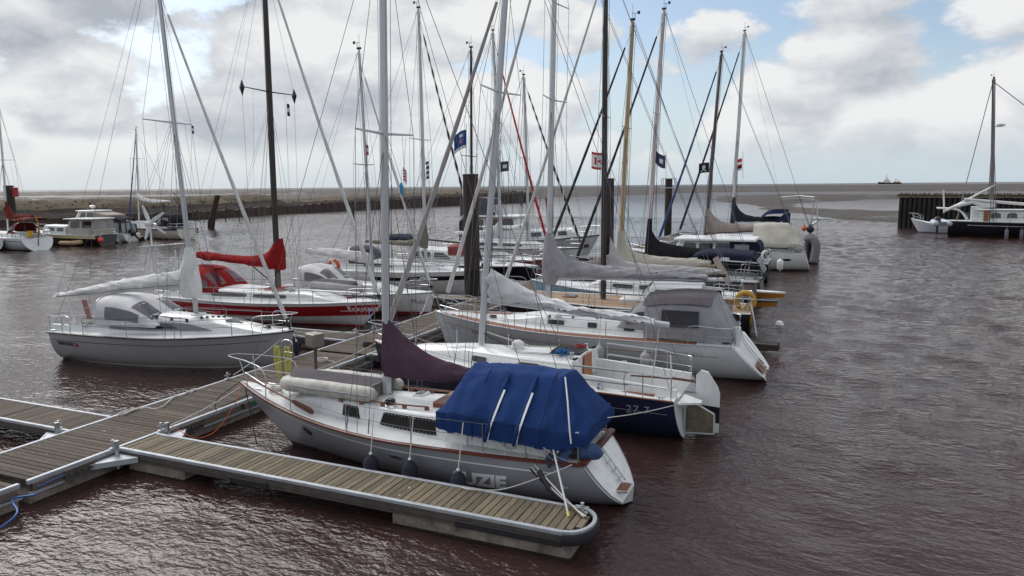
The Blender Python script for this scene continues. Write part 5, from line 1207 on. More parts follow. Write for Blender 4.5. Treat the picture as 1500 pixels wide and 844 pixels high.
for y in (-.18, .18): b.tube(smooth_pts([(b3.xs(1.2)-.02, y, 1.75), (b3.xs(1)-.06, y, 1.1), (b3.xs(.3)-.12, y, .34)], 4), .02, 6)
b.tube([(b3.xs(.3)-.12, -.18, .34), (b3.xs(.3)-.12, .18, .34)], .02, 6); b.build('swim_ladder', STEEL, b3.e)
b = MB(); b.bbox((b3.lx(13.2), .6, 1.1), (b3.lx(13.02), .85, 1.75), .06); b.build('helm_seat', WHITE, b3.e)
b3.text('OCEANIS 411', P(962, 513, 23.1).x, P(962, 519, 23.1).z, .2, LETG, 1, spacing=1.25); b3.text('L', P(655, 474, 24).x, .85, .22, LETD, 1); b3.text('Linnea', P(684, 481, 23.7).x, .82, .24, LETD, 1, shear=.3)
b3.coil(b3.lx(4.2), .3, b3.hz(b3.lx(4.2))+.06, ROPED); b3.coil(b3.lx(7.0), .9, b3.roofz(b3.lx(7), .9)+.01); b3.coil(b3.lx(9.7), -.6, b3.roofz(b3.lx(9.7), .6)+.01, ROPEB)
# ---- R4: teak decked yacht, dark brown mast -----------------------------------
b4 = Boat('sailing_yacht', 'black hulled yacht with teak deck, white doghouse, dark brown mast and ladder on its stern', 'sailboat', (1.6, 30.3), (12.95, 30.9), 3.4, (1.52, 1.25, 1.2), .7, brake=1.1, srake=-.35, hull=BLACKH, rail=WHITE, rail_r=.035, p0=.34)
b4.deckm = TEAKD; b4.deck(cock=(b4.lx(12.2), b4.lx(10.6), .8, .6)); b4.stripe('name_band', BLACKP, .02, .3, 0, .2)
b4.house(b4.lx(11.0), b4.lx(8.9), 1.15, .95, .85, .8, nose=.55, tum=.28, m=PALEG)
A_ = b4.lx(9.0); b4.windows([(b4.lx(10.6), b4.lx(9.75), .38, .86, 0, 0), (b4.lx(9.55), b4.lx(9.0), .38, .86, 0, -.1)], frame=WHITE)
b = MB(); x = b4.lx(8.86); b.poly([(x+.32, -.72, 1.72), (x+.32, .72, 1.72), (x+.05, .62, 2.12), (x+.05, -.62, 2.12)], (.02, 0, .02)); b.build('windscreen', GLASS, b4.e); 
m0 = P(882, 440, 30.4); b4.rig(m0, P(886, 0, 30.4), 15.6, .12, m=BROWNM, spread=(9.2,), splen=1.1, fore=(2.0, 30.4, 1.6), jib=JIBW, jibr=.085, back=b4.lx(12.6), spm=ALU, sweep=0, jibm2=None)
b4.boom(2.45, 11.9, 2.55, .07, m=BROWNM)
b4.sailcover([(7.0, 4.1, 2.5, .12), (7.2, 3.7, 2.5, .16), (7.6, 3.1, 2.5, .16), (8.4, 2.95, 2.5, .15), (9.6, 2.92, 2.52, .14), (10.8, 2.88, 2.55, .12), (11.7, 2.8, 2.58, .09)], mat('silvery sail cover', (176, 174, 174), .8, var=.1, scale=2, bump=.35, bscale=7), 7, .05)
b4.pulpit(.62, 1.3, .15); b4.stanchions([b4.lx(x) for x in (4.4, 6.2, 8, 9.8)], .6, close=(b4.lx(3.2), b4.lx(11.6))); b4.pushpit(.6, 1.2)
b4.hatch(b4.lx(5.2), 0, .6, .6, z=1.38, frame=TEAK); b = MB(); b.bbox((b4.lx(8.3), -.4, 1.25), (b4.lx(7.5), .4, 1.48), .06); b.build('skylight', WHITE, b4.e)
for sd in (1, -1): b4.winch(b4.lx(11.4), sd*1.1); b4.cleat(b4.lx(12.3), sd)
b = MB()
for y in (.45, .8): b.tube([(b4.lx(12.95), y, 1.5), (b4.lx(13.2), y, .25)], .022, 6)
for k in range(5): b.tube([(b4.lx(12.97+.045*k), .45, 1.35-.24*k), (b4.lx(12.97+.045*k), .8, 1.35-.24*k)], .018, 6)
b.build('boarding_ladder', WHITE, b4.e)
e = empty('horseshoe_buoy', 'ochre horseshoe lifebuoy on the stern rail above the swim ladder of the white yacht', 'lifebuoy', P(1092, 441, 30.6)); b = MB(); b.tube([(math.cos(a)*.34, 0, math.sin(a)*.34) for a in np.linspace(R(-60), R(240), 18)], [.06]+[.105]*16+[.06], 10); b.build('foam_ring', YEL, e, 60); b = MB(); b.tube([(-.36, -.12, .1), (.36, -.12, .1)], .02, 5); b.build('webbing', WHITE, e)
e = empty('sling', 'ochre rescue sling hanging below the horseshoe lifebuoy', 'rescue sling', P(1094, 459, 30.4)); b = MB(); b.tube(smooth_pts([(-.02, 0, .4), (.12, 0, .2), (.13, 0, -.3), (.02, .02, -.55), (-.1, .02, -.2), (-.06, 0, .3)], 4), .07, 8, sy=.5); b.build('sling_band', YEL, e, 60)
# varnished twin stern fins that stick out past the ladder
for k, (pp, lab) in enumerate((((1118, 428), 'upper of two varnished boards with a white top edge jutting out past the dark sterns'), ((1112, 441), 'lower of two varnished boards jutting out past the dark sterns'))):
    p_ = P(*pp, 34.0); e = empty('leeboard', lab, 'board', p_, R(-8)); L_ = .92 if k == 0 else .78
    b = MB(); b.loft([[(x, y, z) for y, z in ((-w, 0), (-w*.5, -.16-w*.5), (w*.5, -.16-w*.5), (w, 0))] for x, w in ((-.35, .2), (.3*L_, .19), (.7*L_, .12), (L_, .02))], closed=True, caps=True); b.build('varnished_shell', mat('amber varnish', (182, 124, 52), .3, var=.25, scale=5, stretch=(1, 5, 5)), e, 50)
    b = MB(); b.loft([[(x, y, z) for y, z in ((-w-.02, .0), (-w-.02, .06), (w+.02, .06), (w+.02, .0))] for x, w in ((-.35, .2), (.3*L_, .19), (.7*L_, .12), (L_+.03, .02))], closed=True, caps=True); b.build('top_edge', WHITE if k == 0 else BLACKP, e, 50)
p_ = P(1097, 427, 33.5); e = empty('outboard_motor', 'grey brown outboard motor under a cover on the stern behind the ochre lifebuoy', 'outboard', p_); b = MB(); b.bbox((-.3, -.28, -.35), (.32, .28, .42), .12); b.build('cowling', mat('brown grey cover', (98, 86, 82), .7), e, 50); b = MB(); b.bbox((-.08, -.07, -1.1), (.1, .07, -.33), .03); b.build('leg', DGREYC, e); b = MB(); b.bbox((-.34, -.3, .42), (.36, .3, .47), .02); b.build('lid', GREYC, e)
q = P(1143, 449, 34); e = empty('buoy', 'tiny white buoy ball floating beside the dark sterns', 'buoy', (q.x, q.y, .05)); b = MB(); b.lathe([(.02, -.15), (.14, -.1), (.19, .02), (.14, .15), (.03, .2)], 12); b.build('ball', WHITE, e); b = MB(); b.tube([(0, 0, .2), (0, 0, .3)], .02, 6); b.build('buoy_eye', STEEL, e)
# ---- R5: light blue hull, tan mast ---------------------------------------------
b5 = Boat('sailing_yacht', 'light blue hulled yacht with a varnished tan mast and beige sail cover', 'sailboat', (1.7, 34.6), (12.2, 34.8), 3.1, (1.5, 1.2, 1.15), .66, brake=1.0, srake=-.2, hull=LBLUE, rail=WHITE, p0=.33)
b5.deck(cock=(b5.lx(11.2), b5.lx(9.3), .75, .6)); b5.house(b5.lx(9.5), b5.lx(5.6), 1.05, .7, .5, .4, nose=.9, m=WHITE); b5.windows([(b5.lx(9), b5.lx(7.5), .3, .75, 0, 0), (b5.lx(7.2), b5.lx(6.2), .3, .75, 0, 0)])
m0 = P(907, 395, 34.7); b5.rig(m0, P(927, 30, 34.7), P(927, 30, 34.7).z, .105, m=TANM, spread=(9.0,), splen=.95, fore=(2.0, 34.7, 1.55), jib=JIBK, jibr=.09, back=b5.lx(11.8), spm=TANM, sweep=0)
b5.boom(2.35, 11.2, 2.52, .07, m=TANM)
b5.sailcover([(6.35, 4.0, 2.3, .14), (6.6, 3.6, 2.3, .2), (7.0, 3.15, 2.32, .19), (7.7, 2.95, 2.36, .17), (8.8, 2.86, 2.42, .15), (10.0, 2.8, 2.48, .13), (10.7, 2.75, 2.5, .1)], BEIGEC, 9, .04); b5.bundle([(2.3, .16, .04), (2.6, .22, .06), (3.4, .2, .04), (4.1, .13, 0)], BEIGEC, 9)
b = MB(); [b.tube([(b5.lx(10.95)+.05*math.sin(a*3), .12*math.cos(a), 2.58+.12*math.sin(a)) for a in np.linspace(0, 6.3, 16)], .03, 5) for k in range(2)]; b.build('boom_lashing', mat('red lashing', (178, 52, 60), .8), b5.e)
b5.pulpit(); b5.stanchions([b5.lx(x) for x in (4.2, 5.8, 7.4, 9)], .6, close=(b5.lx(3.1), b5.lx(10.9))); b5.pushpit()
b = MB(); b.tube([P(1053, 385, 34.2)-Vector((0, 0, 0)) if False else b5.l(P(1048, 378, 34.4)), b5.l(P(1068, 415, 34.0))], .14, 10); b.build('rolled_awning', PINKC, b5.e)
# ---- R6: black sail cover, navy bimini ------------------------------------------
b6 = Boat('sailing_yacht', 'yacht with a white and red mast, black sail cover and long navy canopy', 'sailboat', (1.7, 41.2), (12.6, 41.2), 3.4, (1.5, 1.2, 1.15), .72, hull=gel('dark grey topsides', (70, 70, 76), .3), p0=.3)
b6.deck(cock=(b6.lx(12.2), b6.lx(9.6), .85, .6)); b6.house(b6.lx(9.8), b6.lx(5.4), 1.15, .7, .5, .4, nose=1.2, m=WHITE); b6.windows([(b6.lx(9.2), b6.lx(7.6), .3, .75, 0, 0), (b6.lx(7.3), b6.lx(6.1), .3, .75, 0, 0)])
m0 = P(948, 375, 41.2); b6.rig(m0, P(973, 12, 41.2), P(973, 14, 41.2).z, .105, m=mat('white and rose spar', (206, 190, 190), .4), spread=(10.2,), splen=.9, jib=JIBK, jibr=.10, back=b6.lx(12.2), sweep=0)
b6.boom(2.45, 10.6, 2.4, .07)
b6.sailcover([(6.3, 4.3, 2.3, .14), (6.55, 3.6, 2.25, .2), (7.0, 3.1, 2.2, .22), (8.0, 2.9, 2.2, .2), (9.4, 2.75, 2.25, .17), (10.4, 2.65, 2.3, .12)], BLACKC, 11, .04); b6.collar(2.4, 4.4, .2, BLACKC)
tn = b6.cover('bimini', [(b6.lx(9.0), tsec(1.25, 2.25, 2.5)[1:-1]), (b6.lx(9.6), tsec(1.3, 2.2, 2.7)[1:-1]), (b6.lx(11.0), tsec(1.32, 2.15, 2.72)[1:-1]), (b6.lx(12.1), tsec(1.3, 2.05, 2.62)[1:-1])], NAVYC, 3, .02, 5, caps=False)
tq = MB(); tq.loft([[V(b6.lx(X), y, z) for y in (-1.28, -.6, 0, .6, 1.28)] for X, z in ((12.1, 2.58), (12.45, 2.1), (12.75, 1.3))]); tq.build('aft_curtain', NAVYC, tn, 60)
for y in (-.62, .62): patch(b6, tn, 12.0, 12.1, 2, 2.1, y, NAVYC, 'seam') if False else None
for X in (9.2, 11.6):
    for sd in (1, -1): tq = MB(); tq.tube([(b6.lx(X), sd*1.3, 1.2), (b6.lx(X+.25), sd*1.3, 2.35)], .025, 6); tq.build('bimini_frame', STEEL, tn)
for y0 in (-1.1, -.3, .5):
    tq = MB(); tq.poly([(b6.lx(12.3), y0, 2.32), (b6.lx(12.3), y0+.6, 2.32), (b6.lx(12.66), y0+.6, 1.62), (b6.lx(12.66), y0, 1.62)], (-.03, 0, .012)); tq.build('curtain_window', CLEARP, tn)
b6.hood(b6.lx(10.1), b6.lx(8.7), 1.15, 1.6, .95, NAVYC)
b6.pulpit(); b6.stanchions([b6.lx(x) for x in (4.2, 6, 7.8, 9.6)], .6, close=(b6.lx(3.1), b6.lx(11.3))); b6.pushpit()
# ---- R7: black motor cruiser with white roof --------------------------------------
b7 = Boat('motor_cruiser', 'black hulled motor cruiser with a flat white roof and navy canvas stern enclosure', 'motorboat', (2.6, 50.2), (12.3, 50.2), 3.5, (1.9, 1.4, 1.25), .85, hull=BLACKH, rail=WHITE, rail_r=.05, p0=.26, srake=-.05, group='motorboats')
b7.deck(cock=(b7.lx(12.0), b7.lx(10.1), 1.2, .5)); b7.house(b7.lx(10.2), b7.lx(6.6), 1.4, 1.1, 1.25, 1.1, nose=.7, tum=.12, m=WHITE)
b7.windows([(b7.lx(9.9), b7.lx(9.0), .5, .88, 0, 0), (b7.lx(8.8), b7.lx(7.9), .5, .88, 0, 0), (b7.lx(7.7), b7.lx(6.8), .5, .88, 0, -.1)])
rz = P(1100, 349, 50).z; b = MB(); b.bbox((b7.lx(11.5), -1.55, rz-.14), (b7.lx(6.3), 1.55, rz+.02), .06); b.build('roof', WHITE, b7.e, 30)
b7.cover('aft_enclosure', [(b7.lx(9.9), [(-1.42, 1.2), (-1.42, rz-.16), (1.42, rz-.16), (1.42, 1.2)]), (b7.lx(11.3), [(-1.42, 1.2), (-1.42, rz-.16), (1.42, rz-.16), (1.42, 1.2)]), (b7.lx(11.75), [(-1.4, 1.2), (-1.4, lerp(1.2, rz, .75)), (1.4, lerp(1.2, rz, .75)), (1.4, 1.2)]), (b7.lx(11.95), [(-1.38, 1.15), (-1.38, 1.3), (1.38, 1.3), (1.38, 1.15)])], NAVYC, 1, .01, 3)
patch(b7, b7.e, 10.2, 11.1, 1.7, rz-.35, 1.44, CLEARP, 'enclosure_window'); patch(b7, b7.e, 10.2, 11.1, 1.7, rz-.35, 1.44, CLEARP, 'enclosure_window', -1)
b7.pulpit(.7, 2.0, .1); b7.pushpit(.65, .9); b7.stanchions([b7.lx(x) for x in (4.8, 6.4, 8)], .6)
e = empty('lifebuoy', 'white lifebuoy hanging at the stern corner of the black motor cruiser', 'lifebuoy', b7.w((b7.lx(12.1), 1.5, 1.75)), R(60)); b = MB(); b.tube([(math.cos(a)*.3, 0, math.sin(a)*.3) for a in np.linspace(0, 6.283, 20)[:-1]], .085, 8, loop=True); b.build('ring', WHITE, e, 60); b = MB(); b.tube([(math.cos(a)*.3, 0, math.sin(a)*.3) for a in np.linspace(.2, .9, 5)], .09, 8); b.build('red_band', REDC, e, 60)
# ---- R8: white yacht with beige tent, umber mast ------------------------------------
b8 = Boat('sailing_yacht', 'white yacht under a beige cockpit tent with an umber mast and sandy sail cover', 'sailboat', (3.2, 57.4), (14.6, 57.6), 3.6, (1.6, 1.35, 1.3), .8, srake=.35, hull=WHITEH, p0=.27)
b8.deck(cock=(b8.lx(13.6), b8.lx(11.2), .9, .6)); b8.house(b8.lx(11.4), b8.lx(7), 1.25, .85, .5, .4, nose=1.2, m=WHITE); b8.windows([(b8.lx(10.8), b8.lx(9), .3, .75, 0, 0), (b8.lx(8.8), b8.lx(7.6), .3, .75, 0, 0)])
m0 = P(1033, 345, 57.4); b8.rig(m0, P(1057, 75, 57.4), P(1057, 76, 57.4).z, .115, m=UMBM, spread=(9.6,), splen=.9, jib=JIBB, jibr=.11, back=b8.lx(14.0), sweep=0)
b8.boom(2.55, 13.4, 3.0, .08, m=UMBM)
b8.sailcover([(7.1, 4.9, 2.6, .14), (7.5, 4.1, 2.6, .2), (8.2, 3.5, 2.65, .2), (9.4, 3.3, 2.75, .17), (11, 3.25, 2.85, .15), (12.4, 3.2, 2.95, .12)], PINKC, 13, .04)
b8.cover('cockpit_tent', [(b8.lx(10.6), sec(1.45, 1.75, 1.4, 2.1, .4, 3.3)), (b8.lx(11.5), sec(1.5, 1.7, 1.45, 2.05, .45, 3.4)), (b8.lx(13.0), sec(1.48, 1.7, 1.42, 2.0, .5, 3.38)), (b8.lx(13.7), sec(1.4, 1.7, 1.35, 1.95, .55, 2.9)), (b8.lx(14.1), sec(1.3, 1.65, 1.25, 1.85, .7, 2.2))], BEIGEC, 3, .05, 4, lin=True)
b8.pulpit(); b8.pushpit(.65, 1.0); b8.stanchions([b8.lx(x) for x in (5, 7, 9)], .6)
b8.portlight(b8.lx(P(1152, 381, 56).x), P(1152, 381, 56).z, 1, .3, .07)
# ---- R9: outermost yacht with blue canopy ---------------------------------------------
b9 = Boat('sailing_yacht', 'outermost white yacht with blue canopy, white hardtop and steel gantry at its stern', 'sailboat', (3.4, 65), (15.2, 65), 3.8, (1.7, 1.4, 1.35), .8, hull=WHITEH, p0=.27)
b9.deck(cock=(b9.lx(14.8), b9.lx(11.4), 1.0, .6)); b9.house(b9.lx(11.6), b9.lx(7), 1.3, .9, .6, .45, nose=1.4, m=WHITE); b9.windows([(b9.lx(11), b9.lx(9.2), .3, .75, 0, 0), (b9.lx(9), b9.lx(7.8), .3, .75, 0, 0)])
m0 = P(1071, 335, 64.5); b9.rig(m0, P(1090, 42, 64.5), P(1090, 44, 64.5).z, .12, m=ALUW, spread=(10.5,), splen=1.0, jib=JIBK, jibr=.11, back=b9.lx(14.8), sweep=0)
b9.boom(3.1, 12.4, 3.2, .08)
b9.sailcover([(8.3, 5.0, 3.1, .16), (8.6, 4.3, 3.1, .2), (9.2, 3.75, 3.1, .2), (10.2, 3.55, 3.12, .17), (11.4, 3.6, 3.15, .17), (12.2, 3.55, 3.18, .12)], mat('blackish navy canvas', (32, 34, 48), .9), 15, .05); b9.collar(2.7, 5.2, .2, mat('blackish navy canvas', ()))
z9 = P(1130, 308, 64).z; BLC = cloth('slate blue canvas', (42, 52, 84))
tn = b9.cover('canopy', [(b9.lx(10.6), tsec(1.4, z9-.9, z9-.5)[1:-1]), (b9.lx(11.2), tsec(1.45, z9-.6, z9-.05)[1:-1]), (b9.lx(12.6), tsec(1.45, z9-.55, z9+.02)[1:-1])], BLC, 3, .02, 8, caps=False)
for sd in (1, -1):
    b = MB(); b.poly([(b9.lx(12.3), sd*1.45, 1.6), (b9.lx(12.75), sd*1.45, 1.6), (b9.lx(12.75), sd*1.42, z9-.3), (b9.lx(12.3), sd*1.42, z9-.3)], (0, sd*.04, 0)); b.build('side_curtain', BLC, tn)
    b = MB(); b.poly([(b9.lx(10.7), sd*1.47, 1.9), (b9.lx(11.0), sd*1.47, 1.9), (b9.lx(12.4), sd*1.44, z9-.55), (b9.lx(12.1), sd*1.44, z9-.5)], (0, sd*.04, 0)); b.build('side_curtain', BLC, tn)
b = MB(); b.loft([[V(b9.lx(X), y, z) for y in (-1.5, -.5, .5, 1.5)] for X, z in ((10.9, 4.75), (12.0, 5.2), (13.4, 5.32), (14.6, 5.2))]); b.loft([[V(b9.lx(X), y, z-.3) for y in (-1.45, -.5, .5, 1.45)] for X, z in ((10.95, 4.95), (12.0, 5.3), (13.4, 5.4), (14.55, 5.3))]); b.build('hardtop', WHITE, b9.e, 50)
b = MB()
for sd in (1, -1):
    for X0, X1 in ((14.3, 14.6), (15.0, 14.8)): b.tube([(b9.lx(X0), sd*1.3, 1.35), (b9.lx(X1), sd*1.25, 5.0)], .035, 6)
    b.tube([(b9.lx(14.5), sd*1.28, 2.9), (b9.lx(15.1), sd*1.3, 3.4)], .03, 6)
b.tube([(b9.lx(15.1), -1.3, 3.4), (b9.lx(15.1), 1.3, 3.4)], .03, 6); b.build('gantry', STEEL, b9.e)
b = MB(); b.bbox((b9.lx(15.9), -1.2, 3.4), (b9.lx(14.6), 1.2, 3.46), .02); b.build('solar_panel', mat('solar panel', (120, 126, 140), .2), b9.e)
b9.pulpit(); b9.pushpit(.65, 1.2); b9.stanchions([b9.lx(x) for x in (5.2, 7, 9)], .6)
e = dinghy('grey inflatable dinghy hanging on end at the stern of the outermost yacht', P(1186, 368, 62.5), R(60), 2.0, .5, .34, m=mat('dark dinghy fabric', (112, 110, 114), .6), tilt=(0, R(-78)), flip=False)
for k, (pp, c, r_, lab) in enumerate((((1188, 351), REDC, .3, 'red ball fender at the stern of the outermost yacht'), ((1187, 336), BLACK, .3, 'black ball above the red one at the outermost stern'), ((1178, 335), ORANGE, .2, 'orange float beside the black ball at the outermost stern'))):
    e = empty('ball_fender', lab, 'fender', P(*pp, 62.8)); b = MB(); b.lathe([(.05, -r_), (r_*.7, -r_*.7), (r_, 0), (r_*.75, r_*.68), (.06, r_), (.05, r_+.12)], 14); b.build('ball', c, e, 60); b = MB(); b.tube([(0, 0, r_+.1), (-.3, 0, r_+.7)], .03, 5); b.build('lanyard', ROPEW, e)
# ---- L1: silver yacht opposite, white sail cover -------------------------------------
l1 = Boat('sailing_yacht', 'silver grey yacht with a black rail, white sail cover and pale grey sprayhood', 'sailboat', (-1.35, 19.85), (-10.75, 18.48), 3.2, (1.34, 1.15, 1.12), .74, brake=.35, srake=-.5, hull=SILVER, rail=BLACKP, rail_r=.035, p0=.34, dz=.5, boot=mat('pale boot top', (196, 192, 190), .4))
l1.deckm = DECK; l1.deck(cock=(-4.7, -2.3, .85, .6)); l1.stripe('cove_stripe', STRIPED, .26, .28, .02, .93)
l1.house(-2.45, 1.7, 1.15, .62, .68, .42, nose=2.3, tum=.3, m=WHITE, camber=.1)
band = gel('grey window band', (130, 128, 132), .3, 0)
l1.windows([(-2.1, 1.9, .2, .76, .25, -.9)], m=band, name='window_band', th=.012)
for sd in (1, -1):
    w = l1.window(-1.05, .55, .34, .66, sd, 0, -.18); 
    for v in w.data.vertices: v.co.y += sd*.012
b = MB(); xh = 2.55; b.poly([(xh-.32, -.3, 0), (xh+.3, -.22, -.13), (xh+.3, .22, -.13), (xh-.32, .3, 0)], (0, 0, .03)); o = b.build('foredeck_window', GLASS, l1.e, 30); o.location = (0, 0, 0)
for v in o.data.vertices: v.co.z = l1.roofz(v.co.x, v.co.y)+.03+(.03 if v.co.z > .02 else 0)
l1.hood(-2.55, -.1, 1.14, l1.hz(-2)+.3, .98, LGREYC, film=mat('smoked film', (96, 94, 100), .12, spec=.7, alpha=.72), rake=.5)
m0 = P(290, 452, 19.4); l1.rig(m0, P(240, 0, 19.4), 14.6, .088, spread=(8.6,), splen=1.2, foretop=.88, jib=JIBW, jibr=.075, back=-4.9, lazy=[(-8, 19.5, 2.9), (-9.5, 19.4, 2.7)], sweep=-.25)
l1.boom(2.84, -11.65, 2.26, .065, y1=.1)
l1.sailcover([(-5.12, 4.05, 2.95, .1), (-5.45, 3.6, 2.9, .17), (-6.0, 3.34, 2.86, .18), (-6.9, 3.22, 2.78, .16), (-8.1, 3.04, 2.66, .15), (-9.4, 2.78, 2.50, .13), (-10.7, 2.52, 2.34, .11), (-11.6, 2.34, 2.22, .08)], WHITEC, 21, .06)
l1.bundle([(2.42, .30, .06), (2.6, .36, .10), (3.1, .36, .12), (3.5, .28, .08), (3.8, .19, .03), (4.2, .13, 0)], WHITEC, 5)
l1.pulpit(.6, 1.2, .12); l1.stanchions([-2.9, -.9, 1.0, 2.9], .6, close=(3.9, -3.9)); l1.pushpit(.6, 1.1)
for sd in (1, -1): l1.winch(-3.2, sd*1.02); l1.cleat(4.4, sd); l1.cleat(-4.6, sd); l1.handrail(-1.6, 1.0, sd*.72, m=BLACKP)
l1.pole([(-4.4, -.3, 1.3), (-4.55, -.3, 2.2)], .05, LGREYC, 'rolled_ensign'); l1.pole([(-4.8, .8, 1.2), (-5.0, .8, 2.0)], .09, mat('furled flag', (160, 110, 112), .9), 'flag_roll')
l1.text('FRIENDSHI', P(98, 498, 17.9).x, .68, .19, LETD, -1, spacing=.9, bold=.008); l1.text('28', P(122, 503, 17.9).x, .66, .2, LETR, -1, bold=.008)
l1.hatch(.9, 0, .4, .4, frame=WHITE); l1.hatch(-.9, .2, .3, .3, frame=WHITE)
for k in range(5): b = MB(); b.bbox((1.0+.16*k, -.3-.0, 0), (1.1+.16*k, -.22, .08), .02); o = b.build('rope_clutch', BLACKP, l1.e); o.location = (.25, .1*k-.1, l1.roofz(1.4, .3))
l1.coil(3.6, .1, l1.hz(3.6)+.06, ROPED); l1.coil(1.3, .5, l1.roofz(1.3, .5)+.01, ROPER, .12); l1.coil(-4.4, .5, l1.hz(-4.4)+.06)
# ---- L2: red striped yacht -------------------------------------------------------------
l2 = Boat('sailing_yacht', 'white yacht with a broad red stripe, dark brown mast and red sail cover', 'sailboat', (-2.6, 27.3), (-15.2, 27.1), 3.7, (1.2, 1.04, 1.0), .72, brake=1.1, srake=-.3, hull=WHITEH, p0=.33, boot=REDS)
l2.deck(cock=(-5.8, -3.2, .95, .6)); l2.stripe('red_stripe', REDS, .13, .64, .0, .995); l2.strake('toe_rail', ALU, .022, .02)
l2.house(-3.4, 2.6, 1.25, .8, .45, .35, nose=1.8, tum=.3, m=WHITE); l2.windows([(-2.6, -.6, .3, .75, 0, 0), (-.2, 1.6, .3, .75, 0, 0)])
l2.hood(-4.3, -2.2, 1.25, l2.hz(-3)+.3, 1.15, REDC, film=mat('wine tinted film', (86, 50, 58), .12, spec=.8))
b = MB(); b.loft([[V(x, y, z) for y, z in [(1.29*math.cos(a), l2.hz(-3)+.31+1.2*math.sin(a)*k) for a in np.linspace(.2, math.pi-.2, 15)]] for x, k in ((-4.25, 1.0), (-3.9, 1.0), (-3.55, .95), (-3.2, .86))]); b.build('hood_top', REDC, l2.e, 60)
m0 = P(407, 412, 27.2); l2.rig(m0, P(388, 0, 27.2), 17.4, .15, m=BROWNM, spread=(10.7,), splen=1.75, foretop=.96, jib=JIBW, jibr=.095, back=-6.1, spm=BROWNM, sweep=0, lazy=[(-9.6, 27.2, 2.9), (-11.5, 27.2, 2.9)])
for sd in (1, -1): b = MB(); b.add([(l2.at(10.7).x, sd*1.75+.0, 11.05), (l2.at(10.7).x-.16, sd*1.75, 10.7), (l2.at(10.7).x, sd*1.75, 10.3), (l2.at(10.7).x+.16, sd*1.75, 10.7), (l2.at(10.7).x, sd*1.75+.1, 10.7), (l2.at(10.7).x, sd*1.75-.1, 10.7)], [(0, 1, 4), (1, 2, 4), (2, 3, 4), (3, 0, 4), (1, 0, 5), (2, 1, 5), (3, 2, 5), (0, 3, 5)]); b.build('radar_reflector', BLACKP, l2.e, 0)
l2.boom(2.62, -13.4, 2.92, .08, m=BROWNM)
l2.sailcover([(-8.0, 3.95, 2.42, .12), (-8.45, 3.82, 2.42, .22), (-8.9, 3.3, 2.48, .24), (-9.6, 3.08, 2.55, .22), (-10.6, 3.05, 2.64, .2), (-11.8, 3.10, 2.74, .19), (-12.8, 3.18, 2.78, .18), (-13.4, 3.15, 2.95, .09)], REDC, 23, .05)
l2.pole([l2.at(1.4)+V(-.12, .1, 0), l2.at(2.4)+V(-.12, .1, 0)], .10, mat('halyard bundle', (120, 108, 102), .9, var=.4, scale=14), 'halyard_bundle'); l2.pole([l2.at(1.4)+V(.14, -.12, 0), l2.at(2.3)+V(.1, -.1, 0)], .08, mat('halyard bundle', ()), 'halyard_bundle')
l2.pole([(-1.0, 0, 2.55), (l2.at(1.6).x-.1, 0, 1.62)], .03, BLACKP, 'kicker'); l2.pole([V(2.3, -.2, 1.55), V(5.5, -.55, 1.62)], .05, ALUW, 'spinnaker_pole')
l2.pole([V(2.7, -1.25, 1.1), V(2.7, -1.25, 3.0)], .04, ALUW, 'upright_pole')
l2.pulpit(.6, 1.4, .1); l2.stanchions([-3.6, -1.8, 0, 1.8, 3.4], .6, close=(4.8, -5.0)); l2.pushpit(.62, 1.3); l2.hatch(3.9, 0, .6, .6, z=1.14, m=mat('pale hatch', (188, 206, 206), .2), frame=WHITE); l2.hatch(1.2, 0, .5, .5)
b = MB(); [b.tube(smooth_pts([(.6+random.uniform(-.8, .8), random.uniform(-.7, .5), l2.roofz(.6)+random.uniform(0, .07)) for _ in range(8)], 4), .017, 4) for k in range(4)]; b.build('red_line', mat('loose red line', (170, 60, 62), .9), l2.e)
l2.text('....Eckstein', P(487, 459, 26.1).x, P(487, 458, 25.9).z-.08, .36, LETW, -1, spacing=1.05, bold=.006)
# solar panel and wind generator over its stern
for y in (-1.1, .6): l2.pole([(-6.15, y, 1.0), (-6.2, y, 3.2)], .028, ALUW, 'gantry_leg')
l2.pole([(-5.1, -.9, 1.0), (-5.3, -.6, 3.3)], .028, ALUW, 'gantry_leg')
pn = l2.l(P(243, 360, 27.2)); b = MB(); b.bbox((-1.35, -.45, 0), (1.35, .45, .05), .01); o = b.build('solar_panel', mat('pale solar panel', (176, 180, 184), .25), l2.e); o.location = (pn.x, pn.y, 3.42); o.rotation_euler = (0, -.08, 0)
tb = l2.l(P(222, 326, 27.2)); l2.pole([(tb.x+.05, .0, 1.0), (tb.x+.02, 0, tb.z-.1)], .045, ALUW, 'turbine_pole')
o = bpy.data.objects.new('wind_generator', None); COL.objects.link(o); o.parent = l2.e; o.location = (tb.x, 0, tb.z); o.rotation_euler = (0, R(6), R(-62))
b = MB(); b.tube([(-.1, 0, 0), (0, 0, 0), (.1, 0, 0), (.5, 0, 0)], [.04, .12, .13, .08], 12); b.build('hub', ALUW, o)
for k in range(5):
    a = R(34+72*k); b = MB(); d = V(0, math.cos(a), math.sin(a)); e_ = V(0, -math.sin(a), math.cos(a)); b.loft([[d*r+e_*w+V(.03*t, 0, 0), d*r+V(.015, 0, 0), d*r-e_*w-V(.03*t, 0, 0), d*r-V(.015, 0, 0)] for r, w, t in ((.08, .06, 1), (.3, .1, 1), (.6, .08, .7), (.92, .05, .4))], closed=True, caps=True); b.build('blade', WHITE, o, 40)
e = dinghy('grey inflatable dinghy with a blue rim behind the red sail cover', (-5.9, 28.5, 1.62), R(-8), 2.5, .6, .22, m=GREYC, flip=True)
l2.coil(4.3, .4, l2.hz(4.3)+.06, ROPER); l2.coil(1.7, -.5, l2.roofz(1.7, .5)+.01)
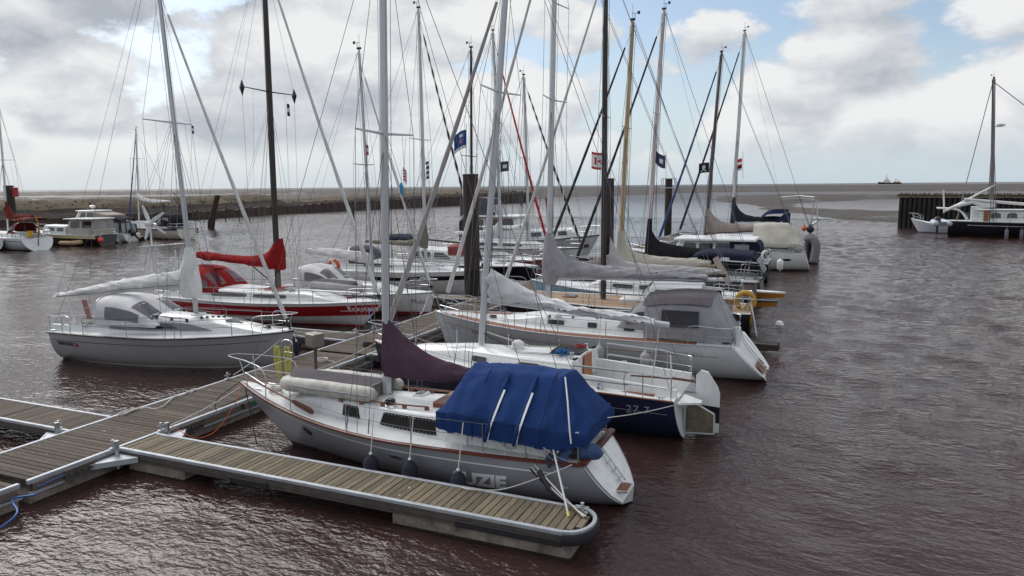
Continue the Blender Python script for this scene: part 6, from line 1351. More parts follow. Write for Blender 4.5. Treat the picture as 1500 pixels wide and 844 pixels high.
# ---- L3: small white yacht ---------------------------------------------------------------
l3 = Boat('sailing_yacht', 'small white yacht with a thin red stripe at its waterline and white furled foresail', 'sailboat', (-1.85, 30.75), (-11.6, 30.75), 3.0, (1.2, 1.02, 1.0), .76, brake=.3, srake=-.2, hull=WHITEH, p0=.32)
l3.deck(cock=(-4.4, -2.1, .8, .6)); l3.stripe('red_line', REDS, .08, .19, .0, .99, absz=True); l3.strake('toe_rail', STRIPED, .015, -.03)
l3.house(-2.2, 1.6, 1.05, .65, .5, .36, nose=1.7, tum=.3, m=WHITE); l3.windows([(-1.6, 1.2, .3, .76, .1, -.5)]); l3.hood(-2.5, -.4, 1.05, l3.hz(-2)+.3, 1.0, LGREYC, film=mat('smoked film', ()))
m0 = P(545, 405, 30.7); l3.rig(m0, P(525, 72, 30.7), P(525, 72, 30.7).z, .08, spread=(7.4,), splen=.9, jib=JIBW, jibr=.075, foretop=.95, back=-4.6); l3.boom(2.55, -9.6, 2.95, .06)
l3.sailcover([(-5.45, 2.95, 2.5, .1), (-5.8, 3.02, 2.48, .15), (-6.6, 3.1, 2.58, .15), (-7.8, 3.16, 2.74, .14), (-8.9, 3.18, 2.9, .12), (-9.55, 3.12, 2.97, .08)], LGREYC, 25, .05); l3.pulpit(.6, 1.2, .1); l3.pushpit(.6, 1.0); l3.stanchions([-2.6, -.8, 1, 2.6], .6, close=(3.6, -3.7))
l3.text('Pluto', P(592, 447, 29.7).x, P(592, 447, 29.6).z-.06, .34, LETD, -1); b = MB(); b.tube([(4.85, 0, 1.1), (5.05, 0, 1.0), (5.0, 0, .7), (4.85, .18, .55), (4.85, -.18, .55)], .04, 6); b.build('anchor', mat('rusty iron', (110, 80, 66), .8), l3.e)
e = empty('horseshoe_buoy', 'orange horseshoe lifebuoy on the stern rail behind the pale grey sprayhood', 'lifebuoy', P(489, 390, 31.5)); b = MB(); b.tube([(math.cos(a)*.3, 0, math.sin(a)*.3) for a in np.linspace(R(-40), R(220), 16)], [.05]+[.1]*14+[.05], 8); b.build('foam_ring', ORANGE, e, 60); b = MB(); b.box((-.06, -.12, .2), (.06, .12, .42)); b.build('reflective_band', WHITE, e)
# ---- L4: white yacht, dark window band, olive sail cover -----------------------------------
l4 = Boat('sailing_yacht', 'white yacht with a wide dark hull stripe and an olive sail cover', 'sailboat', (-2.2, 37.3), (-13.0, 37.3), 3.6, (1.55, 1.4, 1.3), .82, brake=.3, hull=WHITEH, p0=.27)
l4.deck(cock=(-5.0, -2.6, .95, .6)); l4.stripe('dark_stripe', GLASS, .26, .52, .38, .93); l4.house(-2.8, 1.6, 1.25, .75, .55, .38, nose=2.2, tum=.35, m=WHITE); l4.windows([(-2.2, -.2, .35, .75, .1, -.4)])
for sd in (1, -1):
    b = MB(); b.loft([[V(x, sd*y, l4.roofz(x, y)+.012) for y in (.12, .5)] for x in (.2, .9, 1.5)]); b.build('roof_window', mat('smoked roof glass', (92, 92, 98), .1, spec=.8), l4.e)
    b = MB(); b.loft([[V(x, sd*y, l4.roofz(x, y)+.012) for y in (.1, .4)] for x in (1.85, 2.4, 2.9)]); b.build('roof_window', mat('smoked roof glass', ()), l4.e)
m0 = P(624, 393, 37.3); l4.rig(m0, P(613, 12, 37.3), P(613, 12, 37.3).z, .1, spread=(9.0,), splen=1.2, jib=JIBK, jibm2=WHITEC, jibr=.075, back=-5.2); l4.boom(2.75, -10.4, 3.0, .07)
l4.sailcover([(-6.0, 4.0, 2.85, .12), (-6.25, 3.75, 2.8, .17), (-6.7, 3.35, 2.8, .18), (-7.3, 3.15, 2.82, .17), (-8.4, 3.12, 2.88, .14), (-9.6, 3.12, 2.95, .12), (-10.3, 3.1, 3.0, .1)], OLIVEC, 27, .05); l4.collar(2.7, 4.3, .18, OLIVEC)
l4.hood(-3.2, -1.6, 1.15, l4.hz(-2)+.35, 1.0, DGREYC); l4.pulpit(); l4.pushpit(); l4.stanchions([-3, -1, 1, 3], .6, close=(4, -4))
# ---- L5: black hull, white cabin, navy canopy -----------------------------------------------
l5 = Boat('sailing_yacht', 'black hulled yacht with white deck, thin dark mast and navy canopy', 'sailboat', (-.95, 42.3), (-12.5, 42.3), 3.6, (1.3, 1.35, 1.3), .8, brake=.9, hull=BLACKH, rail=WHITE, rail_r=.05, p0=.28)
l5.deck(cock=(-5.2, -2.8, .95, .6)); l5.house(-3.0, .2, 1.3, 1.0, .95, .75, nose=1.9, tum=.3, m=WHITE); l5.windows([(-2.7, -1.3, .35, .82, .1, -.1), (-1.1, .1, .35, .82, 0, -.5)]); l5.hatch(3.2, 0, .6, .6, z=1.45)
q = P(692, 255, 42.3); l5.rig(V(q.x-.15, 42.3, 2.0), P(690, 70, 42.3), P(690, 70, 42.3).z, .085, m=BLKM, spread=(8.2,), splen=1.1, jib=None, back=-5.4); l5.boom(2.6, -10.5, 2.9, .06, m=BLKM)
l5.cover('canopy', [(-2.9, [(-1.2, 2.5), (-1.1, 2.9), (0, 3.05), (1.1, 2.9), (1.2, 2.5)]), (-3.8, [(-1.25, 2.6), (-1.2, 3.0), (0, 3.15), (1.2, 3.0), (1.25, 2.6)]), (-5.0, [(-1.25, 2.5), (-1.2, 2.95), (0, 3.1), (1.2, 2.95), (1.25, 2.5)])], NAVYC, 3, .02, 5, caps=False)
b = MB(); [b.tube([(x, sd*1.2, 1.4), (x-.5, sd*1.22, 2.7)], .022, 5) for x in (-2.9, -4.2) for sd in (1, -1)]; b.build('canopy_frame', STEEL, l5.e)
b = MB(); b.bbox((-.2, -.9, 1.9), (1.0, .9, 2.55), .12); b.build('covered_windlass', mat('dusty red cover', (136, 66, 66), .85, var=.2), l5.e, 40); l5.pulpit(); l5.pushpit(); l5.stanchions([-3, -1, 1, 3], .6, close=(4, -4))
# ---- L6: red hull behind ---------------------------------------------------------------------
l6 = Boat('sailing_yacht', 'red bowed yacht with a white sail bundle and a bright red furled foresail', 'sailboat', (-1.7, 47.2), (-12.6, 47.2), 3.3, (1.25, 1.15, 1.1), .72, hull=gel('red topsides', (158, 40, 44), .3), rail=WHITE, p0=.32)
l6.deck(cock=(-5.0, -2.8, .85, .6)); l6.house(-3, 1.5, 1.1, .7, .5, .38, nose=1.4, m=WHITE); l6.windows([(-2.4, -.4, .3, .75, .1, -.2)])
m0 = P(734, 355, 47.2); l6.rig(m0, P(722, 45, 47.2), P(722, 45, 47.2).z, .1, spread=(9.5,), splen=1.0, jib=JIBR, jibr=.10, back=-5.3); l6.boom(2.7, -9.4, 2.9, .065)
l6.sailcover([(m0.x-.1, 4.0, 2.75, .12), (m0.x-.5, 3.5, 2.7, .2), (m0.x-1.2, 3.2, 2.7, .2), (m0.x-2.6, 3.1, 2.75, .16), (m0.x-3.7, 3.05, 2.85, .1)], LGREYC, 31, .06); l6.pulpit(); l6.pushpit(); l6.stanchions([-3, -1, 1, 3], .6, close=(4, -4))
# ---- L7: white yacht, black stripe -----------------------------------------------------------
l7 = Boat('sailing_yacht', 'white yacht with a black rail line, slim grey mast and black and white wound foresail', 'sailboat', (-1.2, 52.6), (-13, 52.6), 3.5, (1.6, 1.5, 1.4), .75, hull=WHITEH, rail=BLACKP, rail_r=.05, p0=.3)
l7.deck(cock=(-5.2, -3, .9, .6)); l7.house(-3.2, 1.8, 1.2, .8, .55, .4, nose=1.6, m=WHITE); l7.windows([(-2.6, -.8, .3, .75, .1, -.1), (-.5, 1.2, .3, .75, 0, -.2)])
m0 = P(775, 357, 52.6); l7.rig(m0, P(767, 110, 52.6), P(767, 110, 52.6).z, .1, spread=(8.4,), splen=1.0, jib=JIBK, jibm2=WHITEC, jibr=.10, back=-5.4); l7.boom(2.9, -10, 3.1, .065); l7.sailcover([(m0.x-.15, 3.7, 2.9, .12), (m0.x-.8, 3.3, 2.88, .18), (m0.x-2.4, 3.2, 2.95, .16), (m0.x-4, 3.15, 3.05, .1)], LGREYC, 33, .05); l7.pulpit(); l7.pushpit(); l7.stanchions([-3, -1, 1, 3], .6, close=(4, -4))
# ---- L8: motor yacht with wheelhouse ----------------------------------------------------------
l8 = Boat('motor_yacht', 'white motor yacht with a wheelhouse, dark flybridge canvas and wooden jackstaff', 'motorboat', (-2.1, 59.6), (-14.8, 59.6), 4.2, (2.1, 1.55, 1.4), .85, hull=PALEG, rail=BLACKP, rail_r=.06, p0=.27, brake=1.2, group='motorboats')
l8.deck(); l8.house(-1.5, 4.0, 1.5, .95, .85, .75, nose=.9, tum=.15, m=WHITE); l8.windows([(.6, 1.5, .35, .8, 0, 0), (1.8, 2.7, .35, .8, 0, 0), (3.0, 3.8, .35, .8, 0, -.1)], frame=ALU); l8.handrail(.4, 3.6, .8, STEEL); l8.handrail(.4, 3.6, -.8, STEEL)
l8.house(-5.6, -.8, 1.6, 1.45, 2.0, 2.0, nose=.7, tum=.1, m=WHITE, name='wheelhouse'); l8.windows([(-5.2, -3.9, .5, .88, 0, 0), (-3.6, -2.3, .5, .88, 0, 0), (-2.0, -1.0, .5, .88, 0, -.1)], frame=TEAK)
for y0 in (-1.0, -.3, .4): b = MB(); x0 = -.62; b.poly([(x0, y0, 2.75), (x0, y0+.6, 2.75), (x0-.22, y0+.58, 3.35), (x0-.22, y0+.02, 3.35)], (.04, 0, .02)); b.build('windscreen_pane', GLASS, l8.e, 0)
zr = l8.roofz(-3)+.05
b = MB(); b.bbox((-5.8, -1.75, zr-.06), (-.4, 1.75, zr+.08), .05); b.build('wheelhouse_roof', WHITE, l8.e, 30)
b = MB(); b.loft([[V(-2.6, -1.3, zr), V(-2.6, 1.3, zr)], [V(-3.1, -1.25, zr+.95), V(-3.1, 1.25, zr+.95)]]); b.build('flybridge_screen', CLEARP, l8.e)
b = MB(); [b.tube([a_, c_], .03, 6) for a_, c_ in zip([V(-2.6, y, zr) for y in (-1.3, -.4, .4, 1.3)], [V(-3.1, y*.96, zr+.95) for y in (-1.3, -.4, .4, 1.3)])]; b.tube([V(-3.1, -1.25, zr+.95), V(-3.1, 1.25, zr+.95)], .03, 6); b.build('screen_frame', WHITE, l8.e)
l8.cover('flybridge_canvas', [(-3.3, [(-1.3, zr), (-1.25, zr+1.5), (1.25, zr+1.5), (1.3, zr)]), (-4.6, [(-1.3, zr), (-1.25, zr+1.7), (1.25, zr+1.7), (1.3, zr)]), (-6.2, [(-1.3, zr), (-1.25, zr+1.6), (1.25, zr+1.6), (1.3, zr)])], DGREYC, 1, .02, 3)
l8.cover('aft_canopy', [(-5.9, [(-1.5, 1.7), (-1.5, zr-.2), (1.5, zr-.2), (1.5, 1.7)]), (-6.25, [(-1.5, 1.5), (-1.5, zr-.5), (1.5, zr-.5), (1.5, 1.5)])], BLACKC, 1, .02, 3)
l8.pole([(2.0, 0, zr-1), (1.5, 0, zr+1.6)], [.12, .12] if False else .11, mat('varnished staff', (128, 78, 50), .5), 'jackstaff'); l8.pulpit(.75, 2.4, .1); l8.stanchions([-1, .8, 2.6], .7); l8.pole([V(5.3, -.9, 1.2), V(5.7, -.75, 1.25)], .14, BLACKP, 'anchor_pocket')
# ---- far pontoon on the other side of the basin --------------------------------------------
e = empty('dock_pontoon', 'brown floating dock behind the boats across the basin', 'pontoon', (-70.5, 40, 0)); decking(e, -1.1, 1.1, 0, 40, 'y', PLANK, separate=False); b = MB(); b.box((-1.2, 0, -.2), (1.2, 40, .44)); b.build('float', CONC, e, 0); b = MB(); b.box((1.11, 0, .4), (1.25, 40, .56)); b.build('edge_rail', EDGE, e, 0)
q = PZ(212, 352, .5); e = empty('finger_pontoon', 'wooden finger pontoon between the black canopied boat and the far white yacht', 'pontoon', (-66, 64.0, 0)); decking(e, -4, 4.2, -.6, .6, 'x', mat('new timber', (168, 134, 96), .8, var=.2), separate=False); b = MB(); b.box((-4, -.62, -.2), (4, .62, .42)); b.build('float', BLACKP, e, 0)
fg = 'boats across the basin'
g1 = Boat('sailing_yacht', 'white yacht seen from astern with rust red covers across the harbour', 'sailboat', (-71.5, 50.6), (-60.6, 50.6), 3.7, (1.7, 1.35, 1.3), .92, hull=PALEG, group=fg, srake=.5, p0=.24)
g1.transom.data.materials[0] = WHITE; g1.stripe('stripe', STRIPED, .3, .36, 0, .95)
g1.deck(cock=(-5.0, -2.6, 1.0, .6)); g1.house(-2.7, 1.5, 1.25, .8, .5, .4, nose=1.4, m=WHITE); g1.hood(-3.2, -1.8, 1.2, 1.7, 1.2, RUSTC); g1.cover('bimini', [(-3.4, tsec(1.3, 2.8, 3.3)[1:-1]), (-4.2, tsec(1.35, 2.8, 3.45)[1:-1]), (-5.0, tsec(1.3, 2.7, 3.35)[1:-1])], RUSTC, 3, .02, 3, caps=False)
q = P(10, 318, 50.6); g1.rig(V(q.x, 50.6, 1.8), P(0, 190, 50.6), 15.5, .11, spread=(9.5,), splen=1.2, m=ALUW); g1.boom(3.2, q.x+4.2, 3.3, .07); g1.sailcover([(q.x+.1, 5.4, 3.2, .16), (q.x+.6, 4.4, 3.15, .25), (q.x+1.3, 3.8, 3.2, .22), (q.x+2.8, 3.75, 3.25, .2), (q.x+4.2, 3.7, 3.3, .14)], RUSTC, 41, .06); g1.pushpit(.7, 1.2); g1.stanchions([-3, -1, 1, 3], .6)
b = MB(); b.bbox((-5.2, .5, 1.45), (-5.0, 1.05, 2.1), .08); b.build('life_raft_bag', mat('yellow bag', (216, 164, 40), .7), g1.e); b = MB(); b.tube([(-5.35, .15, .5), (-5.5, .15, 2.1)], .05, 6); b.build('outboard_leg', DGREYC, g1.e); b = MB(); b.tube(smooth_pts([(-5.3, -.1, 1.6), (-5.2, -.15, 2.6), (-5.1, 0, 3.6)], 3), [.06]*7, 6); b.build('furled_ensign', mat('orange ensign', (206, 130, 60), .9), g1.e); g1.hatch(-5.0, -.6, .3, .3, z=1.6)
g1.text('xx', -60, .5, .01, LETD, 1) if False else None
def cruiser(name, label, bow, stern, B, f, hull, cabins, rail=WHITE, **k):
    c = Boat(name, label, 'motorboat', bow, stern, B, f, .88, hull=hull, rail=rail, rail_r=.05, p0=.24, group=fg, **k); c.deck()
    for (xa, xf, wa, wf, h, nose, m, wins, nm) in cabins:
        c.house(xa, xf, wa, wf, h, h*.92, nose=nose, tum=.12, m=m, name=nm); c.windows(wins, frame=None)
    return c
g2 = cruiser('cabin_cruiser', 'small cabin cruiser with a cream band over its black hull and a beige canvas cabin', (-70.0, 56.2), (-59.3, 57.4), 3.5, (1.6, 1.25, 1.2), BLACKH, [(-5.0, -1.4, 1.45, 1.45, 1.75, .5, mat('taupe canvas', (176, 170, 160), .8), [(-4.7, -3.3, .45, .9, 0, 0), (-3.0, -1.7, .45, .9, 0, 0)], 'canvas_cabin'), (-1.0, 2.4, 1.4, 1.2, .95, .8, PALEG, [(-.6, .4, .35, .8, 0, 0), (.8, 1.7, .35, .8, 0, 0)], 'cabin')])
g2.stripe('cream_band', mat('cream paint', (222, 210, 170), .4), .02, .38, 0, 1); b = MB(); b.bbox((-5.2, -1.55, 3.0), (-.9, 1.55, 3.1), .04); b.build('roof', WHITE, g2.e, 30); g2.pushpit(.6, .8); g2.pulpit(.7, 2, .1)
for sd in (1, -1): b = MB(); b.poly([(-5.05, sd*.9-.5, 2.0), (-5.05, sd*.9+.35, 2.0), (-5.05, sd*.9+.35, 2.85), (-5.05, sd*.9-.5, 2.85)], (-.03, 0, 0)); b.build('stern_window', CLEARP, g2.e, 0)
g3 = cruiser('cabin_cruiser', 'large white cabin cruiser with raked windows behind the black hulled cabin cruiser', (-72, 61.0), (-61.5, 61.4), 3.6, (1.9, 1.5, 1.35), WHITEH, [(-2.8, 1.8, 1.5, 1.2, 1.0, 1.0, WHITE, [], 'cabin')])
g3.house(-1.9, 1.0, 1.4, 1.3, 2.25, 2.15, nose=1.2, tum=.2, m=WHITE, name='wheelhouse'); g3.windows([(-1.7, -.5, .56, .9, .1, -.1), (-.3, .8, .56, .9, 0, -.4)])
b = MB(); b.bbox((-2.1, -1.35, 3.72), (.9, 1.35, 3.84), .05); b.build('roof', WHITE, g3.e, 30); b = MB(); b.lathe([(.06, 0), (.06, .3), (.3, .32), (.32, .5), (.2, .58)], 12, (-.4, 0, 3.84)); b.build('radar_dome', WHITE, g3.e); g3.cover('aft_canvas', [(-2.1, [(-1.4, 1.5), (-1.3, 3.6), (1.3, 3.6), (1.4, 1.5)]), (-4.2, [(-1.4, 1.5), (-1.3, 3.3), (1.3, 3.3), (1.4, 1.5)])], PINKC, 1, .02, 2)
g4 = cruiser('motorboat', 'white motorboat with a black canopy and a tilted black outboard', (-67.5, 61.0), (-60.8, 62.0), 3.0, (1.4, 1.1, .95), WHITEH, [(-.4, 1.6, 1.1, .8, .5, .9, WHITE, [], 'cuddy')])
for X_, s_ in ((0, 1),): pass
cn = g4.cover('canopy', [(.6, tsec(1.25, 2.1, 2.75)[1:-1]), (-.6, tsec(1.38, 2.3, 3.1)[1:-1]), (-1.9, tsec(1.38, 2.2, 3.05)[1:-1]), (-2.9, tsec(1.3, 2.0, 2.8)[1:-1])], BLACKC, 3, .02, 3, caps=False)
for sd in (1, -1):
    b = MB(); b.poly([(-2.8, sd*1.33, 1.25), (.5, sd*1.33, 1.25), (.4, sd*1.3, 2.35), (-2.7, sd*1.3, 2.35)], (0, sd*.02, 0)); b.build('side_curtain', CLEARP, cn, 0)
    for x in (-2.8, -1.7, -.6, .5): b = MB(); b.tube([(x, sd*1.37, 1.1), (x*.98, sd*1.34, 2.5)], .055, 6); b.build('canopy_post', BLACKC, cn)
b = MB(); b.poly([(-2.85, -1.2, 1.25), (-2.85, 1.2, 1.25), (-2.8, 1.15, 2.3), (-2.8, -1.15, 2.3)], (-.02, 0, 0)); b.build('stern_curtain', CLEARP, cn, 0)
for y in (-1.2, -.4, .4, 1.2): b = MB(); b.tube([(-2.9, y, 1.15), (-2.85, y, 2.5)], .055, 6); b.build('canopy_post', BLACKC, cn)
om = bpy.data.objects.new('outboard', None); COL.objects.link(om); om.parent = g4.e; om.location = (-3.5, 0, 1.05); om.rotation_euler = (0, R(48), 0)
b = MB(); b.bbox((-.3, -.28, -.1), (.35, .28, .65), .14); b.build('cowling', BLACKP, om, 50); b = MB(); b.bbox((-.12, -.08, -1.2), (.14, .08, -.1), .04); b.tube([(-.35, 0, -1.1), (.2, 0, -1.1)], .1, 8); b.build('lower_unit', BLACKP, om, 50)
g5 = Boat('sailing_yacht', 'far white yacht with a black rail band, dark wheelhouse canvas and a long boom', 'sailboat', (-69.5, 68.4), (-58.0, 67.6), 3.7, (1.6, 1.3, 1.3), .8, hull=gel('cream topsides', (216, 208, 196), .4), rail=BLACKP, rail_r=.12, group=fg, p0=.28)
g5.deck(); g5.house(-3.5, 2.5, 1.3, .9, .65, .5, nose=1.2, m=WHITE); g5.windows([(-2.8, -1.2, .3, .75, 0, 0), (-.8, .8, .3, .75, 0, 0)]); q = P(201, 320, 68); g5.rig(V(q.x, 68, 2), P(197, 192, 68), P(197, 190, 68).z, .12, spread=(10.2,), splen=1.0, m=ALUW, jib=JIBB, jibr=.1); g5.boom(5.0, q.x+6.4, 4.7, .09)
g5.sailcover([(q.x+.1, 6.0, 5.0, .1), (q.x+.6, 5.6, 4.9, .18), (q.x+1.5, 5.2, 4.7, .2), (q.x+3, 5.0, 4.55, .16), (q.x+6, 4.9, 4.6, .12)], WHITEC, 43, .06); g5.cover('wheelhouse_canvas', [(-1.6, tsec(1.2, 1.9, 2.9)), (-2.4, tsec(1.3, 1.7, 3.2)), (-4.2, tsec(1.3, 1.6, 3.15)), (-5.0, tsec(1.25, 1.6, 2.5))], BLACKC, 3, .02, 4); g5.pushpit(.7, 1.3); g5.pulpit(); g5.stanchions([-3, -1, 1, 3], .6)
b = MB(); b.poly([(-5.6, -1.1, 1.5), (-5.6, -.3, 1.5), (-5.6, -.3, 2.3), (-5.6, -1.1, 2.3)], (.1, 0, 0)); b.build('fender_rack', WHITE, g5.e, 0); patch_ = [(-4.0, -2.9, 2.0, 2.75), (-2.7, -1.9, 2.0, 2.75)]
for a_, c_, z0, z1 in patch_:
    for sd in (1, -1): b = MB(); b.poly([(a_, sd*1.27, z0), (c_, sd*1.27, z0), (c_, sd*1.25, z1), (a_, sd*1.25, z1)], (0, sd*.04, 0)); b.build('canvas_window', CLEARP, g5.e, 0)
q = P(147, 351.5, 56.4); e = empty('ball_fender', 'coral red ball fender on the stern of the black hulled cabin cruiser', 'fender', q); b = MB(); b.lathe([(.05, -.34), (.26, -.24), (.34, 0), (.26, .24), (.05, .34), (.05, .42)], 14); b.build('ball', mat('coral red', (222, 92, 82), .5), e, 60); b = MB(); b.tube([(0, 0, .4), (0, .4, .9)], .03, 5); b.build('lanyard', ROPEW, e)
dinghy('tan inflatable dinghy lying alongside the white yacht with rust covers', (-62.6, 55.6, .35), R(5), 2.6, .55, .26, m=mat('tan fabric', (196, 168, 128), .7), flip=False)
g6 = Boat('sailing_yacht', 'white yacht hull cut by the left picture edge', 'sailboat', (-74, 47.2), (-63.4, 47.2), 3.4, (1.5, 1.2, 1.2), .85, hull=WHITEH, group=fg, p0=.25); g6.deck(); g6.house(-3, 2, 1.2, .8, .5, .4, m=WHITE); g6.pushpit()
# ---- black hulled ship on the right -------------------------------------------------------------
rb = Boat('sailing_ship', 'long black hulled ship with a white deckhouse and arched windows moored at the dark pier', 'ship', (49, 97.2), (28.8, 99.0), 4.6, (2.3, 1.75, 1.85), .62, tm=.5, brake=1.5, srake=-1.0, hull=BLACKH, boot=mat('red boot top', (120, 44, 42), .6), rail=mat('grey rail', (140, 138, 136), .6), rail_r=.05, p0=.3, group='ships at the pier')
rb.deck(); rb.stripe('white_line', STRIPEW, .38, .43, .08, .8); x0 = rb.lx(38.5); x1 = rb.lx(31.6)
rb.house(x1, x0, 1.6, 1.5, 1.35, 1.25, nose=.2, tum=.06, m=WHITE, name='deckhouse')
def arch(x, w, z0, z1, sd):
    n = 8; pts = [(x-w, 0, z0), (x+w, 0, z0), (x+w, 0, lerp(z0, z1, .6))]+[(x+w*math.cos(a), 0, lerp(z0, z1, .6)+(z1-z0)*.4*math.sin(a)) for a in np.linspace(.2, math.pi-.2, n)]+[(x-w, 0, lerp(z0, z1, .6))]
    yo = lambda p: sd*(rb.hside(p[0], min(1, max(0, (p[2]-rb.hz(p[0])-.03)/1.3)), 1).y+.015)
    b = MB(); b.poly([(p[0], yo(p), p[2]) for p in pts], (0, -sd*.05, 0)); o = b.build('arched_window', GLASS, rb.e, 0)
    b = MB(); b.tube([(p[0], yo(p)+sd*.01, p[2]) for p in pts], .035, 5, loop=True); b.build('window_frame', WHITE, o); return o
for X_ in (33.2, 34.75, 36.3, 37.8):
    for sd in (1, -1): arch(rb.lx(X_), .5, rb.hz(0)+.45, rb.hz(0)+1.1, sd)
b = MB(); b.bbox((x1-.25, -1.75, rb.roofz(x1+1)-.06), (x0+.2, 1.75, rb.roofz(x0-1)+.08), .05); b.build('deckhouse_roof', WHITE, rb.e, 30)
b = MB(); b.bbox((rb.lx(30.9), -.9, 1.7), (rb.lx(32.0), .9, 3.5), .06); b.build('companionway', WHITE, rb.e); b = MB(); b.box((rb.lx(32.35)-.3, -1.66, 1.9), (rb.lx(32.35)+.3, -1.62, 3.1)); b.build('door', mat('brown door', (150, 100, 64), .5), rb.e)
m0 = P(1457, 270, 98); rb.rig(V(m0.x, 98, 2.8), P(1457, 112, 98), P(1457, 113, 98).z, .2, m=mat('grey brown spar', (128, 116, 110), .5), spread=(14.0,), splen=1.6, wr=.02, jib=None, back=rb.lx(29.5), sweep=0); b = MB(); b.lathe([(.1, -.15), (.4, -.05), (.42, .12), (.1, .25)], 12, (rb.at(12.6).x+.75, 0, 12.6)); b.tube([rb.at(12.5), (rb.at(12.5).x+.75, 0, 12.5)], .05, 6); b.build('radar_dome', WHITE, rb.e)
b = MB(); b.tube([rb.l(P(1412, 292, 98)), rb.l(P(1500, 299, 97.6)), rb.l(P(1560, 303, 97.2))], .16, 8); b.build('boom', ALUW, rb.e)
for yy in (0, .6): b = MB(); b.tube([rb.l(P(1385, 309, 98.5))+V(0, yy, 0), rb.l(P(1459, 271, 98))+V(0, yy*.2, 0)], .10, 6); b.build('gangway_spar', ALUW, rb.e)
b = MB(); b.tube([rb.l(P(x, y, 98)) for x, y in ((1386, 308), (1400, 302), (1425, 296), (1440, 301), (1458, 300))], [.15, .2, .22, .35, .3], 8); b.build('furled_sail', WHITEC, rb.e)
b = MB(); [b.tube(smooth_pts([(rb.lx(30.6), y, 2.0), (rb.lx(29.6), y, 3.1), (rb.lx(27.4), y, 3.3)], 4), .09, 6) for y in (-1.0, 1.0)]; b.build('davit', WHITE, rb.e)
b = MB(); b.tube([rb.l(P(1383, 312, 99)), rb.l(P(1382, 278, 99))], .09, 6); b.bbox((rb.lx(28.2)-.5, -.05, 6.1), (rb.lx(28.2)+.1, .05, 6.3), .04); b.build('mizzen_pole', ALUW, rb.e)
rb.stanchions([rb.lx(x) for x in (30.5, 32.5, 34.5, 36.5, 38.5)], .9); rb.hatch(rb.lx(40), 0, 1.4, 1.2, z=1.9)
for k, px_ in enumerate((1475, 1497)): q = P(px_, 336, 96.4); fender(('left of two grey fenders on the black hulled ship', 'right of two grey fenders on the black hulled ship')[k], q, q+V(0, .1, .8), 1.2, .2, mat('grey fender', (110, 110, 122), .6))
dinghy('blue and white inflatable dinghy hanging in davits at the stern of the black ship', rb.w((rb.lx(27.9), 0, 1.55)), R(92), 3.4, .7, .34, m=mat('blue grey fabric', (182, 192, 208), .6), flip=False)
om = empty('outboard_motor', 'black outboard motor hanging between the davits of the black ship', 'outboard', P(1373, 325, 98.3)); b = MB(); b.bbox((-.3, -.3, -.2), (.35, .3, .6), .14); b.build('cowling', BLACKP, om, 50); b = MB(); b.bbox((-.1, -.08, -1.5), (.15, .08, -.2), .04); b.build('leg', BLACKP, om)
rc = Boat('small_boat', 'white boat with a high pale bow lying behind the stern of the black ship', 'boat', (25.6, 106.8), (33, 103.6), 2.2, (1.75, .95, .9), .8, hull=gel('pale blue white paint', (206, 208, 216), .4), brake=1.0, p0=.36, group='ships at the pier'); rc.deck(); rc.house(-2, 1, .9, .7, .6, .5, m=WHITE); rc.pulpit()
# ---- ship on the horizon --------------------------------------------------------------------------
q = PZ(1304, 269.2, 0); d_ = (Vector((q.x, q.y, 0))-Vector((CX, 0, 0))); d_ = d_.normalized()*4200; e = empty('ship', 'small white and yellow ship far out on the horizon', 'ship', (CX+d_.x, d_.y, 0), YAW*-1+R(-4)*0+0)
e.rotation_euler = (0, 0, math.atan2(d_.y, d_.x)-math.pi/2)
b = MB(); b.loft([[(x, -7*w, -2), (x, -9*w, 7+s_), (x, 9*w, 7+s_), (x, 7*w, -2)] for x, w, s_ in ((-55, .05, 5), (-44, .7, 3), (-20, 1, 0), (40, 1, 0), (52, .8, 0))], closed=True, caps=True); b.build('hull', BLACKP, e, 30)
b = MB(); b.bbox((-34, -7, 7), (2, 7, 16), 1); b.bbox((-30, -6, 16), (-4, 6, 23), 1); b.bbox((-24, -5, 23), (-9, 5, 29), 1); b.bbox((-22, -2, 29), (-14, 2, 36), 1); b.build('superstructure', WHITE, e, 30)
b = MB(); b.tube([(-18, 0, 34), (-18, 0, 52)], 1.0, 6); b.build('mast', mat('ship yellow', (206, 168, 90), .5), e); b = MB(); b.bbox((14, -6, 7), (44, 6, 13), 1); b.tube([(22, 0, 12), (22, 0, 26)], 1.2, 6); b.tube([(22, 0, 26), (44, 0, 16)], .9, 6); b.build('crane_deck', mat('ship yellow', ()), e)
# ------------------------------------------------------------------ things on the dock
def dock_coil(label, x, y, m, r=.2):
    b = MB(); pts = [(math.cos(i*.6)*r*(1+.14*math.sin(i*.31)), math.sin(i*.6)*r*(1+.1*math.sin(i*.23)), .015+.0012*i+.01*math.sin(i*1.3)) for i in range(70)]; pts += [(r+.1*k, .12*math.sin(k), .014) for k in range(1, 6)]
    b.tube(pts, .013, 5); o = b.build('rope_coil', m, None, 60, label, 'rope', 'coils of rope on the dock'); o.location = (x, y, DZ+.022); return o
dock_coil('pale rope coil on the dock beside the thin post of the grey box', .45, 19.3, ROPEW); dock_coil('dark rope coil on the dock near the navy bow', .55, 21.9, ROPED); dock_coil('blue rope coil on the dock edge by the red striped bow', -.6, 25.2, ROPEB)
b = MB(); b.tube(smooth_pts([(.86, 17.9, DZ+.02), (.9, 16.8, DZ+.02), (.78, 15.5, DZ+.02), (.93, 14.4, DZ+.02), (1.02, 13.9, DZ+.03), (1.25, 13.8, .9), (2.2, 13.75, 1.5)], 6), .012, 5); b.build('power_cable', BLACK, None, 60, 'black power cable running along the dock edge to the grey yacht', 'cable')
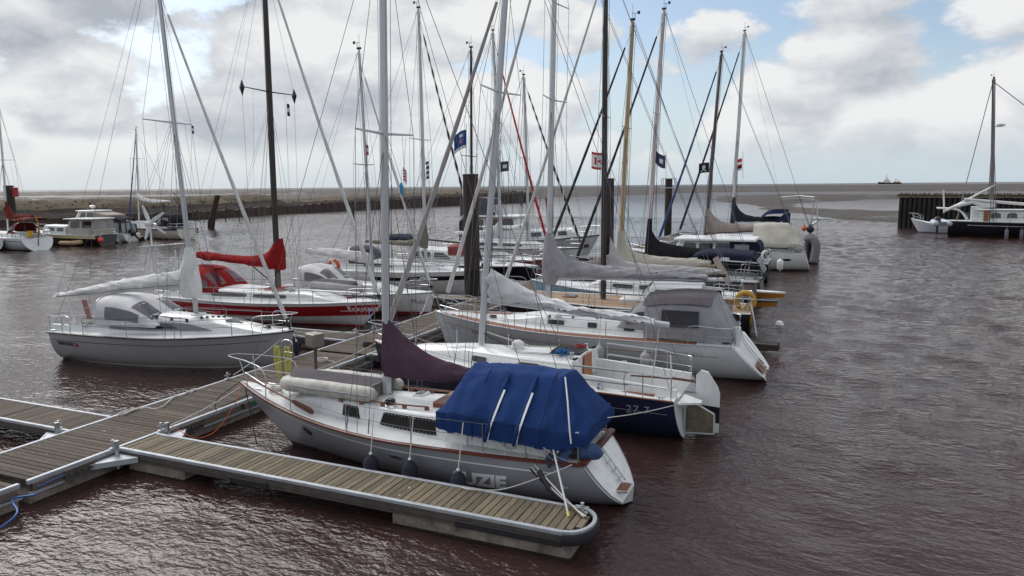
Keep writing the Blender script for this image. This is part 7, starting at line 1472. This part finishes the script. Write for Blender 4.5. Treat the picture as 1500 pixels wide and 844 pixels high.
e = empty('pedestal_box', 'plain grey metal box on a slim post standing on the dock', 'power box', (.92, 18.15, DZ)); b = MB(); b.bbox((-.09, -.11, 0), (.09, .11, .02), .01); b.tube([(0, 0, 0), (0, 0, .95)], .05, 8); b.build('post', mat('brown grey post', (104, 94, 90), .5, metal=.3), e)
b = MB(); b.bbox((-.25, -.2, .86), (.25, .2, 1.26), .02); o = b.build('box', mat('brushed box', (150, 142, 136), .45, metal=.5, var=.1), e, 30); o.rotation_euler = (0, 0, R(-18)); b = MB(); b.bbox((-.2, -.208, .91), (.2, -.2, 1.2), .01); o2 = b.build('lid', mat('brushed box', ()), o, 30)
e = empty('hose_rack', 'bent steel tube rack on the dock beside the grey bow', 'hose rack', (.72, 17.1, DZ)); b = MB()
b.tube(smooth_pts([(-.2, 0, 0), (-.2, 0, 1.05), (-.16, 0, 1.18), (-.06, 0, 1.22), (.06, 0, 1.22), (.16, 0, 1.18), (.2, 0, 1.05), (.2, 0, 0)], 4), .024, 8); b.build('frame', STEEL, e); b = MB(); b.tube([(-.2, 0, .85), (.2, 0, .85)], .018, 6); b.tube([(-.2, 0, 1.0), (-.2, -.25, 1.02)], .016, 6); b.tube([(.1, 0, 1.0), (.1, -.25, 1.02)], .016, 6); b.build('hook', STEEL, e)
b = MB(); rnd = random.Random(4)
for k in range(8):
    y0 = rnd.uniform(-.16, -.05); xo = (-.24 if k < 4 else .06)+rnd.uniform(-.08, .10); dl = rnd.uniform(.75, 1.05); w_ = rnd.uniform(.04, .10)
    b.tube([(xo+w_*math.cos(a), y0+.02*math.sin(a*2), 1.06-dl/2+dl/2*math.sin(a)) for a in np.linspace(math.pi/2, math.pi/2+6.283, 22)[:-1]], .011, 5, loop=True)
b.v = [(x+.72, y+17.1, z+DZ) for x, y, z in b.v]; b.build('hose', ROPEY, None, 60, 'yellow water hose looped over the steel rack on the dock', 'hose')
b = MB(); b.tube(smooth_pts([PZ(52, 725, .42), V(HW+.10, 8.5, .30), PZ(25, 752, .25), PZ(-8, 778, .05), PZ(-60, 800, -.1)], 6), .022, 7); b.tube(smooth_pts([V(HW+.09, 9.0, .36), V(HW+.07, 9.8, .38), V(HW+.06, 10.6, .36)], 5), .015, 6); b.build('water_pipe', mat('blue pipe', (44, 92, 160), .5), None, 60, 'blue water pipe crossing the joint at the end of the dock', 'pipe')
for k in range(2):
    pass
# loose white line on the dock edge
pts = [PZ(x, y, .545) for x, y in ((172, 606), (186, 600), (176, 604), (196, 598), (180, 607), (206, 596), (192, 601), (214, 597), (226, 599), (240, 594), (254, 582), (268, 578), (276, 573), (286, 569), (280, 575))]
mooring('white line lying in loops along the left dock edge', smooth_pts(pts, 5), r=.014)
mooring('white bow line from the grey yacht down to the cleat at the pale finger', sag(P(358, 563, 13.72), V(1.2, 12.3, .62), .06), r=.016)
mooring('orange line dangling from the grey bow to the dock corner', smooth_pts([P(352, 568, 13.6), P(345, 590, 13.2), P(322, 625, 12.9), P(305, 638, 12.7), V(1.9, 12.3, .4), V(1.25, 12.3, .6)], 6), ROPEO, .010)
mooring('dark line hanging from the grey bow into the water', [P(359, 566, 13.75), P(368, 610, 13.6), P(378, 660, 13.3)], ROPED, .014)
tip = PZ(855, 757, .55)
for k, (a_, m_, r_, lab) in enumerate((((768, 663), ROPEW, .016, 'upper white stern line from the grey yacht to the finger end'), ((764, 667), ROPEW, .016, 'lower white stern line from the grey yacht to the finger end'), ((760, 666), ROPED, .018, 'dark stern line from the grey yacht to the finger end'))):
    mooring(lab, sag(P(*a_, 12.8), tip+V(.0+.03*k, .03*k, 0), .04+.05*k), m_, r_)
e = b = MB(); b.tube([P(789, 690, 12.35), P(805, 716, 12.2), P(815, 724, 12.15)], .05, 8); b.build('rubber_snubber', BLACK, None, 60, 'black rubber snubber on the dark stern line of the grey yacht', 'snubber')
mooring('thin white spring line looping from the finger to the stern of the grey yacht', smooth_pts([PZ(676, 714, .52), PZ(690, 717, .55), P(735, 717, 12.1), P(790, 700, 12.3), P(838, 681, 12.6)], 6), r=.011)
hk = empty('boat_hook', 'grey boat hook with a yellow tip leaning from the finger against the yacht', 'boat hook', PZ(833, 757, .51)); v_ = P(810, 657, 12.6)-PZ(833, 757, .51); b = MB(); b.tube([v_*.06, v_], .019, 8); b.build('shaft', ALU, hk); b = MB(); b.tube([(0, 0, 0), v_*.07], [.03, .026], 8); b.build('tip', mat('yellow plastic', (214, 196, 120), .6), hk); b = MB(); b.tube([v_*.97, v_, v_+V(.08, 0, .03), v_+V(.1, 0, -.06)], .025, 6); b.build('hook', WHITE, hk)
mooring('stern line of the navy yacht reaching towards the blue tent', sag(P(986, 594, 17.0), P(890, 612, 13.9), .03), r=.010)
for lab, a_, c_ in (('bow line of the navy yacht', (2.9, 18.6, 1.5), (1.0, 17.6, .6)), ('second bow line of the navy yacht', (2.9, 18.8, 1.5), (1.0, 22.9, .6)), ('bow line of the white yacht with its gold line', (2.2, 24.5, 1.3), (1.0, 22.9, .62)), ('far bow line of the white yacht with its gold line', (2.1, 25, 1.3), (1.0, 25.8, .62)), ('bow line of the silver yacht', (-1.8, 20.1, 1.2), (-1.0, 16.6, .6)), ('second bow line of the silver yacht', (-1.7, 20.3, 1.2), (-1.1, 24.1, .6)), ('white bow line of the small white yacht', (-2.1, 30.6, 1.1), (-1.0, 28.0, .62)), ('second bow line of the small white yacht', (-2.1, 30.9, 1.1), (-1.0, 31, .62)), ('blue bow line of the red striped yacht', (-3.2, 27.0, 1.0), (-1.05, 24.3, .6))):
    mooring(lab, sag(a_, c_, .06), ROPEB if lab.startswith('blue') else ROPEW, .014)
# fenders
FN = mat('navy fender cover', (34, 34, 46), .9, var=.1, bump=.2); FG = mat('pale grey fender', (170, 168, 168), .6)
for (px_, py_), r_, L_, lab in (((543, 668), .165, .48, 'navy fender by the middle of the grey yacht, first from its bow'), ((600, 676), .165, .5, 'navy fender in the middle of three along the grey yacht'), ((671, 692), .17, .5, 'navy fender over the first letter on the grey yacht')):
    p_ = P(px_, py_, 12.16); top_ = V(p_.x, 12.16, p_.z); x_ = b1.lx(p_.x); fender(lab, top_, b1.w((x_, b1.hb(x_), b1.hz(x_)+.62)), L_, r_, FN)
p_ = P(191, 494, 18.0); fender('black fender with a white eye on the silver hull', p_, p_+V(.0, .25, .8), .75, .125, FN)
for k, (px_, py_) in enumerate(((878, 506), (945, 516))): p_ = P(px_, py_, 22.7); fender(('left of two pale grey fenders on the white hull with its gold line', 'right of two pale grey fenders on the white hull with its gold line')[k], p_, p_+V(0, .15, 1.0), .62, .16, FG)
p_ = P(1143, 380, 55.4); fender('white fender on the hull below the beige tent', p_, p_+V(0, .1, .6), .8, .22, WHITE)
p_ = P(428, 483, 19.6); fender('small dark fender below the silver bow', V(-1.3, 19.9, .95), V(-1.7, 20.1, 1.6), .5, .1, FN)
# flags
def solid(m): return ([m], lambda u, v: 0)
FBL = cloth('flag blue', (40, 78, 140)); FWH = cloth('flag white', (220, 220, 222)); FRE = cloth('flag red', (186, 60, 62)); FBK = cloth('flag black', (44, 44, 52)); FCY = cloth('flag cyan', (70, 164, 206)); FDG = cloth('flag slate', (70, 74, 96))
c_ = P(683, 190, 42.3); flag('blue and white harbour flag above the nearest tall pile', P(683, 182, 42.3), P(683, 262, 42.3), c_, .9, 1.15, ([FBL, FWH, mat('flag badge', (190, 130, 130), .9)], lambda u, v: 1 if v > .82 or (.25 < u < .55 and .18 < v < .34) else 2 if (.35 < u < .6 and .45 < v < .66) else 0), seed=1, droop=.5, dirv=(-1, -.2, 0), rows=12, cols=14, r=.02)
c_ = P(597, 243, 13.75); c_ = V(P(590, 245, 13.75).x, 13.0, P(590, 245, 13.75).z)
q0 = P(594, 203, 13.75); q1 = P(590, 300, 13.75)
flag('red and white striped flag hanging under the spreader of the grey yacht', q0, q1, P(590, 245, 13.75), .12, .30, ([FRE, FWH], lambda u, v: int((v*9+u*2)) % 2), seed=2, droop=.9, dirv=(1, -.2, 0), rows=18, cols=4, r=.004)
c_ = P(588, 268, 13.75); e = empty('wind_sock', 'bright blue wind sock below the striped flag', 'wind sock', c_, 0, 'flags and pennants flying from the rigging'); b = MB(); b.tube([(0, 0, 0), (-.01, 0, -.06), (.0, 0, -.2), (.02, 0, -.28)], [.025, .035, .04, .015], 10); b.build('sock', FCY, e, 60); b = MB(); b.tube([(0, 0, 0), (.01, 0, .28)], .003, 4); b.build('sock_line', WIRE, e)
c_ = P(745, 236, 47.2); flag('dark pennant with a white emblem beside the slim grey mast', P(746, 228, 47.2), P(744, 300, 47.2), c_, .75, .7, ([FDG, FWH], lambda u, v: 1 if abs(v-.5) < .12 and .2 < u < .6 else 0), seed=3, dirv=(-1, 0, 0), tri=False, droop=.1, r=.012)
c_ = P(881, 224, 30.4); flag('red and white city flag behind the dark brown mast', P(882, 205, 30.4), P(881, 330, 30.4), c_, .5, .72, ([FRE, FWH], lambda u, v: 0 if (v < .16 or v > .84 or (.42 < v < .6 and u < .35)) or (.45 < u < .62 and .25 < v < .75) else 1), seed=4, droop=-.15, dirv=(-1, 0, 0), rows=14, cols=14, r=.008)
c_ = P(975, 228, 41.2); flag('slate grey triangular pennant beside the white and red mast', P(976, 222, 41.2), P(975, 300, 41.2), c_, .7, .72, ([FDG, FWH], lambda u, v: 1 if .2 < u < .55 and .4 < v < .6 else 0), tri=False, seed=5, droop=-.6, dirv=(-1, 0, 0), r=.01)
c_ = P(1039, 238, 57.4); flag('black pirate flag with a white skull on the umber mast', P(1040, 232, 57.4), P(1039, 300, 57.4), c_, .85, .75, ([FBK, FWH], lambda u, v: 1 if ((u-.5)**2+((v-.42)*.8)**2 < .022) or (abs(abs(u-.5)-abs(v-.62)*.9) < .06 and .5 < v < .85 and abs(u-.5) < .3) else 0), seed=6, droop=.1, dirv=(-1, 0, 0), rows=16, cols=20, r=.012)
for k, (yy, mm_) in enumerate(((232, FRE), (240, FBK))):
    c_ = P(1087, yy, 64.5); flag(('small red pennant, upper one on the white mast of the outermost yacht', 'small dark red and black flag below the small red pennant')[k], P(1088, 222, 64.5)+V(.02*k, 0, 0), P(1088, 262, 64.5)+V(.02*k, 0, 0), c_, .4, .4 if k == 0 else .55, ([mm_, FWH, FRE], lambda u, v, k=k: 2 if k and v < .35 else 1 if v > .72 else 0), seed=7+k, droop=.3, dirv=(-1, 0, 0), r=.008)
c_ = P(628, 236, 37.3); flag('string of small dark flags under the spreader above the olive cover', P(629, 232, 37.3), P(628, 300, 37.3), c_, .22, 1.0, ([FBK, FWH], lambda u, v: int(v*7) % 2), seed=9, dirv=(-1, 0, 0), droop=.4, rows=14, cols=4, r=.008)
c_ = P(281, 184, 19.4); flag('small dark flag under the spreader of the silver yacht', P(281, 182, 19.9), P(279, 300, 19.9), c_, .10, .28, ([FBK, FWH], lambda u, v: 1 if .4 < v < .6 else 0), seed=10, dirv=(1, 0, 0), r=.004)
c_ = P(420, 152, 27.2); flag('small black and white pennants under the spreader of the dark brown mast', P(419, 147, 27.2), P(424, 330, 27.2), c_, .18, .55, ([FBK, FWH], lambda u, v: 1 if .3 < v < .75 else 0), seed=11, dirv=(1, 0, 0), r=.004)
c_ = P(536, 212, 30.7); flag('small orange and white flag beside the slim mast of the small white yacht', P(537, 200, 30.7), P(536, 290, 30.7), c_, .16, .5, ([FRE, FWH], lambda u, v: 1 if .35 < v < .65 else 0), seed=12, dirv=(1, 0, 0), r=.004)
